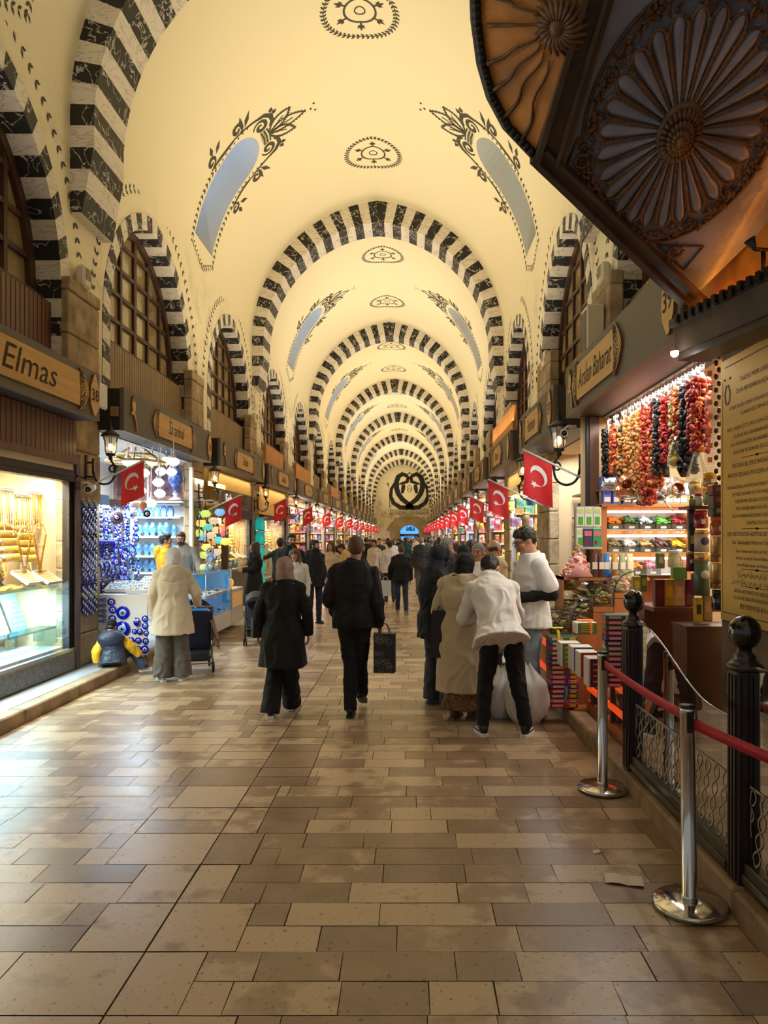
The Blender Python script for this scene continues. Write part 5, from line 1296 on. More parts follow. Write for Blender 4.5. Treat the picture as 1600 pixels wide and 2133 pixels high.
FWOOD = mat('dark_fence_wood', (38, 25, 18), .35, var=.3, vscale=6, stretch=(1, 1, .15), coat=.3)
FGL = glass('fence_glass', (.93, .9, .84), .35, .01)
ETCH = mat('etched_band', (176, 168, 148), .6)
FP = [(1.475, 4.74), (1.49, 3.2), (1.49, 1.66)]      # fence posts
def fence_post(x, y, label):
    t = thing('fence_post', label, 'post', (x, y, KH - .002))
    mb = MB(); mb.bx(-.055, .055, -.055, .055, 0, .94, 0, .006)
    for k in (-.03, 0, .03):
        for s in (-1, 1):
            mb.bx(s * .0555, s * .062, k - .007, k + .007, .02, .92); mb.bx(k - .007, k + .007, s * .0555, s * .062, .02, .92)
    mb.build('shaft', FWOOD, t)
    mb = MB(); mb.lathe([(.075, .94), (.078, .96), (.06, .975), (.045, .99), (.05, 1.0), (.032, 1.015), (.03, 1.04)], n=16)
    mb.build('collar', FWOOD, t)
    mb = MB(); mb.lathe([(.03, 1.035), (.052, 1.05), (.066, 1.08), (.07, 1.105), (.064, 1.14), (.045, 1.165), (.02, 1.18)], n=20)
    mb.build('ball_finial', mat('polished_black_wood', (20, 14, 12), .12, coat=.5), t)
fence_post(*FP[0], 'dark turned wooden fence post with ball finial before the spice stall')
fence_post(*FP[1], 'dark turned wooden fence post with ball finial before the gold plaque')
fence_post(*FP[2], 'dark turned wooden fence post out at the right picture edge')
def fence_panel(a, b, label):
    (x0, y0), (x1, y1) = a, b; y0 -= .065; y1 += .065; L = y0 - y1
    t = thing('glass_fence_panel', label, 'fence', (x0, (y0 + y1) / 2, KH))
    top = lambda u: .96 - .26 * (.5 - .5 * math.cos(PI * min(1, max(0, (u - .1) / .75)))) + .07 * max(0, .15 - abs(u - .12))
    F = lambda u, z: V((.0, L / 2 - L * u, z))
    mb = MB(); N = 20
    prof = [F(i / N, top(i / N)) for i in range(N + 1)]
    vs = []; 
    for dx in (-.005, .005): vs += [p + V((dx, 0, 0)) for p in prof] + [F(0, .1) + V((dx, 0, 0)), F(1, .1) + V((dx, 0, 0))]
    k = N + 3
    mb.add(vs, [tuple(range(N + 1)) + (N + 2, N + 1)])
    mb.build('glass_sheet', FGL, t)
    mb = MB(); mb.tube(prof, .006); mb.build('polished_edge', glass('glass_edge', (.75, .85, .8), .6, .1), t)
    mb = MB(); mb.bx(-.035, .035, -L / 2, L / 2, 0, .11, 0, .006); mb.bx(-.045, .045, -L / 2, L / 2, .02, .06, 0, .004); mb.build('bottom_rail', FWOOD, t)
    # frosted wave lattice on the lower part of the glass
    mb = MB(); q = ribbon([(0, .44), (L, .44)], .012)
    n = int(L / .1)
    for i in range(-3, n + 2):
        for ph, dr in ((0, 1), (0, -1)):
            pts = [(.1 * i + .05 + .03 * dr * math.sin(2 * PI * (z - .11) / .165) + .26 * (z - .11), z) for z in [.11 + .33 * j / 20 for j in range(21)]]
            pts = [p for p in pts if 0 <= p[0] <= L]
            if len(pts) > 1: q += ribbon(pts, .009)
    for f in q: mb.add([V((-.008, L / 2 - p[0], p[1])) for p in f], [(0, 1, 2, 3)])
    mb.build('etched_lattice', ETCH, t)
fence_panel(FP[0], FP[1], 'clear glass fence panel with wavy top between the two ball-topped posts')
fence_panel(FP[1], FP[2], 'clear glass fence panel with etched lattice right of the second post')
STEEL = mat('polished_steel', (205, 203, 198), .12, metal=1.)
BELT = mat('red_barrier_belt', (176, 24, 44), .6, bump=.1, bscale=200)
BLKP = mat('black_plastic', (16, 16, 16), .4)
def barrier(x, y, label, lean=0.):
    t = thing('barrier_post', label, 'barrier', (x, y, .001))
    mb = MB(); mb.lathe([(.145, 0), (.155, .004), (.16, .012), (.16, .024), (.152, .03), (.03, .038)], n=40); mb.build('round_base', STEEL, t)
    mb = MB(); mb.lathe([(.036, .03), (.036, .06), (.0325, .062), (.0325, .86), (.034, .862), (.034, .885), (.0325, .888)], n=24); mb.build('pole', STEEL, t)
    mb = MB(); mb.lathe([(.034, .888), (.035, .892), (.033, .9), (.01, .903)], n=24)
    for w in (PI * .5, -PI * .5): mb.box((.033 * math.cos(w), .033 * math.sin(w), .83), (.03, .012, .09))
    mb.build('belt_head', BLKP, t)
    if lean: t.rotation_euler = (0, lean, 0)
    return t
barrier(1.255, 4.68, 'polished steel barrier post at the first fence post')
barrier(1.245, 3.2, 'polished steel barrier post in the right foreground, leaning', -.012)
def belt(a, b, sag, label):
    mb = MB(); a, b = V(a), V(b)
    f = lambda u, v: a.lerp(b, u) + V((0, 0, -sag * 4 * u * (1 - u) + .024 * (1 - 2 * v)))
    mb.grid(f, 20, 1)
    o = mb.build('barrier_belt', BELT); so = o.modifiers.new('s', 'SOLIDIFY'); so.thickness = .003
    tag(o, label, 'belt')
belt((1.257, 4.64, .83), (1.262, 3.24, .83), .015, 'red belt strung between the two steel barrier posts')
belt((1.25, 3.16, .825), (1.75, 1.5, .8), .02, 'red belt running from the near steel post out of the picture')
# litter on the floor
mb = MB(); mb.grid(lambda u, v: V((.93 + .17 * u + .02 * v, 3.42 + .1 * v - .05 * u, .004 + .008 * abs(math.sin(5 * u + 3 * v)))), 5, 4)
tag(mb.build('paper_scrap', mat('grubby_paper', (206, 192, 168), .8)), 'torn off-white paper scrap on the floor tiles', 'litter')
mb = MB(); mb.add([(.955, 3.735, .003), (1.0, 3.75, .005), (.995, 3.79, .004), (.96, 3.775, .006)], [(0, 1, 2, 3)])
tag(mb.build('paper_scrap', mat('grubby_paper')), 'tiny square paper scrap on the tiles near the barrier', 'litter')

# ------------------------------------------------------------------ carved wooden pavilion overhead
DW = mat('cool_sheen_timber', (146, 156, 180), .3, var=.4, vscale=3, bump=.15, bscale=30, coat=.15)  # cool bluish sheen of the light is put into this base colour
CARV = mat('carved_brown_timber', (112, 78, 48), .45, var=.5, vscale=9, bump=.4, bscale=40)
DWB = mat('timber_moulding', (88, 74, 64), .4, var=.35, vscale=5, stretch=(1, 1, 1))
OCH = mat('ochre_panel', (206, 140, 64), .45, var=.45, vscale=4, bump=.2, bscale=20)
GOLDB = mat('gilded_band', (214, 140, 44), .4, metal=.2, var=.4, vscale=8)
def pavilion():
    t = thing('timber_pavilion', 'carved dark timber pavilion with a sunburst panel hanging over the right foreground', 'pavilion', (1.4, 3.4, 3.0))
    O = V((1.4, 3.4, 3.0)); eye = V((0, 0, CZ))
    def plane(n, p0):
        n = V(n).normalized()
        def f(px, py): d = V(((px - 853) / FPX, 1, (1117 - py) / FPX)); return eye + d * (n.dot(p0 - eye) / n.dot(d)) - O
        return n, f
    dC = V(((1415 - 853) / FPX, 1, (1117 - 268) / FPX))
    n2, f2 = plane((-.1, -.45, -.88), eye + dC * 3.3)
    # main panel
    poly = [f2(1110, 322), f2(1452, 612), f2(1700, 370), f2(1760, -160), f2(1270, -160)]
    mb = MB(); k = len(poly); up = -n2 * .1
    mb.add(poly + [p + up for p in poly], [tuple(range(k)), tuple(range(k, 2 * k))[::-1]] + [(i, (i + 1) % k, k + (i + 1) % k, k + i) for i in range(k)])
    pan = mb.build('sunburst_panel', DW, t)
    c = f2(1415, 268); e1 = (f2(1500, 268) - c).normalized(); e2 = n2.cross(e1).normalized()
    if e2.y < 0: e2 = -e2
    Rr = (f2(1236, 262) - c).length; S2 = 1.45
    pt = lambda r, a, h=0.: c + e1 * r * math.cos(a) + e2 * r * S2 * math.sin(a) + n2 * h
    NP = 26; mb = MB()
    for i in range(NP):
        a = 2 * PI * i / NP; hw = PI / NP * .9; r0, r1 = Rr * .25, Rr * .93; rows = []
        for j in range(11):
            u = j / 10; r = r0 + (r1 - r0) * u; w = hw * (1 if u < .85 else math.sqrt(max(0, 1 - ((u - .85) / .16) ** 2)))
            rows.append([pt(r, a + w * q, .012 + .014 * (1 - q * q) - .008 * (q * q)) for q in (-1, -.5, 0, .5, 1)])
        vs = [p for r in rows for p in r]; mb.add(vs, [(x * 5 + y, (x + 1) * 5 + y, (x + 1) * 5 + y + 1, x * 5 + y + 1) for x in range(10) for y in range(4)], 0, True)
        # rounded rim bead of the petal
        arc = [pt(r1 * .86 + Rr * .12 * math.cos(q), a + hw * math.sin(q) * 1.0, .02) for q in [-PI / 2 + PI * z / 10 for z in range(11)]]
        mb.tube(arc, .007, 1, 6)
    mb.build('petals', [DW, CARV], pan)
    mb = MB(); rnd = random.Random(4)
    for i in range(NP):
        a = 2 * PI * (i + .5) / NP; pts = []; rs = []
        for j in range(40):
            u = j / 39; r = Rr * (.25 + .6 * u); pts.append(pt(r, a + rnd.uniform(-.004, .004), .022)); rs.append((.004 + .006 * u) * (.8 + .4 * (j % 3 == 0)) + rnd.uniform(0, .003))
        mb.tube(pts, rs, 0, 6)
    mb.build('beaded_ribs', CARV, pan)
    mb = MB()      # carved foliage ring outside the petals
    for i in range(300):
        a = 2 * PI * i / 300 + rnd.uniform(0, .02); r = Rr * rnd.uniform(.97, 1.07); d = rnd.uniform(0, 2 * PI); l = rnd.uniform(.02, .045)
        p, q = pt(r, a, .008), pt(r + l * math.cos(d), a + l * math.sin(d) / r, .012)
        mb.tube([p, p.lerp(q, .5) + n2 * .012, q], [.005, .010, .003], 0, 5)
    mb.tube([pt(Rr * 1.11, 2 * PI * i / 60, .006) for i in range(61)], .009, 0, 6)
    mb.build('carved_rim', CARV, pan)
    mb = MB()
    rows = [(Rr * .26, .02), (Rr * .25, .045), (Rr * .21, .05), (Rr * .16, .06), (Rr * .09, .075), (Rr * .045, .11), (Rr * .02, .13), (.002, .132)]
    vs = [pt(r, 2 * PI * q / 40, h) for r, h in rows for q in range(40)]
    mb.add(vs, [(x * 40 + y, x * 40 + (y + 1) % 40, (x + 1) * 40 + (y + 1) % 40, (x + 1) * 40 + y) for x in range(7) for y in range(40)], 0, True)
    for ring, (ra, rb, m) in enumerate(((.23, .15, 26), (.16, .09, 20), (.1, .05, 14))):
        for i in range(m):
            a = 2 * PI * i / m; mb.tube([pt(Rr * ra, a, .05 + .012 * ring), pt(Rr * (ra + rb) / 2, a, .066 + .014 * ring), pt(Rr * rb, a, .07 + .016 * ring)], [.006, .012, .005], 0, 6)
    mb.build('centre_boss', CARV, pan)
    mb = MB()      # corner ornaments
    for (px, py), s in (((1213, 330), 1.), ((1405, 520), 1.)):
        o = f2(px, py) + n2 * .01
        for i in range(26):
            a = rnd.uniform(0, 2 * PI); r = rnd.uniform(0, .07); p = o + e1 * r * math.cos(a) * .6 + e2 * r * math.sin(a)
            mb.tube([p, p + e1 * .02 * math.cos(a * 2) + e2 * .03 * math.sin(a * 2) + n2 * .01], [.007, .003], 0, 5)
        mb.tube([o + e1 * .035 * math.cos(x) + e2 * .035 * math.sin(x) + n2 * .012 for x in [q * .5 for q in range(12)]], .008, 0, 6)
    tri = [[f2(1205, 285), f2(1180, 345), f2(1228, 375)], [f2(1370, 508), f2(1465, 512), f2(1425, 560)]]
    for tr in tri: mb.tube([p + n2 * .006 for p in tr + tr[:1]], .007, 0, 5)
    mb.build('corner_carving', CARV, pan)
    # mouldings along the far edge and along the ridge to the ochre panel
    def mould(f, n, a, b, offs, name, m):
        mb = MB()
        for (o1, o2, h) in offs:
            p = [f(a[0] + o1[0], a[1] + o1[1]), f(b[0] + o1[0], b[1] + o1[1])]; q = [f(a[0] + o2[0], a[1] + o2[1]), f(b[0] + o2[0], b[1] + o2[1])]
            w = n * h; mb.add([p[0], p[1], q[1], q[0], p[0] + w, p[1] + w, q[1] + w, q[0] + w], [(0, 1, 5, 4), (1, 2, 6, 5), (2, 3, 7, 6), (3, 0, 4, 7), (4, 5, 6, 7), (0, 3, 2, 1)])
        return mb.build(name, m, t)
    mould(f2, n2, (1110, 322), (1452, 650), [((-6, 2), (4, -6), .06), ((4, -6), (22, -18), .035), ((22, -18), (29, -23), .055)], 'edge_moulding', DWB)
    mould(f2, n2, (1118, 328), (1262, -160), [((-6, 0), (6, 0), .07), ((6, 0), (36, 6), .03), ((36, 6), (44, 8), .07), ((44, 8), (58, 10), .045)], 'ridge_moulding', DWB)
    # ochre side panel with half sunburst and scalloped rim
    n1, f1 = plane((-.5, -.4, -.76), eye + V(((1110 - 853) / FPX, 1, (1117 - 322) / FPX)) * f2_t(n2, dC, 1110, 322))
    edge = [(985, -160), (986, -60), (990, 40), (1002, 130), (1022, 200), (1055, 262), (1112, 322)]
    poly = [f1(*p) for p in edge] + [f1(1222, -10), f1(1262, -160)]
    mb = MB(); k = len(poly); up = -n1 * .06
    mb.add(poly + [p + up for p in poly], [tuple(range(k)), tuple(range(k, 2 * k))[::-1]] + [(i, (i + 1) % k, k + (i + 1) % k, k + i) for i in range(k)])
    op = mb.build('ochre_panel', OCH, t)
    mb = MB(); c1 = f1(1170, 48)
    for px, py in ((1022, 50), (1022, 130), (1035, 185), (1058, 240), (1092, 290), (1030, -10), (1075, -60)):
        e = f1(px, py); s = c1.lerp(e, .28); pts = [s.lerp(e, q / 8) + n1 * .012 + e1 * .012 * math.sin(q * 1.3) for q in range(9)]
        mb.tube(pts, [.004 + .006 * q / 8 for q in range(9)], 0, 6)
    for i in range(22):
        a = 2 * PI * i / 22; d = (f1(1190, 48) - c1).normalized(); g = n1.cross(d)
        mb.tube([c1 + (d * math.cos(a + w) + g * math.sin(a + w)) * r + n1 * h for r, h, w in ((.03, .05, 0), (.07, .04, .12), (.12, .012, .3))], [.006, .012, .005], 0, 6)
    mb.ell(c1 + n1 * .03, .04)
    mb.build('half_sunburst', CARV, op)
    mb = MB()
    for i in range(len(edge) - 1):
        for j in range(6):
            p = f1(edge[i][0] + (edge[i + 1][0] - edge[i][0]) * j / 6 + 6, edge[i][1] + (edge[i + 1][1] - edge[i][1]) * j / 6) + n1 * .01
            mb.ell(p, (.022, .02, .028), 0, 8, 6)
    pts = [f1(x - 2, y) for x, y in edge]
    mb.tube(pts, .02, 0, 6)
    mb.build('scalloped_rim', mat('rim_black', (30, 27, 24), .4), t)
    # wall side: gilded band lit by a hidden LED strip, dentils, lower beam, brackets
    a, b = V((1.60, 4.26, 0)) - V((O.x, O.y, 0)), V((1.96, 2.6, 0)) - V((O.x, O.y, 0))
    d = (b - a).normalized(); w = V((-d.y, d.x, 0)); w = w if w.x > 0 else -w
    def bar(z0, z1, o0, o1, ext=0.):
        p = [a + w * o0 - d * ext, b + w * o0, b + w * o1, a + w * o1 - d * ext]
        return [V((q.x, q.y, z - O.z)) for z in (z0, z1) for q in p], [(0, 1, 2, 3), (7, 6, 5, 4), (0, 4, 5, 1), (1, 5, 6, 2), (2, 6, 7, 3), (3, 7, 4, 0)]
    mb = MB(); mb.add(*bar(2.95, 3.5, .10, .13)); mb.build('gilded_band', GOLDB, t)
    mb = MB(); mb.add(*bar(2.74, 2.90, 0, .2, .05)); mb.add(*bar(2.90, 2.945, -.03, .2, .07)); mb.add(*bar(2.70, 2.74, .02, .2, .05)); mb.build('lower_beam', DWB, t)
    mb = MB(); L = (b - a).length
    for i in range(int(L / .07)):
        p = a + d * (.035 + .07 * i) - w * .035; mb.box((p.x, p.y, 2.925 - O.z), (.03, .035, .05), 0, math.atan2(d.y, d.x))
    mb.add(*bar(2.91, 2.94, -.04, .0)); mb.build('dentils', mat('rim_black'), t)
    mb = MB(); mb.add(*bar(2.947, 2.957, .07, .092)); mb.build('led_strip', mat('led_amber', (255, 190, 60), .5, emit=14, ecol=(255, 150, 40)), t)
    mb = MB(); p = a.lerp(b, .42)
    mb.tube([(p.x + .05, p.y, 3.06 - O.z), (p.x - .04, p.y, 3.07 - O.z), (p.x - .07, p.y, 3.12 - O.z)], [.012, .012, .03]); mb.tube([(p.x, p.y, 3.06 - O.z), (p.x, p.y, 2.95 - O.z)], .012)
    mb.build('iron_bracket', IRON, t)
    mb = MB(); e = a.lerp(b, .03); mb.lathe([(.012, 0), (.022, .01), (.024, .03)], (e.x - .06, e.y, 2.70 - O.z)); mb.build('spot_lamp', mat('spot_lit', (255, 250, 240), .4, emit=20), t)
def f2_t(n, dC, px, py):
    d = V(((px - 853) / FPX, 1, (1117 - py) / FPX)); return 3.3 * n.dot(dC) / n.dot(d)
pavilion()
# ------------------------------------------------------------------ shops: shared pieces
def room(side, y0, y1, depth, zc, m, name, zf=KH):
    x0 = -3.9 if side < 0 else 2.3; xb = x0 + side * depth
    mb = MB(); mb.quad((xb, y0, zf), (xb, y1, zf), (xb, y1, zc), (xb, y0, zc)); mb.quad((x0, y0, zf), (xb, y0, zf), (xb, y0, zc), (x0, y0, zc)); mb.quad((x0, y1, zf), (xb, y1, zf), (xb, y1, zc), (x0, y1, zc)); mb.quad((x0, y0, zc), (xb, y0, zc), (xb, y1, zc), (x0, y1, zc))
    return struct(mb.build(name, m))
def glow(side, y0, y1, z, power, col, x=None, w=.5, tilt=.5):
    xx = x if x is not None else (-4.2 if side < 0 else 2.6)
    o = area('shop_light', (xx, (y0 + y1) / 2, z), w, power, col, (0, 0, 0), (y1 - y0) * .9)
    d = V((-side * tilt, 0, -1)).normalized(); o.rotation_euler = Matrix((V((0, 1, 0)).cross(-d), V((0, 1, 0)), -d)).transposed().to_euler()
def area(name, loc, size, power, col, rot, sy=None):
    l = bpy.data.lights.new(name, 'AREA'); l.energy = power; l.color = col; l.shape = 'RECTANGLE'; l.size = size; l.size_y = sy or size
    o = bpy.data.objects.new(name, l); COL.objects.link(o); o.location = loc; o.rotation_euler = rot
    return o
WALLB = mat('shop_wall_white', (222, 222, 218), .7); WALLW = mat('shop_wall_warm', (196, 170, 128), .7); GOLD = mat('yellow_gold', (246, 200, 84), .3, metal=.35); GOLD2 = mat('deep_gold', (236, 168, 40), .32, metal=.3)
SILV = mat('silver', (222, 222, 222), .25, metal=.4); VELW = mat('white_velvet', (232, 230, 226), .8); VELG = mat('grey_velvet', (120, 116, 112), .8); LACQ = mat('white_lacquer', (232, 232, 230), .25); ALU = mat('aluminium', (190, 190, 188), .35, metal=.8)
SHG = glass('shop_glass', (.98, .99, .98), .02, .01); BROWNF = mat('brown_frame', (70, 48, 36), .45); DKF = mat('dark_frame', (34, 28, 25), .5); GRAN = mat('grey_granite', (96, 90, 82), .55, var=.5, vscale=30)
COBALT = mat('cobalt_glass', (10, 22, 190), .12, coat=.5); EYEWH = mat('eye_glass_white', (235, 240, 245), .15); EYEBL = mat('eye_glass_pale_blue', (110, 180, 235), .15); EYEBK = mat('eye_glass_black', (8, 10, 24), .1)
EYEM = [COBALT, EYEWH, EYEBL, EYEBK]
rg = random.Random(77)
def one(mb, name, mats, label, cat, group=None, loc=None, rz=0):
    o = mb.build(name, mats, None, loc); o.rotation_euler = (0, 0, rz); return tag(o, label, cat, group)
def many(o, places, label=None):
    """first the thing itself, then copies: places = (loc, rz, scale, label)"""
    for i, p in enumerate(places):
        c = o if i == 0 else dup(o)
        c.location = p[0]; c.rotation_euler = (0, 0, p[1] if len(p) > 1 else 0)
        if len(p) > 2: c.scale = (p[2],) * 3 if not isinstance(p[2], tuple) else p[2]
        if len(p) > 3: c['label'] = p[3]
def jewel_front(y0, y1, zt, label, x=-3.86, zb=.34):
    """glazed jeweller's front: stone plinth, frame, pane"""
    t = thing('jewellery_vitrine', label, 'shop window', (x, (y0 + y1) / 2, KH)); h = (y1 - y0) / 2
    mb = MB(); mb.bx(-.12, .02, -h, h, 0, zb - KH, 0, .01); mb.build('stone_plinth', GRAN, t)
    mb = MB(); mb.bx(-.04, .01, -h, h, zb - KH, zb - KH + .035); mb.build('sill', ALU, t)
    mb = MB()
    for s in (-1, 1): mb = MB(); mb.bx(-.10, .03, s * h - .055, s * h + .055, 0, 2.6 - KH); mb.build('outer_post', BROWNF, t)
    mb = MB(); mb.bx(-.08, .0, h - .16, h - .05, zb - KH, zt - KH); mb.bx(-.1, .02, -h, h, zt - KH, zt + .2 - KH); mb.bx(-.06, .03, -h, h, zt + .06 - KH, zt + .09 - KH); mb.build('shutter_box', DKF, t)
    mb = MB(); mb.bx(-.006, .0, -h, h - .05, zb - KH + .03, zt - KH); mb.build('pane', SHG, t)
    return t
def bangle_row(n=13):
    t = thing('bangle_stand', None, None); mb = MB(); mb.tube([(0, -.03 - n * .011, 0), (0, .03 + n * .011, 0)], .026, n=10); mb.build('velvet_rod', VELW, t)
    mb = MB()
    for i in range(n): mb.torus((0, (i - (n - 1) / 2) * .022, -.006), .036, .0075, rot=rotm('X', PI / 2), n=18, m=6)
    o = mb.build('bangles', GOLD, t); o['kind'] = 'stuff'
    return t
def bust(m, nm):
    t = thing('necklace_bust', None, None); mb = MB(); mb.lathe([(.06, 0), (.075, .015), (.04, .05), (.075, .10), (.105, .17), (.085, .24), (.045, .28), (.04, .33)], (0, 0, 0), 0, 18, sx=.6); mb.build('velvet_bust', m, t)
    for k in range(3):
        mb = MB(); r = .06 + .016 * k
        mb.tube([(.035 + .03 * math.sin(PI * i / 14) + .006 * k, r * math.cos(PI * i / 14), .26 - (.07 + .035 * k) * math.sin(PI * i / 14)) for i in range(15)], .0045, n=5); mb.build('necklace', nm, t)
    return t
def chain_rail(L=.4, n=9):
    t = thing('chain_rail', None, None); mb = MB(); mb.tube([(0, -L / 2, 0), (0, L / 2, 0)], .008, n=6); mb.lathe([(.1, 0), (.1, .012)], (0, 0, .02), 0, 16, sy=L * 4.4, sx=.5); mb.build('rail', LACQ, t)
    for i in range(n):
        mb = MB(); y = -L / 2 + L * (i + .5) / n; l = .28 + .14 * rg.random(); mb.tube([(0, y - .008, 0), (.01, y - .006, -l), (.01, y + .006, -l), (0, y + .008, 0)], .0032, n=5); mb.ell((.012, y, -l - .015), (.006, .012, .016)); mb.build('chain', GOLD if i % 3 else SILV, t)
    return t
def gold_collar():
    t = thing('ceremonial_necklace', None, None); mb = MB(); q = []
    for sg in (-1, 1):
        for i in range(14):
            u = i / 13; c = V((0, sg * (.13 - .10 * u), -.30 * u)); mb.box(c, (.012, .035, .026), 0, rotm('X', sg * .3), .004)
    for i in range(10): mb.box((0, 0, -.30 - .018 * i), (.014, .10 - .007 * abs(i - 4), .014), 0, None, .004)
    for k in range(9): mb.ell((.008, -.04 + .01 * k, -.49 - .02 * (4 - abs(k - 4)) / 4), (.006, .006, .012))
    mb.build('gold_plates', GOLD2, t); mb = MB(); mb.torus((0, 0, .0), .13, .004, rot=rotm('Y', PI / 2), n=24, m=5); mb.build('neck_ring', GOLD, t)
    return t
def ring_tray():
    t = thing('ring_tray', None, None); mb = MB(); mb.box((0, 0, .01), (.22, .3, .02), 0, None, .005)
    for s in (-1, 1): mb.box((0, s * .147, .025), (.22, .008, .03)); mb.box((s * .107, 0, .025), (.008, .3, .03))
    mb.build('tray', LACQ, t); mb = MB()
    for i in range(5):
        for j in range(8): mb.torus((-.08 + .04 * i, -.12 + .034 * j, .034), .010, .003, rot=rotm('Y', PI / 2), n=10, m=5)
    mb.build('rings', GOLD, t)['kind'] = 'stuff'; return t
def display_board(m, rows=6):
    t = thing('display_board', None, None); mb = MB(); mb.box((0, 0, .19), (.012, .3, .38), 0, None, .003); mb.build('board', m, t); mb = MB()
    for i in range(rows):
        for j in range(9): mb.box((.009, -.12 + .03 * j + rg.uniform(-.004, .004), .06 + .05 * i), (.006, .012, .010))
    mb.build('earrings', SILV, t)['kind'] = 'stuff'; return t

def jeweller_stock(y0, y1, who, grp, dense=1., xo=0.):
    """gold stock behind a jeweller's pane"""
    L = y1 - y0; Y = lambda u: y0 + L * u; X0 = -4.22 + xo
    o = bangle_row(); tag(o, None, 'bangles', grp + ' bangle rods'); P_ = []
    cols = [(.14, 6, 1.72), (.40, 5, 1.64), (.66, 5, 1.76), (.9, 6, 1.82)]
    nm = ['first', 'second', 'third', 'fourth', 'fifth', 'sixth']
    cn = ['first column', 'second column', 'third column', 'last column']
    for ci, (u, n, zt) in enumerate(cols):
        for k in range(n): P_.append(((X0 + .0 - .02 * k, Y(u), zt - .082 * (n - 1 - k)), 0, 1.05, 'gold bangle rod, %s up in %s, %s' % (nm[k], cn[ci], who)))
    many(o, P_)
    o = chain_rail(); tag(o, None, 'chains', grp + ' chain rails'); many(o, [((X0 + .03, Y(u), 2.12 - .05 * (i % 2)), 0, 1., 'rail of fine gold chains, %s along, %s' % (nm[i], who)) for i, u in enumerate((.12, .33, .55, .77, .93)[:int(5 * dense)])])
    o = gold_collar(); tag(o, None, 'necklace', grp + ' ceremonial necklaces'); many(o, [((X0 + .16, Y(u), z), 0, s, 'broad gold ceremonial necklace hanging %s %s' % (w, who)) for u, z, s, w in ((.63, 1.62, .95, 'in the middle'), (.86, 1.66, 1., 'at the far end'))])
    o = bust(VELG, GOLD); tag(o, None, 'bust', grp + ' busts'); many(o, [((X0 + .05 - .1 * (i % 2), Y(u), 1.13), rg.uniform(-.3, .3), .75 if i % 2 else .9, 'velvet bust with gold necklaces, %s along, %s' % (nm[i], who)) for i, u in enumerate((.08, .24, .40, .56, .78))])
    o = bust(VELW, GOLD2); tag(o, None, 'bust', grp + ' white busts'); many(o, [((X0 - .28 + .06 * (i % 2), Y(u), 1.12), .2, .85, 'white bust with gold necklaces, %s behind, %s' % (nm[i], who)) for i, u in enumerate((.16, .33, .5, .66, .84))])
    o = ring_tray(); tag(o, None, 'tray', grp + ' ring trays'); o.rotation_euler = (0, -.7, 0); ps = [((X0 + .2, Y(.60), 1.2),), ((X0 + .2, Y(.90), 1.18),)]
    for i, p in enumerate(ps):
        c = o if i == 0 else dup(o); c.location = p[0]; c.rotation_euler = (0, .6, 0); c['label'] = 'tilted white tray of gold rings, %s, %s' % (('near one', 'far one')[i], who)
    mb = MB(); mb.bx(-4.8 + xo, -3.95 + xo, y0, y1, 1.085, 1.1); one(mb, 'glass_shelf', glass('shelf_glass', (.8, .95, .95), .3, .05), 'glass shelf carrying the gold bracelets %s' % who, 'shelf')
    mb = MB(); mb.torus((0, 0, .012), .034, .010, n=18, m=6); b = one(mb, 'bracelet', GOLD, '', 'bracelet', grp + ' bracelets'); ps = []
    for i in range(int(46 * dense)): ps.append(((X0 + .24 - .16 * rg.random(), Y(.02 + .94 * (i + rg.random()) / (46 * dense)), 1.102 + .02 * rg.random()), rg.random() * 6, rg.uniform(.8, 1.3), 'gold bracelet lying on the glass shelf %s' % who))
    many(b, ps)
# ------------------------------------------------------------------ left 1: jeweller, number 38
room(-1, 3.9, 8.2, .95, 2.5, WALLW, 'wall_shop_left')
jewel_front(3.9, 8.33, 2.27, 'jeweller window with brown frame and stone plinth under sign 38')
jeweller_stock(6.72, 8.1, 'in the window under sign 38', 'jeweller 38')
mb = MB(); y = 3.9
while y < 8.2: mb.bx(-3.9, -3.80, y + .005, y + .083, 2.54, 2.96); y += .09
mb.bx(-3.92, -3.86, 3.9, 8.24, 2.5, 2.97); mb.bx(-3.93, -3.78, 3.9, 8.26, 2.47, 2.54)
one(mb, 'slatted_panel', SLAT, 'brown slatted wood panel between sign 38 and the jeweller window', 'panel')
mb = MB(); mb.bx(-3.88, -3.83, 3.9, 8.2, 2.40, 2.47); one(mb, 'shutter_housing', mat('cream_metal', (206, 192, 160), .5), 'cream metal shutter housing above the jeweller window', 'shutter')
mb = MB(); mb.bx(-4.8, -3.93, 3.9, 8.2, .345, .40); one(mb, 'display_plinth', LACQ, 'white lit floor of the jeweller display', 'plinth')
mb = MB(); mb.box((0, 0, 0), (.2, 1.5, .02)); 
for k in (-.55, 0, .55): mb.box((0, k, -.07), (.1, .05, .13))
one(mb, 'glass_riser', glass('riser_glass', (.75, .93, .95), .35, .05), 'low glass riser shelf on clips in front of the boards', 'shelf', None, (-4.12, 7.45, .62))
o = display_board(LACQ); tag(o, None, 'display board', 'jewellery boards')
cy_ = mat('cyan_board', (120, 206, 214), .5)
for i, (yy, lab) in enumerate(((6.85, 'white jewellery board leaning in the lower window, nearest'), (7.22, 'white jewellery board leaning in the lower window, second'), (7.56, 'white jewellery board leaning in the lower window, third'), (7.92, 'pale cyan earring board leaning at the far end of the lower window'))):
    c = o if i == 0 else dup(o); c.location = (-4.28, yy, .60); c.rotation_euler = (0, -.35, .05); c.scale = (1.1, 1.1, 1.15); c['label'] = lab
    if i == 3:
        for ch in c.children:
            if ch.name.startswith('board'): ch.data = ch.data.copy(); ch.data.materials[0] = cy_
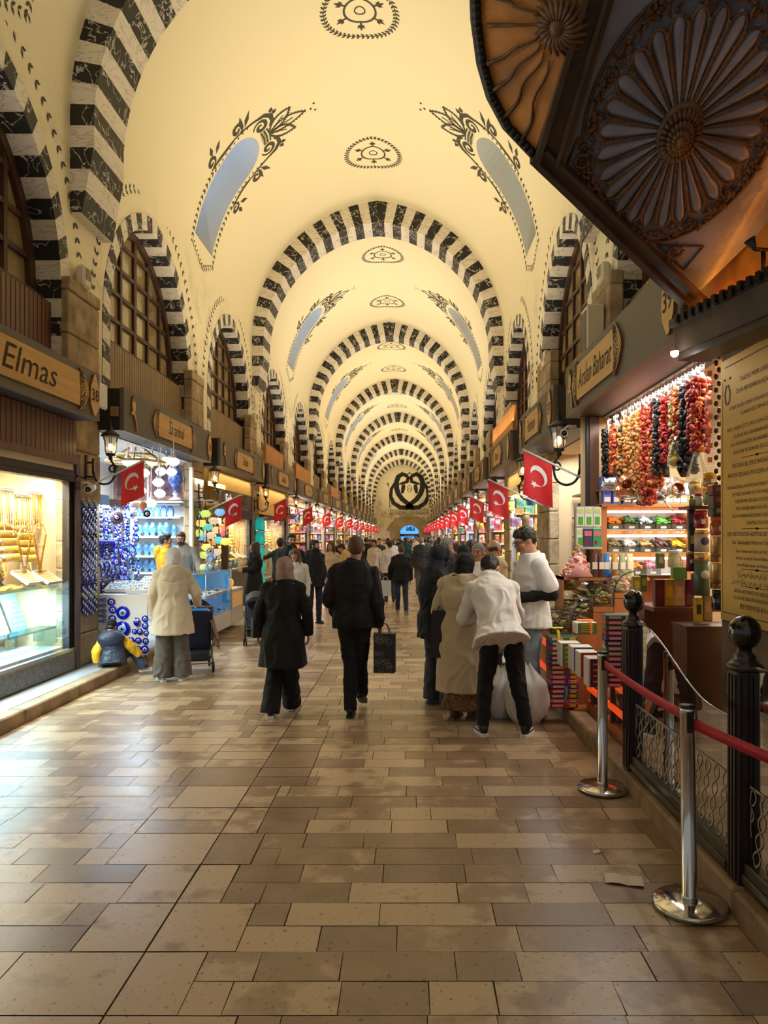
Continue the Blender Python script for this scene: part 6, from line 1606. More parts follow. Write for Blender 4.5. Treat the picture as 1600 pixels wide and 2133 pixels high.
mb = MB(); mb.box((0, 0, .09), (.02, .35, .18)); one(mb, 'blue_card', mat('blue_card', (50, 110, 180), .5), 'dark blue card standing behind the white jewellery boards', 'card', None, (-4.55, 7.75, .85))
glow(-1, 5.6, 8.1, 2.38, 210, (1., .92, .74), -4.1, .3, -.2); glow(-1, 5.6, 8.1, 1.06, 150, COOLC := (.42, .78, 1.), -4.1, .25, -.2)

# ------------------------------------------------------------------ left 2: evil eye shop
room(-1, 8.85, 13.3, 1.6, 2.96, WALLB, 'wall_shop_left')
def eye_disc(r=1., th=.12):
    mb = MB(); n = 28
    mb.lathe([(r * .9, -th), (r, -th * .4), (r, th * .4), (r * .88, th)], mi=0, n=n)
    for rr, z, mi in ((.52, th * 1.02, 1), (.36, th * 1.10, 2), (.16, th * 1.18, 3)): mb.lathe([(rr, z - th * .3), (rr, z)], mi=mi, n=20)
    return mb
t = thing('eye_counter', 'white counter whose front panel is covered with blue eye discs', 'counter', (-3.6, 8.98, KH))
mb = MB(); mb.bx(-.33, .33, 0, .03, .05, .80); mb.build('front_panel', LACQ, t)
mb = MB(); mb.bx(-.33, .30, .03, 1.6, .62, .80, 0, .01); mb.build('top_box', LACQ, t)
for sx in (-.28, .28):
    mb = MB(); mb.tube([(sx, .1, 0), (sx, .1, .62)], .02); mb.build('leg', ALU, t)
big = eye_disc().build('eye_disc', EYEM); tag(big, None, 'evil eye disc', 'eye discs on the counter panel'); big.rotation_euler = (PI / 2, 0, 0)
discs = [(385, 1025, 55), (380, 1160, 65), (288, 935, 32), (300, 1000, 32), (296, 1075, 32), (400, 1312, 48), (268, 1162, 30), (570, 1075, 28), (572, 1135, 28), (480, 1180, 22), (525, 1182, 26), (580, 1195, 24), (450, 1255, 30), (512, 1255, 26), (575, 1262, 28), (465, 1320, 22), (515, 1322, 22), (568, 1330, 34)] + [(x, y_, r) for y_ in (920, 965, 1012, 1052, 1095) for x, r in ((175, 11), (200, 13), (228, 17))]
spec = {0: 'big blue eye disc in the upper middle of the white panel', 1: 'largest blue eye disc in the middle of the white panel', 5: 'big blue eye disc low behind the child', 2: 'medium blue eye disc at the top of the white panel', 17: 'blue eye disc in the lower right corner of the white panel'}
for i, (cx, cyy, r) in enumerate(discs):
    c = big if i == 0 else dup(big); p = at(160 + cx / 4, 1020 + cyy / 4, 8.97); c.location = (p.x, 8.966, p.z); s = r / 4 * 8.97 / FPX; c.scale = (s, s, s)
    c['label'] = spec.get(i, 'small blue eye disc in the rows of three at the panel edge' if i > 17 else 'medium blue eye disc among those on the white panel')
    if i > 17: c['group'] = 'small eye discs'
mb = MB(); mb.ell((0, 0, 0), (.04, .02, .055), 0); mb.ell((-.017, -.016, .022), (.016, .008, .016), 1); mb.ell((.017, -.016, .022), (.016, .008, .016), 1); mb.ell((0, -.02, 0), (.008, .008, .01), 2)
p = at(285, 1295, 8.96); one(mb, 'glass_owl', EYEM, 'blue glass owl on the white eye panel', 'ornament', None, (p.x, 8.95, p.z))
# trays of stones on the counter
def stone_tray(): 
    t = thing('stone_tray', None, None); mb = MB(); mb.box((0, 0, .012), (.3, .34, .024)); 
    for i in range(4): mb.box((-.15 + .1 * i, 0, .03), (.006, .34, .03))
    for j in range(4): mb.box((0, -.17 + .113 * j, .03), (.3, .006, .03))
    mb.build('tray', LACQ, t); mb = MB()
    for i in range(3):
        for j in range(3):
            for k in range(5): mb.ell((-.1 + .1 * i + rg.uniform(-.03, .03), -.113 + .113 * j + rg.uniform(-.035, .035), .034), .014, rg.randrange(3), 7, 5)
    mb.build('stones', [EYEBL, EYEWH, SILV], t)['kind'] = 'stuff'; return t
o = stone_tray(); tag(o, None, 'tray', 'stone trays')
for i, (loc, lab) in enumerate((((-3.42, 9.2, .98), 'white tray of pale stones on the eye counter, near right'), ((-3.75, 9.35, .98), 'white tray of pale stones on the eye counter, near left'), ((-3.45, 9.7, 1.02), 'white tray of pale stones on the eye counter, behind the first'))):
    c = o if i == 0 else dup(o); c.location = loc; c.rotation_euler = (.25, 0, .1); c['label'] = lab
# hanging blue beads
HB = [COBALT, EYEWH, EYEBL, EYEBK, mat('bead_navy', (8, 12, 70), .2)]
def bead_string(n, r, seed):
    rr = random.Random(seed); mb = MB(); z = 0.
    mb.tube([(0, 0, .04), (0, 0, -n * r * 1.6)], .002, 1, 4)
    for i in range(n):
        k = r * rr.uniform(.7, 1.3)
        if rr.random() < .35:
            mb.lathe([(k * 1.5, -.006), (k * 1.5, .006)], (0, 0, z), 0, 12, rot=rotm('Y', PI / 2)); mb.lathe([(k * .9, 0), (k * .9, .009)], (0, 0, z), 1, 10, rot=rotm('Y', PI / 2)); mb.lathe([(k * .5, 0), (k * .5, .011)], (0, 0, z), 2, 8, rot=rotm('Y', PI / 2)); z -= k * 3
        else: mb.ell((0, 0, z), k * .8, rr.choice((0, 1, 2, 4, 4)), 7, 5); z -= k * 1.7
    return mb
protos = [bead_string(9, .018, s).build('bead_hanging', HB) for s in range(4)]
for q in protos: tag(q, 'string of blue and white glass beads with eye discs hanging on the blue display', 'bead string', 'bead strings of the blue display')
k = 0; usedp = [0] * 4
for row, z in enumerate((2.02, 1.72, 1.5, 1.3)):
    for i in range(15):
        yy = 8.98 + .098 * i + rg.uniform(-.02, .02); q = k % 4; c = protos[q] if not usedp[q] else dup(protos[q]); usedp[q] = 1; k += 1
        c.location = (-4.0 + .12 * math.sin(i * 2.1 + row), yy, z + rg.uniform(-.06, .04)); c.rotation_euler = (0, 0, -.6 + rg.uniform(-.3, .3)); s = rg.uniform(.9, 1.5); c.scale = (s, s, s)
t = thing('bead_stand', 'white display stand with blue top board carrying the hanging beads', 'display stand', (-4.05, 9.0, KH))
mb = MB(); mb.bx(-.06, .06, -.09, -.05, .75, 2.05); mb.build('post', LACQ, t); mb = MB(); mb.bx(-.02, .02, 1.5, 1.54, .75, 2.05); mb.build('post', LACQ, t)
mb = MB(); mb.bx(.06, .07, -.1, .55, 1.9, 2.07); mb.build('top_board', mat('blue_board', (110, 170, 235), .5), t)
mb = MB(); mb.bx(-.12, -.1, -.1, 1.6, .75, 2.05); mb.build('back_panel', mat('panel_brown', (92, 74, 56), .7), t)
def rack_row(mats, n=16):
    t = thing('bracelet_rack', None, None); mb = MB(); mb.tube([(0, -.02, 0), (0, n * .045, 0)], .008, n=6); mb.build('bar', ALU, t); mb = MB()
    for i in range(n):
        mb.tube([(.0, i * .045, 0), (.02, i * .045, -.06), (.01, i * .045, -.15)], [.006, .018, .012], i % len(mats), 6)
        mb.ell((.012, i * .045, -.17), (.012, .016, .02), (i + 1) % len(mats), 8, 6)
    mb.build('bracelets', mats, t)['kind'] = 'stuff'; return t
for i, (z, m, lab) in enumerate(((1.62, [COBALT, HB[4]], 'rack of deep blue bracelets, upper one of the blue display'), (1.33, [COBALT, HB[4], EYEWH], 'rack of blue and white bracelets, middle of the blue display'), (1.08, [mat('bead_dark', (30, 26, 34), .4), mat('bead_brown', (70, 50, 40), .4)], 'rack of dark bracelets, lowest of the blue display'), (.93, [mat('bead_dark', (30, 26, 34), .4), mat('bead_sand', (160, 130, 90), .4)], 'rack of brown and sand bracelets just above the eye counter'))):
    o = rack_row(m, 15); tag(o, lab, 'rack', 'bracelet racks'); o.location = (-3.96, 9.0, z)
def dream(loc, s, mats, lab):
    mb = MB(); mb.lathe([(1, -.08), (1.02, .0), (.9, .1), (.6, .13)], mi=0, n=22, rot=rotm('Y', PI / 2)); mb.lathe([(.5, .1), (.5, .16)], mi=1, n=18, rot=rotm('Y', PI / 2)); mb.lathe([(.3, .14), (.28, .19)], mi=2, n=14, rot=rotm('Y', PI / 2)); mb.lathe([(.13, .17), (.12, .22)], mi=1, n=10, rot=rotm('Y', PI / 2)); mb.tube([(0, 0, 1), (0, 0, 2.6)], .03, 1, 5)
    o = one(mb, 'hanging_eye_plate', mats, lab, 'ornament', None, loc, -.9); o.scale = (s, s, s)
dream(at(243, 1078, 9.3), .082, [mat('copper_plate', (118, 84, 92), .35, var=.5, vscale=3), HB[4], EYEWH], 'large reddish brown eye plate hanging in front of the blue beads')
dream(at(306, 1070, 9.8), .05, [HB[4], EYEWH, EYEBL], 'navy eye plate hanging right of the blue beads')
dream(at(273, 1073, 9.6), .055, [EYEWH, EYEBL, COBALT], 'white eye plate hanging right of the brown plate')
for i, (px, py, mm, lab) in enumerate(((278, 1058, (EYEWH, mat('pink_glass', (236, 150, 190), .2)), 'white and pink glass balloon hanging above the eye display'), (297, 1056, (mat('orange_glass', (244, 150, 90), .2), mat('violet_glass', (190, 120, 220), .2)), 'orange and violet glass balloon hanging above the eye display'))):
    mb = MB(); mb.lathe([(.01, -.09), (.02, -.06), (.025, -.04)], mi=1, n=10); mb.lathe([(.02, -.04), (.055, .0), (.06, .04), (.035, .075), (.004, .085)], mi=0, n=14); mb.tube([(0, 0, .08), (0, 0, .22)], .002, 0, 4); one(mb, 'glass_balloon', list(mm), lab, 'ornament', None, at(px, py, 9.9))
# beads hanging on the pier face
b2 = bead_string(34, .016, 9).build('bead_hanging', HB); tag(b2, 'long string of dark eye beads hanging on the pier left of the blue display', 'bead string', 'bead strings on the pier'); many(b2, [((-3.845, 8.48 + .05 * i, 2.08 - .03 * (i % 3)), 0, 1.15) for i in range(8)])
# back shelves with necklaces
t = thing('white_shelf_unit', 'white shelf unit with necklaces at the end wall of the evil eye shop', 'shelf', (-4.62, 13.2, KH))
mb = MB(); mb.bx(-.85, .5, .0, .03, 0, 2.1); mb.build('back', LACQ, t)
for z in (.55, .85, 1.15, 1.50, 1.85, 2.08): mb = MB(); mb.bx(-.85, .5, -.28, 0, z, z + .03); mb.build('shelf_board', LACQ, t)
b = bust(mat('blue_velvet', (120, 170, 205), .6), mat('turquoise_beads', (30, 110, 190), .3)); tag(b, 'pale blue necklace bust on the white shelves of the evil eye shop', 'bust', 'blue busts')
many(b, [((-5.4 + .125 * (i % 10), 13.04 + .04 * (i % 2), KH + (.58, .88, 1.18, 1.53)[i // 10]), rg.uniform(-.4, .4) - 1.3, rg.uniform(.62, .8)) for i in range(40)])
mb = MB(); mb.torus((0, 0, -.1), .06, .014, rot=rotm('X', PI / 2), n=20, sy=1.7); nk = one(mb, 'bead_necklace', [mat('turquoise_beads', (30, 110, 190), .3)], '', 'necklace', 'hanging bead necklaces')
many(nk, [((-5.4 + .12 * i, 12.98, KH + 2.06), 0, rg.uniform(.8, 1.1), 'bead necklace hanging from the top shelf of the evil eye shop') for i in range(10)])
# rugs on the upper back wall, blue vase, white lamps
RUG = mat('rug_wine', (96, 72, 86), .95, var=.8, vscale=7); RUGB = mat('rug_border', (150, 112, 104), .95, var=.5, vscale=20)
for i, (ya, yb, lab) in enumerate(((-5.45, -4.85, 'wine red patterned rug on the upper end wall, left of two'), (-4.8, -4.12, 'dark violet patterned rug on the upper end wall, right of two'))):
    t = thing('wall_rug', lab, 'rug', ((ya + yb) / 2, 13.27, 2.32)); w = (yb - ya) / 2; mb = MB(); mb.bx(-w, w, -.015, 0, 0, .62); mb.build('border', RUGB, t); mb = MB(); mb.bx(-w + .07, w - .07, -.022, -.015, .08, .54); mb.build('field', RUG, t)
LAMPG = mat('white_lamp_glass', (250, 250, 244), .2, emit=2.2, ecol=(255, 252, 240))
def mosaic_lamp(gm, chain=.5, cm=SILV):
    t = thing('mosaic_lamp', None, None); mb = MB(); mb.lathe([(.02, -.075), (.06, -.06), (.095, -.02), (.1, .0), (.095, .02), (.06, .06), (.03, .075)], n=18); mb.build('glass_globe', gm, t)
    mb = MB(); mb.lathe([(.045, .06), (.05, .075), (.03, .10), (.014, .13), (.01, .17), (.018, .19), (.006, .21)], n=12); mb.lathe([(.004, -.12), (.01, -.11), (.03, -.07)], n=10); mb.build('metal_cap', cm, t)
    mb = MB(); mb.tube([(0, 0, .2), (0, 0, .2 + chain)], [.007] * 2, n=6); mb.build('hanger', cm, t); return t
wl = mosaic_lamp(LAMPG); tag(wl, 'white glass lamp hanging in the evil eye shop', 'lamp', 'white lamps')
pts = [(266, 962), (284, 960), (317, 962), (347, 960), (362, 962), (275, 982), (335, 982), (357, 983), (330, 1005), (333, 1028), (315, 1048), (272, 1005), (300, 985), (293, 1022)]
many(wl, [(at(px, py, 10.1 + .25 * (i % 4)), 0, .8, 'white glass lamp hanging under the \u0130stanbul sign') for i, (px, py) in enumerate(pts)])
mb = MB(); mb.tube([(0, -.7, 0), (0, .7, 0)], .02); mb.torus((0, 0, 0), .4, .02, n=30); mb.torus((0, 0, .1), .25, .015, n=24)
for i in range(7): mb.tube([(.4 * math.cos(i), .4 * math.sin(i), 0), (.1 * math.cos(i), .1 * math.sin(i), .2)], .012)
one(mb, 'lamp_ring', mat('brass_frame', (206, 176, 110), .3, metal=.8), 'brass ring frame from which the white lamps hang', 'chandelier', None, (-3.95, 10.4, 2.72))
t = thing('blue_vase', 'tall blue and white vase on a stand above the necklace shelves', 'vase', at(366, 1028, 12.8)); mb = MB(); mb.lathe([(.06, 0), (.05, .02), (.03, .05), (.05, .1), (.12, .2), (.13, .28), (.08, .4), (.045, .48), (.06, .54)], n=20); mb.build('vessel', mat('vase_blue', (90, 120, 200), .25, var=.9, vscale=14), t); mb = MB(); mb.lathe([(.13, -.12), (.09, -.09), (.03, -.05), (.06, 0)], n=16); mb.build('stand', LACQ, t)
mb = MB(); mb.bx(-.75, .75, -.3, .3, 0, .03); one(mb, 'upper_shelf', LACQ, 'white upper shelf below the rugs in the evil eye shop', 'shelf', None, (-4.75, 12.95, 2.24))
mb = MB(); mb.bx(-.03, .03, -.04, .04, 0, 2.75); one(mb, 'white_post', LACQ, 'slim white post between the evil eye shop and the mosaic lamps', 'post', None, (-3.86, 12.75, KH))
bs = bead_string(50, .014, 31).build('bead_hanging', HB); tag(bs, 'long string of navy beads hanging beside the slim white post', 'bead string'); bs.location = (-3.78, 12.95, 2.05)
# coloured mosaic lamps
COLS = [(196, 226, 110), (240, 150, 80), (236, 196, 150), (120, 180, 230), (250, 220, 110), (214, 110, 130), (220, 190, 160), (90, 190, 190)]
pl = [(428, 1070), (458, 1067), (445, 1085), (474, 1085), (418, 1090), (432, 1098), (452, 1104), (464, 1110), (412, 1110), (420, 1118), (438, 1115), (446, 1128), (430, 1140), (456, 1125), (413, 1130), (404, 1140), (425, 1156), (440, 1158), (451, 1150), (466, 1098), (470, 1128), (417, 1072)]
for i, (px, py) in enumerate(pl):
    cc = COLS[(i * 3) % 8]; lm = mosaic_lamp(mat('mosaic_glass_%d' % ((i * 3) % 8), cc, .2, emit=.9, var=.6, vscale=45), .14, mat('bronze', (110, 84, 50), .35, metal=.7)) if i < 8 else dup(first[i % 8])
    if i == 0: first = []
    if i < 8: first.append(lm)
    cnames = ['lime green', 'orange', 'peach', 'sky blue', 'yellow', 'rose', 'sand', 'turquoise']
    tag(lm, '%s mosaic glass lamp in the hanging cluster by the white post' % cnames[((i % 8) * 3) % 8], 'lamp', '%s mosaic lamps' % cnames[((i % 8) * 3) % 8]); lm.location = at(px, py, 13.1 + .2 * (i % 4)); lm.scale = (.95,) * 3
mb = MB(); mb.bx(-.5, .3, -.6, 1.3, 0, .02); one(mb, 'glass_awning', glass('awning_glass', (.85, .9, .88), .4, .1), 'flat glass shelf above the coloured mosaic lamps', 'shelf', None, (-3.8, 13.4, 2.28))
# glass counters
def vitrine(loc, w, l, h, label, blue=True):
    t = thing('glass_counter', label, 'counter', loc); BL = mat('glowing_blue_lining', (70, 160, 215), .4, emit=.3)  # lining glows by itself in place of blue light inside the case
    mb = MB(); mb.bx(-w / 2, w / 2, 0, l, 0, .28, 0, .01); mb.build('white_base', LACQ, t)
    mb = MB(); mb.bx(-w / 2 + .01, -w / 2 + .02, .02, l - .02, .28, h); mb.bx(-w / 2 + .02, w / 2 - .02, .02, l - .02, .281, .285); mb.bx(-w / 2 + .02, w / 2 - .02, l - .03, l - .02, .28, h); mb.build('lining', BL, t)
    mb = MB(); mb.bx(-w / 2 + .02, w / 2 - .01, .01, l - .01, .60, .64); mb.build('middle_shelf', LACQ, t)
    mb = MB(); mb.bx(w / 2 - .008, w / 2, 0, l, .28, h); mb.bx(-w / 2, w / 2, 0, .008, .28, h); mb.bx(-w / 2, w / 2, 0, l, h, h + .012); mb.build('glass_case', SHG, t)
    mb = MB()
    for x_, y_ in ((-w / 2, 0), (w / 2, 0), (w / 2, l), (-w / 2, l)): mb.tube([(x_, y_, .28), (x_, y_, h)], .008, n=6)
    mb.tube([(w / 2, 0, h), (w / 2, l, h)], .008, n=6); mb.tube([(-w / 2, 0, h), (w / 2, 0, h)], .008, n=6); mb.build('edge_strips', ALU, t)
    mb = MB()
    for i in range(70): mb.ell((rg.uniform(-w / 2 + .06, w / 2 - .05), rg.uniform(.05, l - .06), (.65, .292)[i % 2] + .01), (.03, .02, .014), i % 3, 7, 5)
    mb.build('jewellery', [EYEWH, mat('bead_navy'), SILV], t)['kind'] = 'stuff'; return t
vitrine((-3.35, 11.0, .09), .48, 1.55, .98, 'glass counter with glowing blue lining and white base beside the shopkeepers')
t = thing('white_cabinet', 'low white cabinet with lit niche at the end of the glass counter', 'cabinet', (-3.42, 12.62, .09)); mb = MB(); mb.bx(-.3, .3, 0, .9, 0, .62, 0, .01); mb.build('body', LACQ, t); mb = MB(); mb.bx(.3, .305, .1, .8, .3, .55); mb.build('niche', mat('niche_amber', (200, 150, 90), .4, emit=.4), t)
bw = MB(); bw.lathe([(.05, 0), (.08, .02), (.1, .08), (.09, .14), (.06, .17)], n=16); ps = [((-3.3 - .14 * (i % 3), 12.72 + .2 * (i // 3), .712 + (.17 if i > 8 else 0)), 0, 1.) for i in range(9)]
for ci, nmx in ((0, 'amber'), (1, 'red'), (2, 'rose')):
    o = (bw if ci == 0 else bw).build('mosaic_candle_bowl', mat('bowl_' + nmx, ((244, 170, 80), (196, 60, 40), (226, 130, 140))[ci], .2, emit=.7, var=.7, vscale=30)); tag(o, '%s mosaic glass candle bowl on the low white cabinet' % nmx, 'candle holder', nmx + ' candle bowls'); many(o, ps[ci::3])
for i in range(3):
    mb = MB(); R3 = rotm('Y', PI / 2) ; mb.torus((0, 0, 0), .05, .022, n=18, rot=rotm('X', PI / 2)); one(mb, 'bracelet_roll', [mat('grey_roll', (150, 150, 156), .5)], 'grey bracelet roll in a stack of three on the glass counter, %s' % ('bottom', 'middle', 'top')[i], 'roll', None, (-3.38, 12.2, 1.155 + .12 * i))
mb = MB()
for i in range(5): mb.ell((0, .1 * i, 0), (.045, .045, .05), i % 3, 12, 8)
one(mb, 'lamp_row', [mat('mosaic_glass_0'), mat('mosaic_glass_3'), mat('mosaic_glass_1')], 'row of small bright mosaic lamps on the back edge of the glass counter', 'lamp', None, (-3.48, 12.1, 1.13))
glow(-1, 8.9, 11., 2.05, 60, (.62, .82, 1.), -3.9, .3, -.1); glow(-1, 9., 13., 2.9, 110, (.9, .95, 1.), -4.6, .8, .2); glow(-1, 12.2, 13., 2.2, 45, (.7, .9, 1.), -4.7, .3, 0); glow(-1, 12.9, 15., 2.7, 40, (1., .92, .75), -3.9, .3, .0)

# ------------------------------------------------------------------ left 3: the Sultani jeweller
room(-1, 13.4, 17.6, 1.0, 2.96, WALLW, 'wall_shop_left')
def ribbed_blind(y0, y1, z0, z1, label, x=-3.83, side=-1):
    mb = MB(); n = int((y1 - y0) / .12)
    mb.grid(lambda u, v: V((x - side * .02 * math.cos(2 * PI * u * n), y0 + (y1 - y0) * u, z0 + (z1 - z0) * v)), n * 6, 1)
    return one(mb, 'ribbed_blind', mat('ribbed_cream_blind', (226, 190, 122), .6), label, 'blind')
ribbed_blind(13.7, 17.3, 2.62, 2.95, 'ribbed yellow blind lit from above under the Sultans sign')
t = jewel_front(15.2, 17.55, 2.05, 'jeweller window with dark glazed transom below the Sultans sign', zb=.9)
mb = MB(); mb.bx(-.01, .02, -1.7, 1.15, 2.13, 2.48); mb.build('transom', mat('dark_transom_glass', (44, 40, 34), .15, spec=.8), t)
mb = MB(); text_mesh(mb, 'Sultani', (.03, -.95, 2.30), (0, 1, 0), (0, 0, 1), .32, .003, shear=.25, width=.95, bold=.008); mb.build('lettering', mat('sign_white_lit', (250, 250, 250), .5, emit=1.2), t)
jeweller_stock(15.3, 17.4, 'in the Sultani window', 'Sultani', .8)
glow(-1, 15.2, 17.4, 2.02, 80, (1., .9, .68), -4.1, .3, -.3); glow(-1, 13.6, 17.4, 2.93, 9, (1., .8, .45), -3.72, .1, 0)
b = bust(VELW, SILV); tag(b, 'white bust with silver necklaces in the low Sultani window', 'bust', 'low white busts'); many(b, [((-4.1, 15.35 + .2 * i, KH + (.5 if i % 2 else .72)), 0, .9) for i in range(9)])
# ------------------------------------------------------------------ left 4: ribbed blind, gold window, turquoise rack
room(-1, 18.1, 22.5, 1.0, 2.96, WALLW, 'wall_shop_left')
ribbed_blind(18.2, 22.2, 2.22, 2.95, 'tall ribbed yellow blind under the fourth left sign'); jewel_front(19.0, 22.4, 2.1, 'jeweller window below the tall ribbed blind', zb=.5)
jeweller_stock(19.2, 22.2, 'in the window below the ribbed blind', 'fourth shop', .6)
glow(-1, 19., 22.3, 2.06, 100, (1., .92, .7), -4.1, .3, -.3); glow(-1, 18.2, 22.2, 2.93, 12, (1., .8, .42), -3.7, .1, 0)
bt = MB(); bt.lathe([(.04, 0), (.05, .02), (.05, .2), (.02, .27), (.02, .32)], n=12); o = one(bt, 'turquoise_bottle', mat('turquoise_glass', (40, 200, 196), .15, emit=.3), 'turquoise bottle on the tall rack left of the ribbed blind', 'bottle', 'turquoise bottles'); many(o, [((-3.72 - .09 * (i % 2), 18.0 + .11 * (i // 2 % 4), .4 + .35 * (i // 8)), 0, 1.) for i in range(40)])
t = thing('bottle_rack', 'tall narrow rack of turquoise bottles left of the ribbed blind', 'rack', (-3.76, 18.15, KH)); 
for k in range(6): mb = MB(); mb.bx(-.12, .12, -.2, .3, .26 + .35 * k - .02, .26 + .35 * k + .0); mb.build('shelf_board', ALU, t)
mb = MB(); mb.bx(-.12, -.1, -.2, -.18, 0, 2.1); mb.bx(-.12, -.1, .28, .3, 0, 2.1); mb.build('upright', ALU, t)

# ------------------------------------------------------------------ farther shops on both sides
PAL = [(206, 90, 120), (226, 186, 84), (236, 232, 222), (84, 130, 84), (186, 52, 44), (84, 110, 160), (220, 140, 70), (150, 100, 150), (150, 190, 200), (130, 92, 60)]
PN = ['pink', 'yellow', 'white', 'green', 'red', 'blue', 'orange', 'violet', 'pale blue', 'brown']
GM = [mat('goods_' + n.replace(' ', '_'), c, .4, var=.75, vscale=16) for n, c in zip(PN, PAL)]
def goods_protos():
    out = []
    for i in range(10):
        mb = MB(); k = i % 4
        if k == 0: mb.box((0, 0, .13), (.1, .16, .26), 0, None, .006); mb.box((.051, 0, .15), (.004, .11, .12), 1)
        elif k == 1: mb.lathe([(.07, 0), (.075, .02), (.075, .17), (.06, .2)], mi=0, n=12); mb.lathe([(.066, .2), (.066, .24), (.05, .245)], mi=1, n=12)
        elif k == 2: mb.grid(lambda u, v: V((.07 * math.sin(PI * v) ** .5 * math.cos(2 * PI * u), .09 * math.cos(2 * PI * u + .0) * .2 + .09 * math.sin(2 * PI * u), .28 * v)), 12, 6); mb.box((.072, 0, .14), (.004, .08, .09), 1)
        else: mb.box((0, 0, .09), (.14, .2, .18), 0, None, .01); mb.box((0, 0, .182), (.1, .03, .01), 1); mb.box((.071, 0, .09), (.004, .03, .17), 1)
        out.append((mb, ('packet', 'jar', 'pouch', 'gift_box')[k], i))
    return out
GP = goods_protos(); gfirst = {}
def good(i, side, where, loc, s, rz):
    mb, nm, ci = GP[i]; key = (i, side)
    lab = '%s %s on the shelves of a distant shop on the %s' % (PN[ci], nm.replace('_', ' '), 'left' if side < 0 else 'right')
    if key not in gfirst: gfirst[key] = tag(mb.build(nm, [GM[ci], GM[(ci + 2) % 10]]), lab, nm.replace('_', ' '), lab.replace('on the shelves', 'goods')); c = gfirst[key]
    else: c = dup(gfirst[key])
    c.location = loc; c.rotation_euler = (0, 0, rz); c.scale = (s, s, s)
def far_shop(side, y0, y1, i, n, powr, col):
    dp = 1.3; x0 = -3.9 if side < 0 else 2.25; sd = 'left' if side < 0 else 'right'
    room(side, y0 - .1, y1 + .1, dp, 2.96, (mat('shop_wall_rose', (206, 150, 140), .7), WALLW, WALLB)[i % 3], 'wall_shop_' + sd)
    t = thing('stall_shelving', 'stepped shelving full of goods in a distant shop on the %s' % sd, 'shelf', (0, 0, 0), 0, 'distant shelving on the %s' % sd)
    OK_ = LACQ if i % 2 else mat('shelf_oak', (160, 112, 66), .5); xa = x0 + side * .05; per = 5 if n > 30 else (4 if n > 20 else 2); zs = [.75, 1.1, 1.45, 1.8, 2.15, 2.5]
    for k, z in enumerate(zs):          # shelves on the end wall, facing along the hall
        mb = MB(); mb.bx(xa, xa + side * 1.15, y1 - .25, y1 + .05, z - .03, z); mb.build('shelf_board', OK_, t)
        for q in range(per): good((i * 3 + q * 7 + k * 5 + q // 2) % 10, side, '', (xa + side * (.12 + 1.0 * q / per), y1 - .12, z + .001), 1.0 if per > 3 else 1.25, -PI / 2 + rg.uniform(-.2, .2))
    mb = MB(); mb.bx(xa, xa + side * .5, y0 + .1, y1 - .3, KH, .62); mb.bx(xa + side * .2, xa + side * .5, y0 + .1, y1 - .3, .62, .95); mb.build('front_counter', OK_, t)
    m = max(3, n // 4); L = y1 - y0 - .5
    for q in range(m):
        for k in (0, 1): good((i + q * 3 + k * 4) % 10, side, '', (xa + side * (.09 + .22 * k), y0 + .2 + L * (q + .5) / m, (.621, .951)[k]), 1.1, rg.uniform(-.3, .3) + (PI if side > 0 else 0))
        if q % 2 == 0 and n > 20: good((i + q * 7 + 3) % 10, side, '', (xa - side * .12, y0 + .2 + L * (q + .5) / m, 2.2 - .35 * (q % 4) / 2), 1., rg.uniform(-.3, .3) - PI / 2)
    mb = MB(); mb.bx(xa - side * .08, xa - side * .16, y0, y1, 2.62, 2.66); mb.build('hanging_rail', ALU, t)
    for s_ in (y0 + .02, y1 - .02): mb = MB(); mb.bx(xa - side * .05, xa + side * .05, s_ - .05, s_ + .05, KH, 2.96); mb.build('post', (BROWNF, DKF, ALU)[i % 3], t)
    glow(side, y0, y1, 2.93, powr, col, x0 + side * .15, .4, -.35)
for i, (a, b) in enumerate(LS):
    if i >= 4: far_shop(-1, a, b, i, 48 if i < 6 else (24 if i < 9 else 12), 260 if i < 8 else 200, ((1., .93, .86), (1., .96, .9), (1., .85, .6))[i % 3])
for i, (a, b) in enumerate(RS):
    if i >= 2: far_shop(1, a, b, i, 36 if i < 6 else (24 if i < 9 else 12), 240 if i < 8 else 200, ((.92, .97, 1.), (1., .95, .88), (.86, .95, 1.))[i % 3])
ribbed_blind(12.7, 15.7, 2.5, 2.95, 'striped pale blind under the third right sign', 2.16, 1); glow(1, 12.7, 15.7, 2.93, 10, (1., .85, .55), 2.0, .1, 0)
# ------------------------------------------------------------------ right 2: neighbour stall
room(1, 8.8, 11.6, 1.2, 2.96, WALLW, 'wall_shop_right')
OAK = mat('warm_oak', (172, 106, 56), .45, var=.25, vscale=4, stretch=(1, 1, .2)); DOAK = mat('dark_oak', (92, 56, 34), .45, var=.25, vscale=4)
t = thing('spice_shelf', 'dark shelf with packets at the stall beyond the largest right flag', 'shelf', (2.75, 10.2, KH))
for z in (.9, 1.2, 1.5, 1.8, 2.15): mb = MB(); mb.bx(-.15, .15, -1.3, 1.3, z, z + .03); mb.build('shelf_board', DOAK, t)
for i in range(44): good((i * 7 + i // 9) % 10, 1, '', (2.72, 9.05 + .235 * (i % 11), KH + (.93, 1.23, 1.53, 1.83)[i // 11] + .001), .9, PI)
glow(1, 8.9, 11.4, 2.9, 90, (.95, .97, 1.), 2.5, .3, -.2)
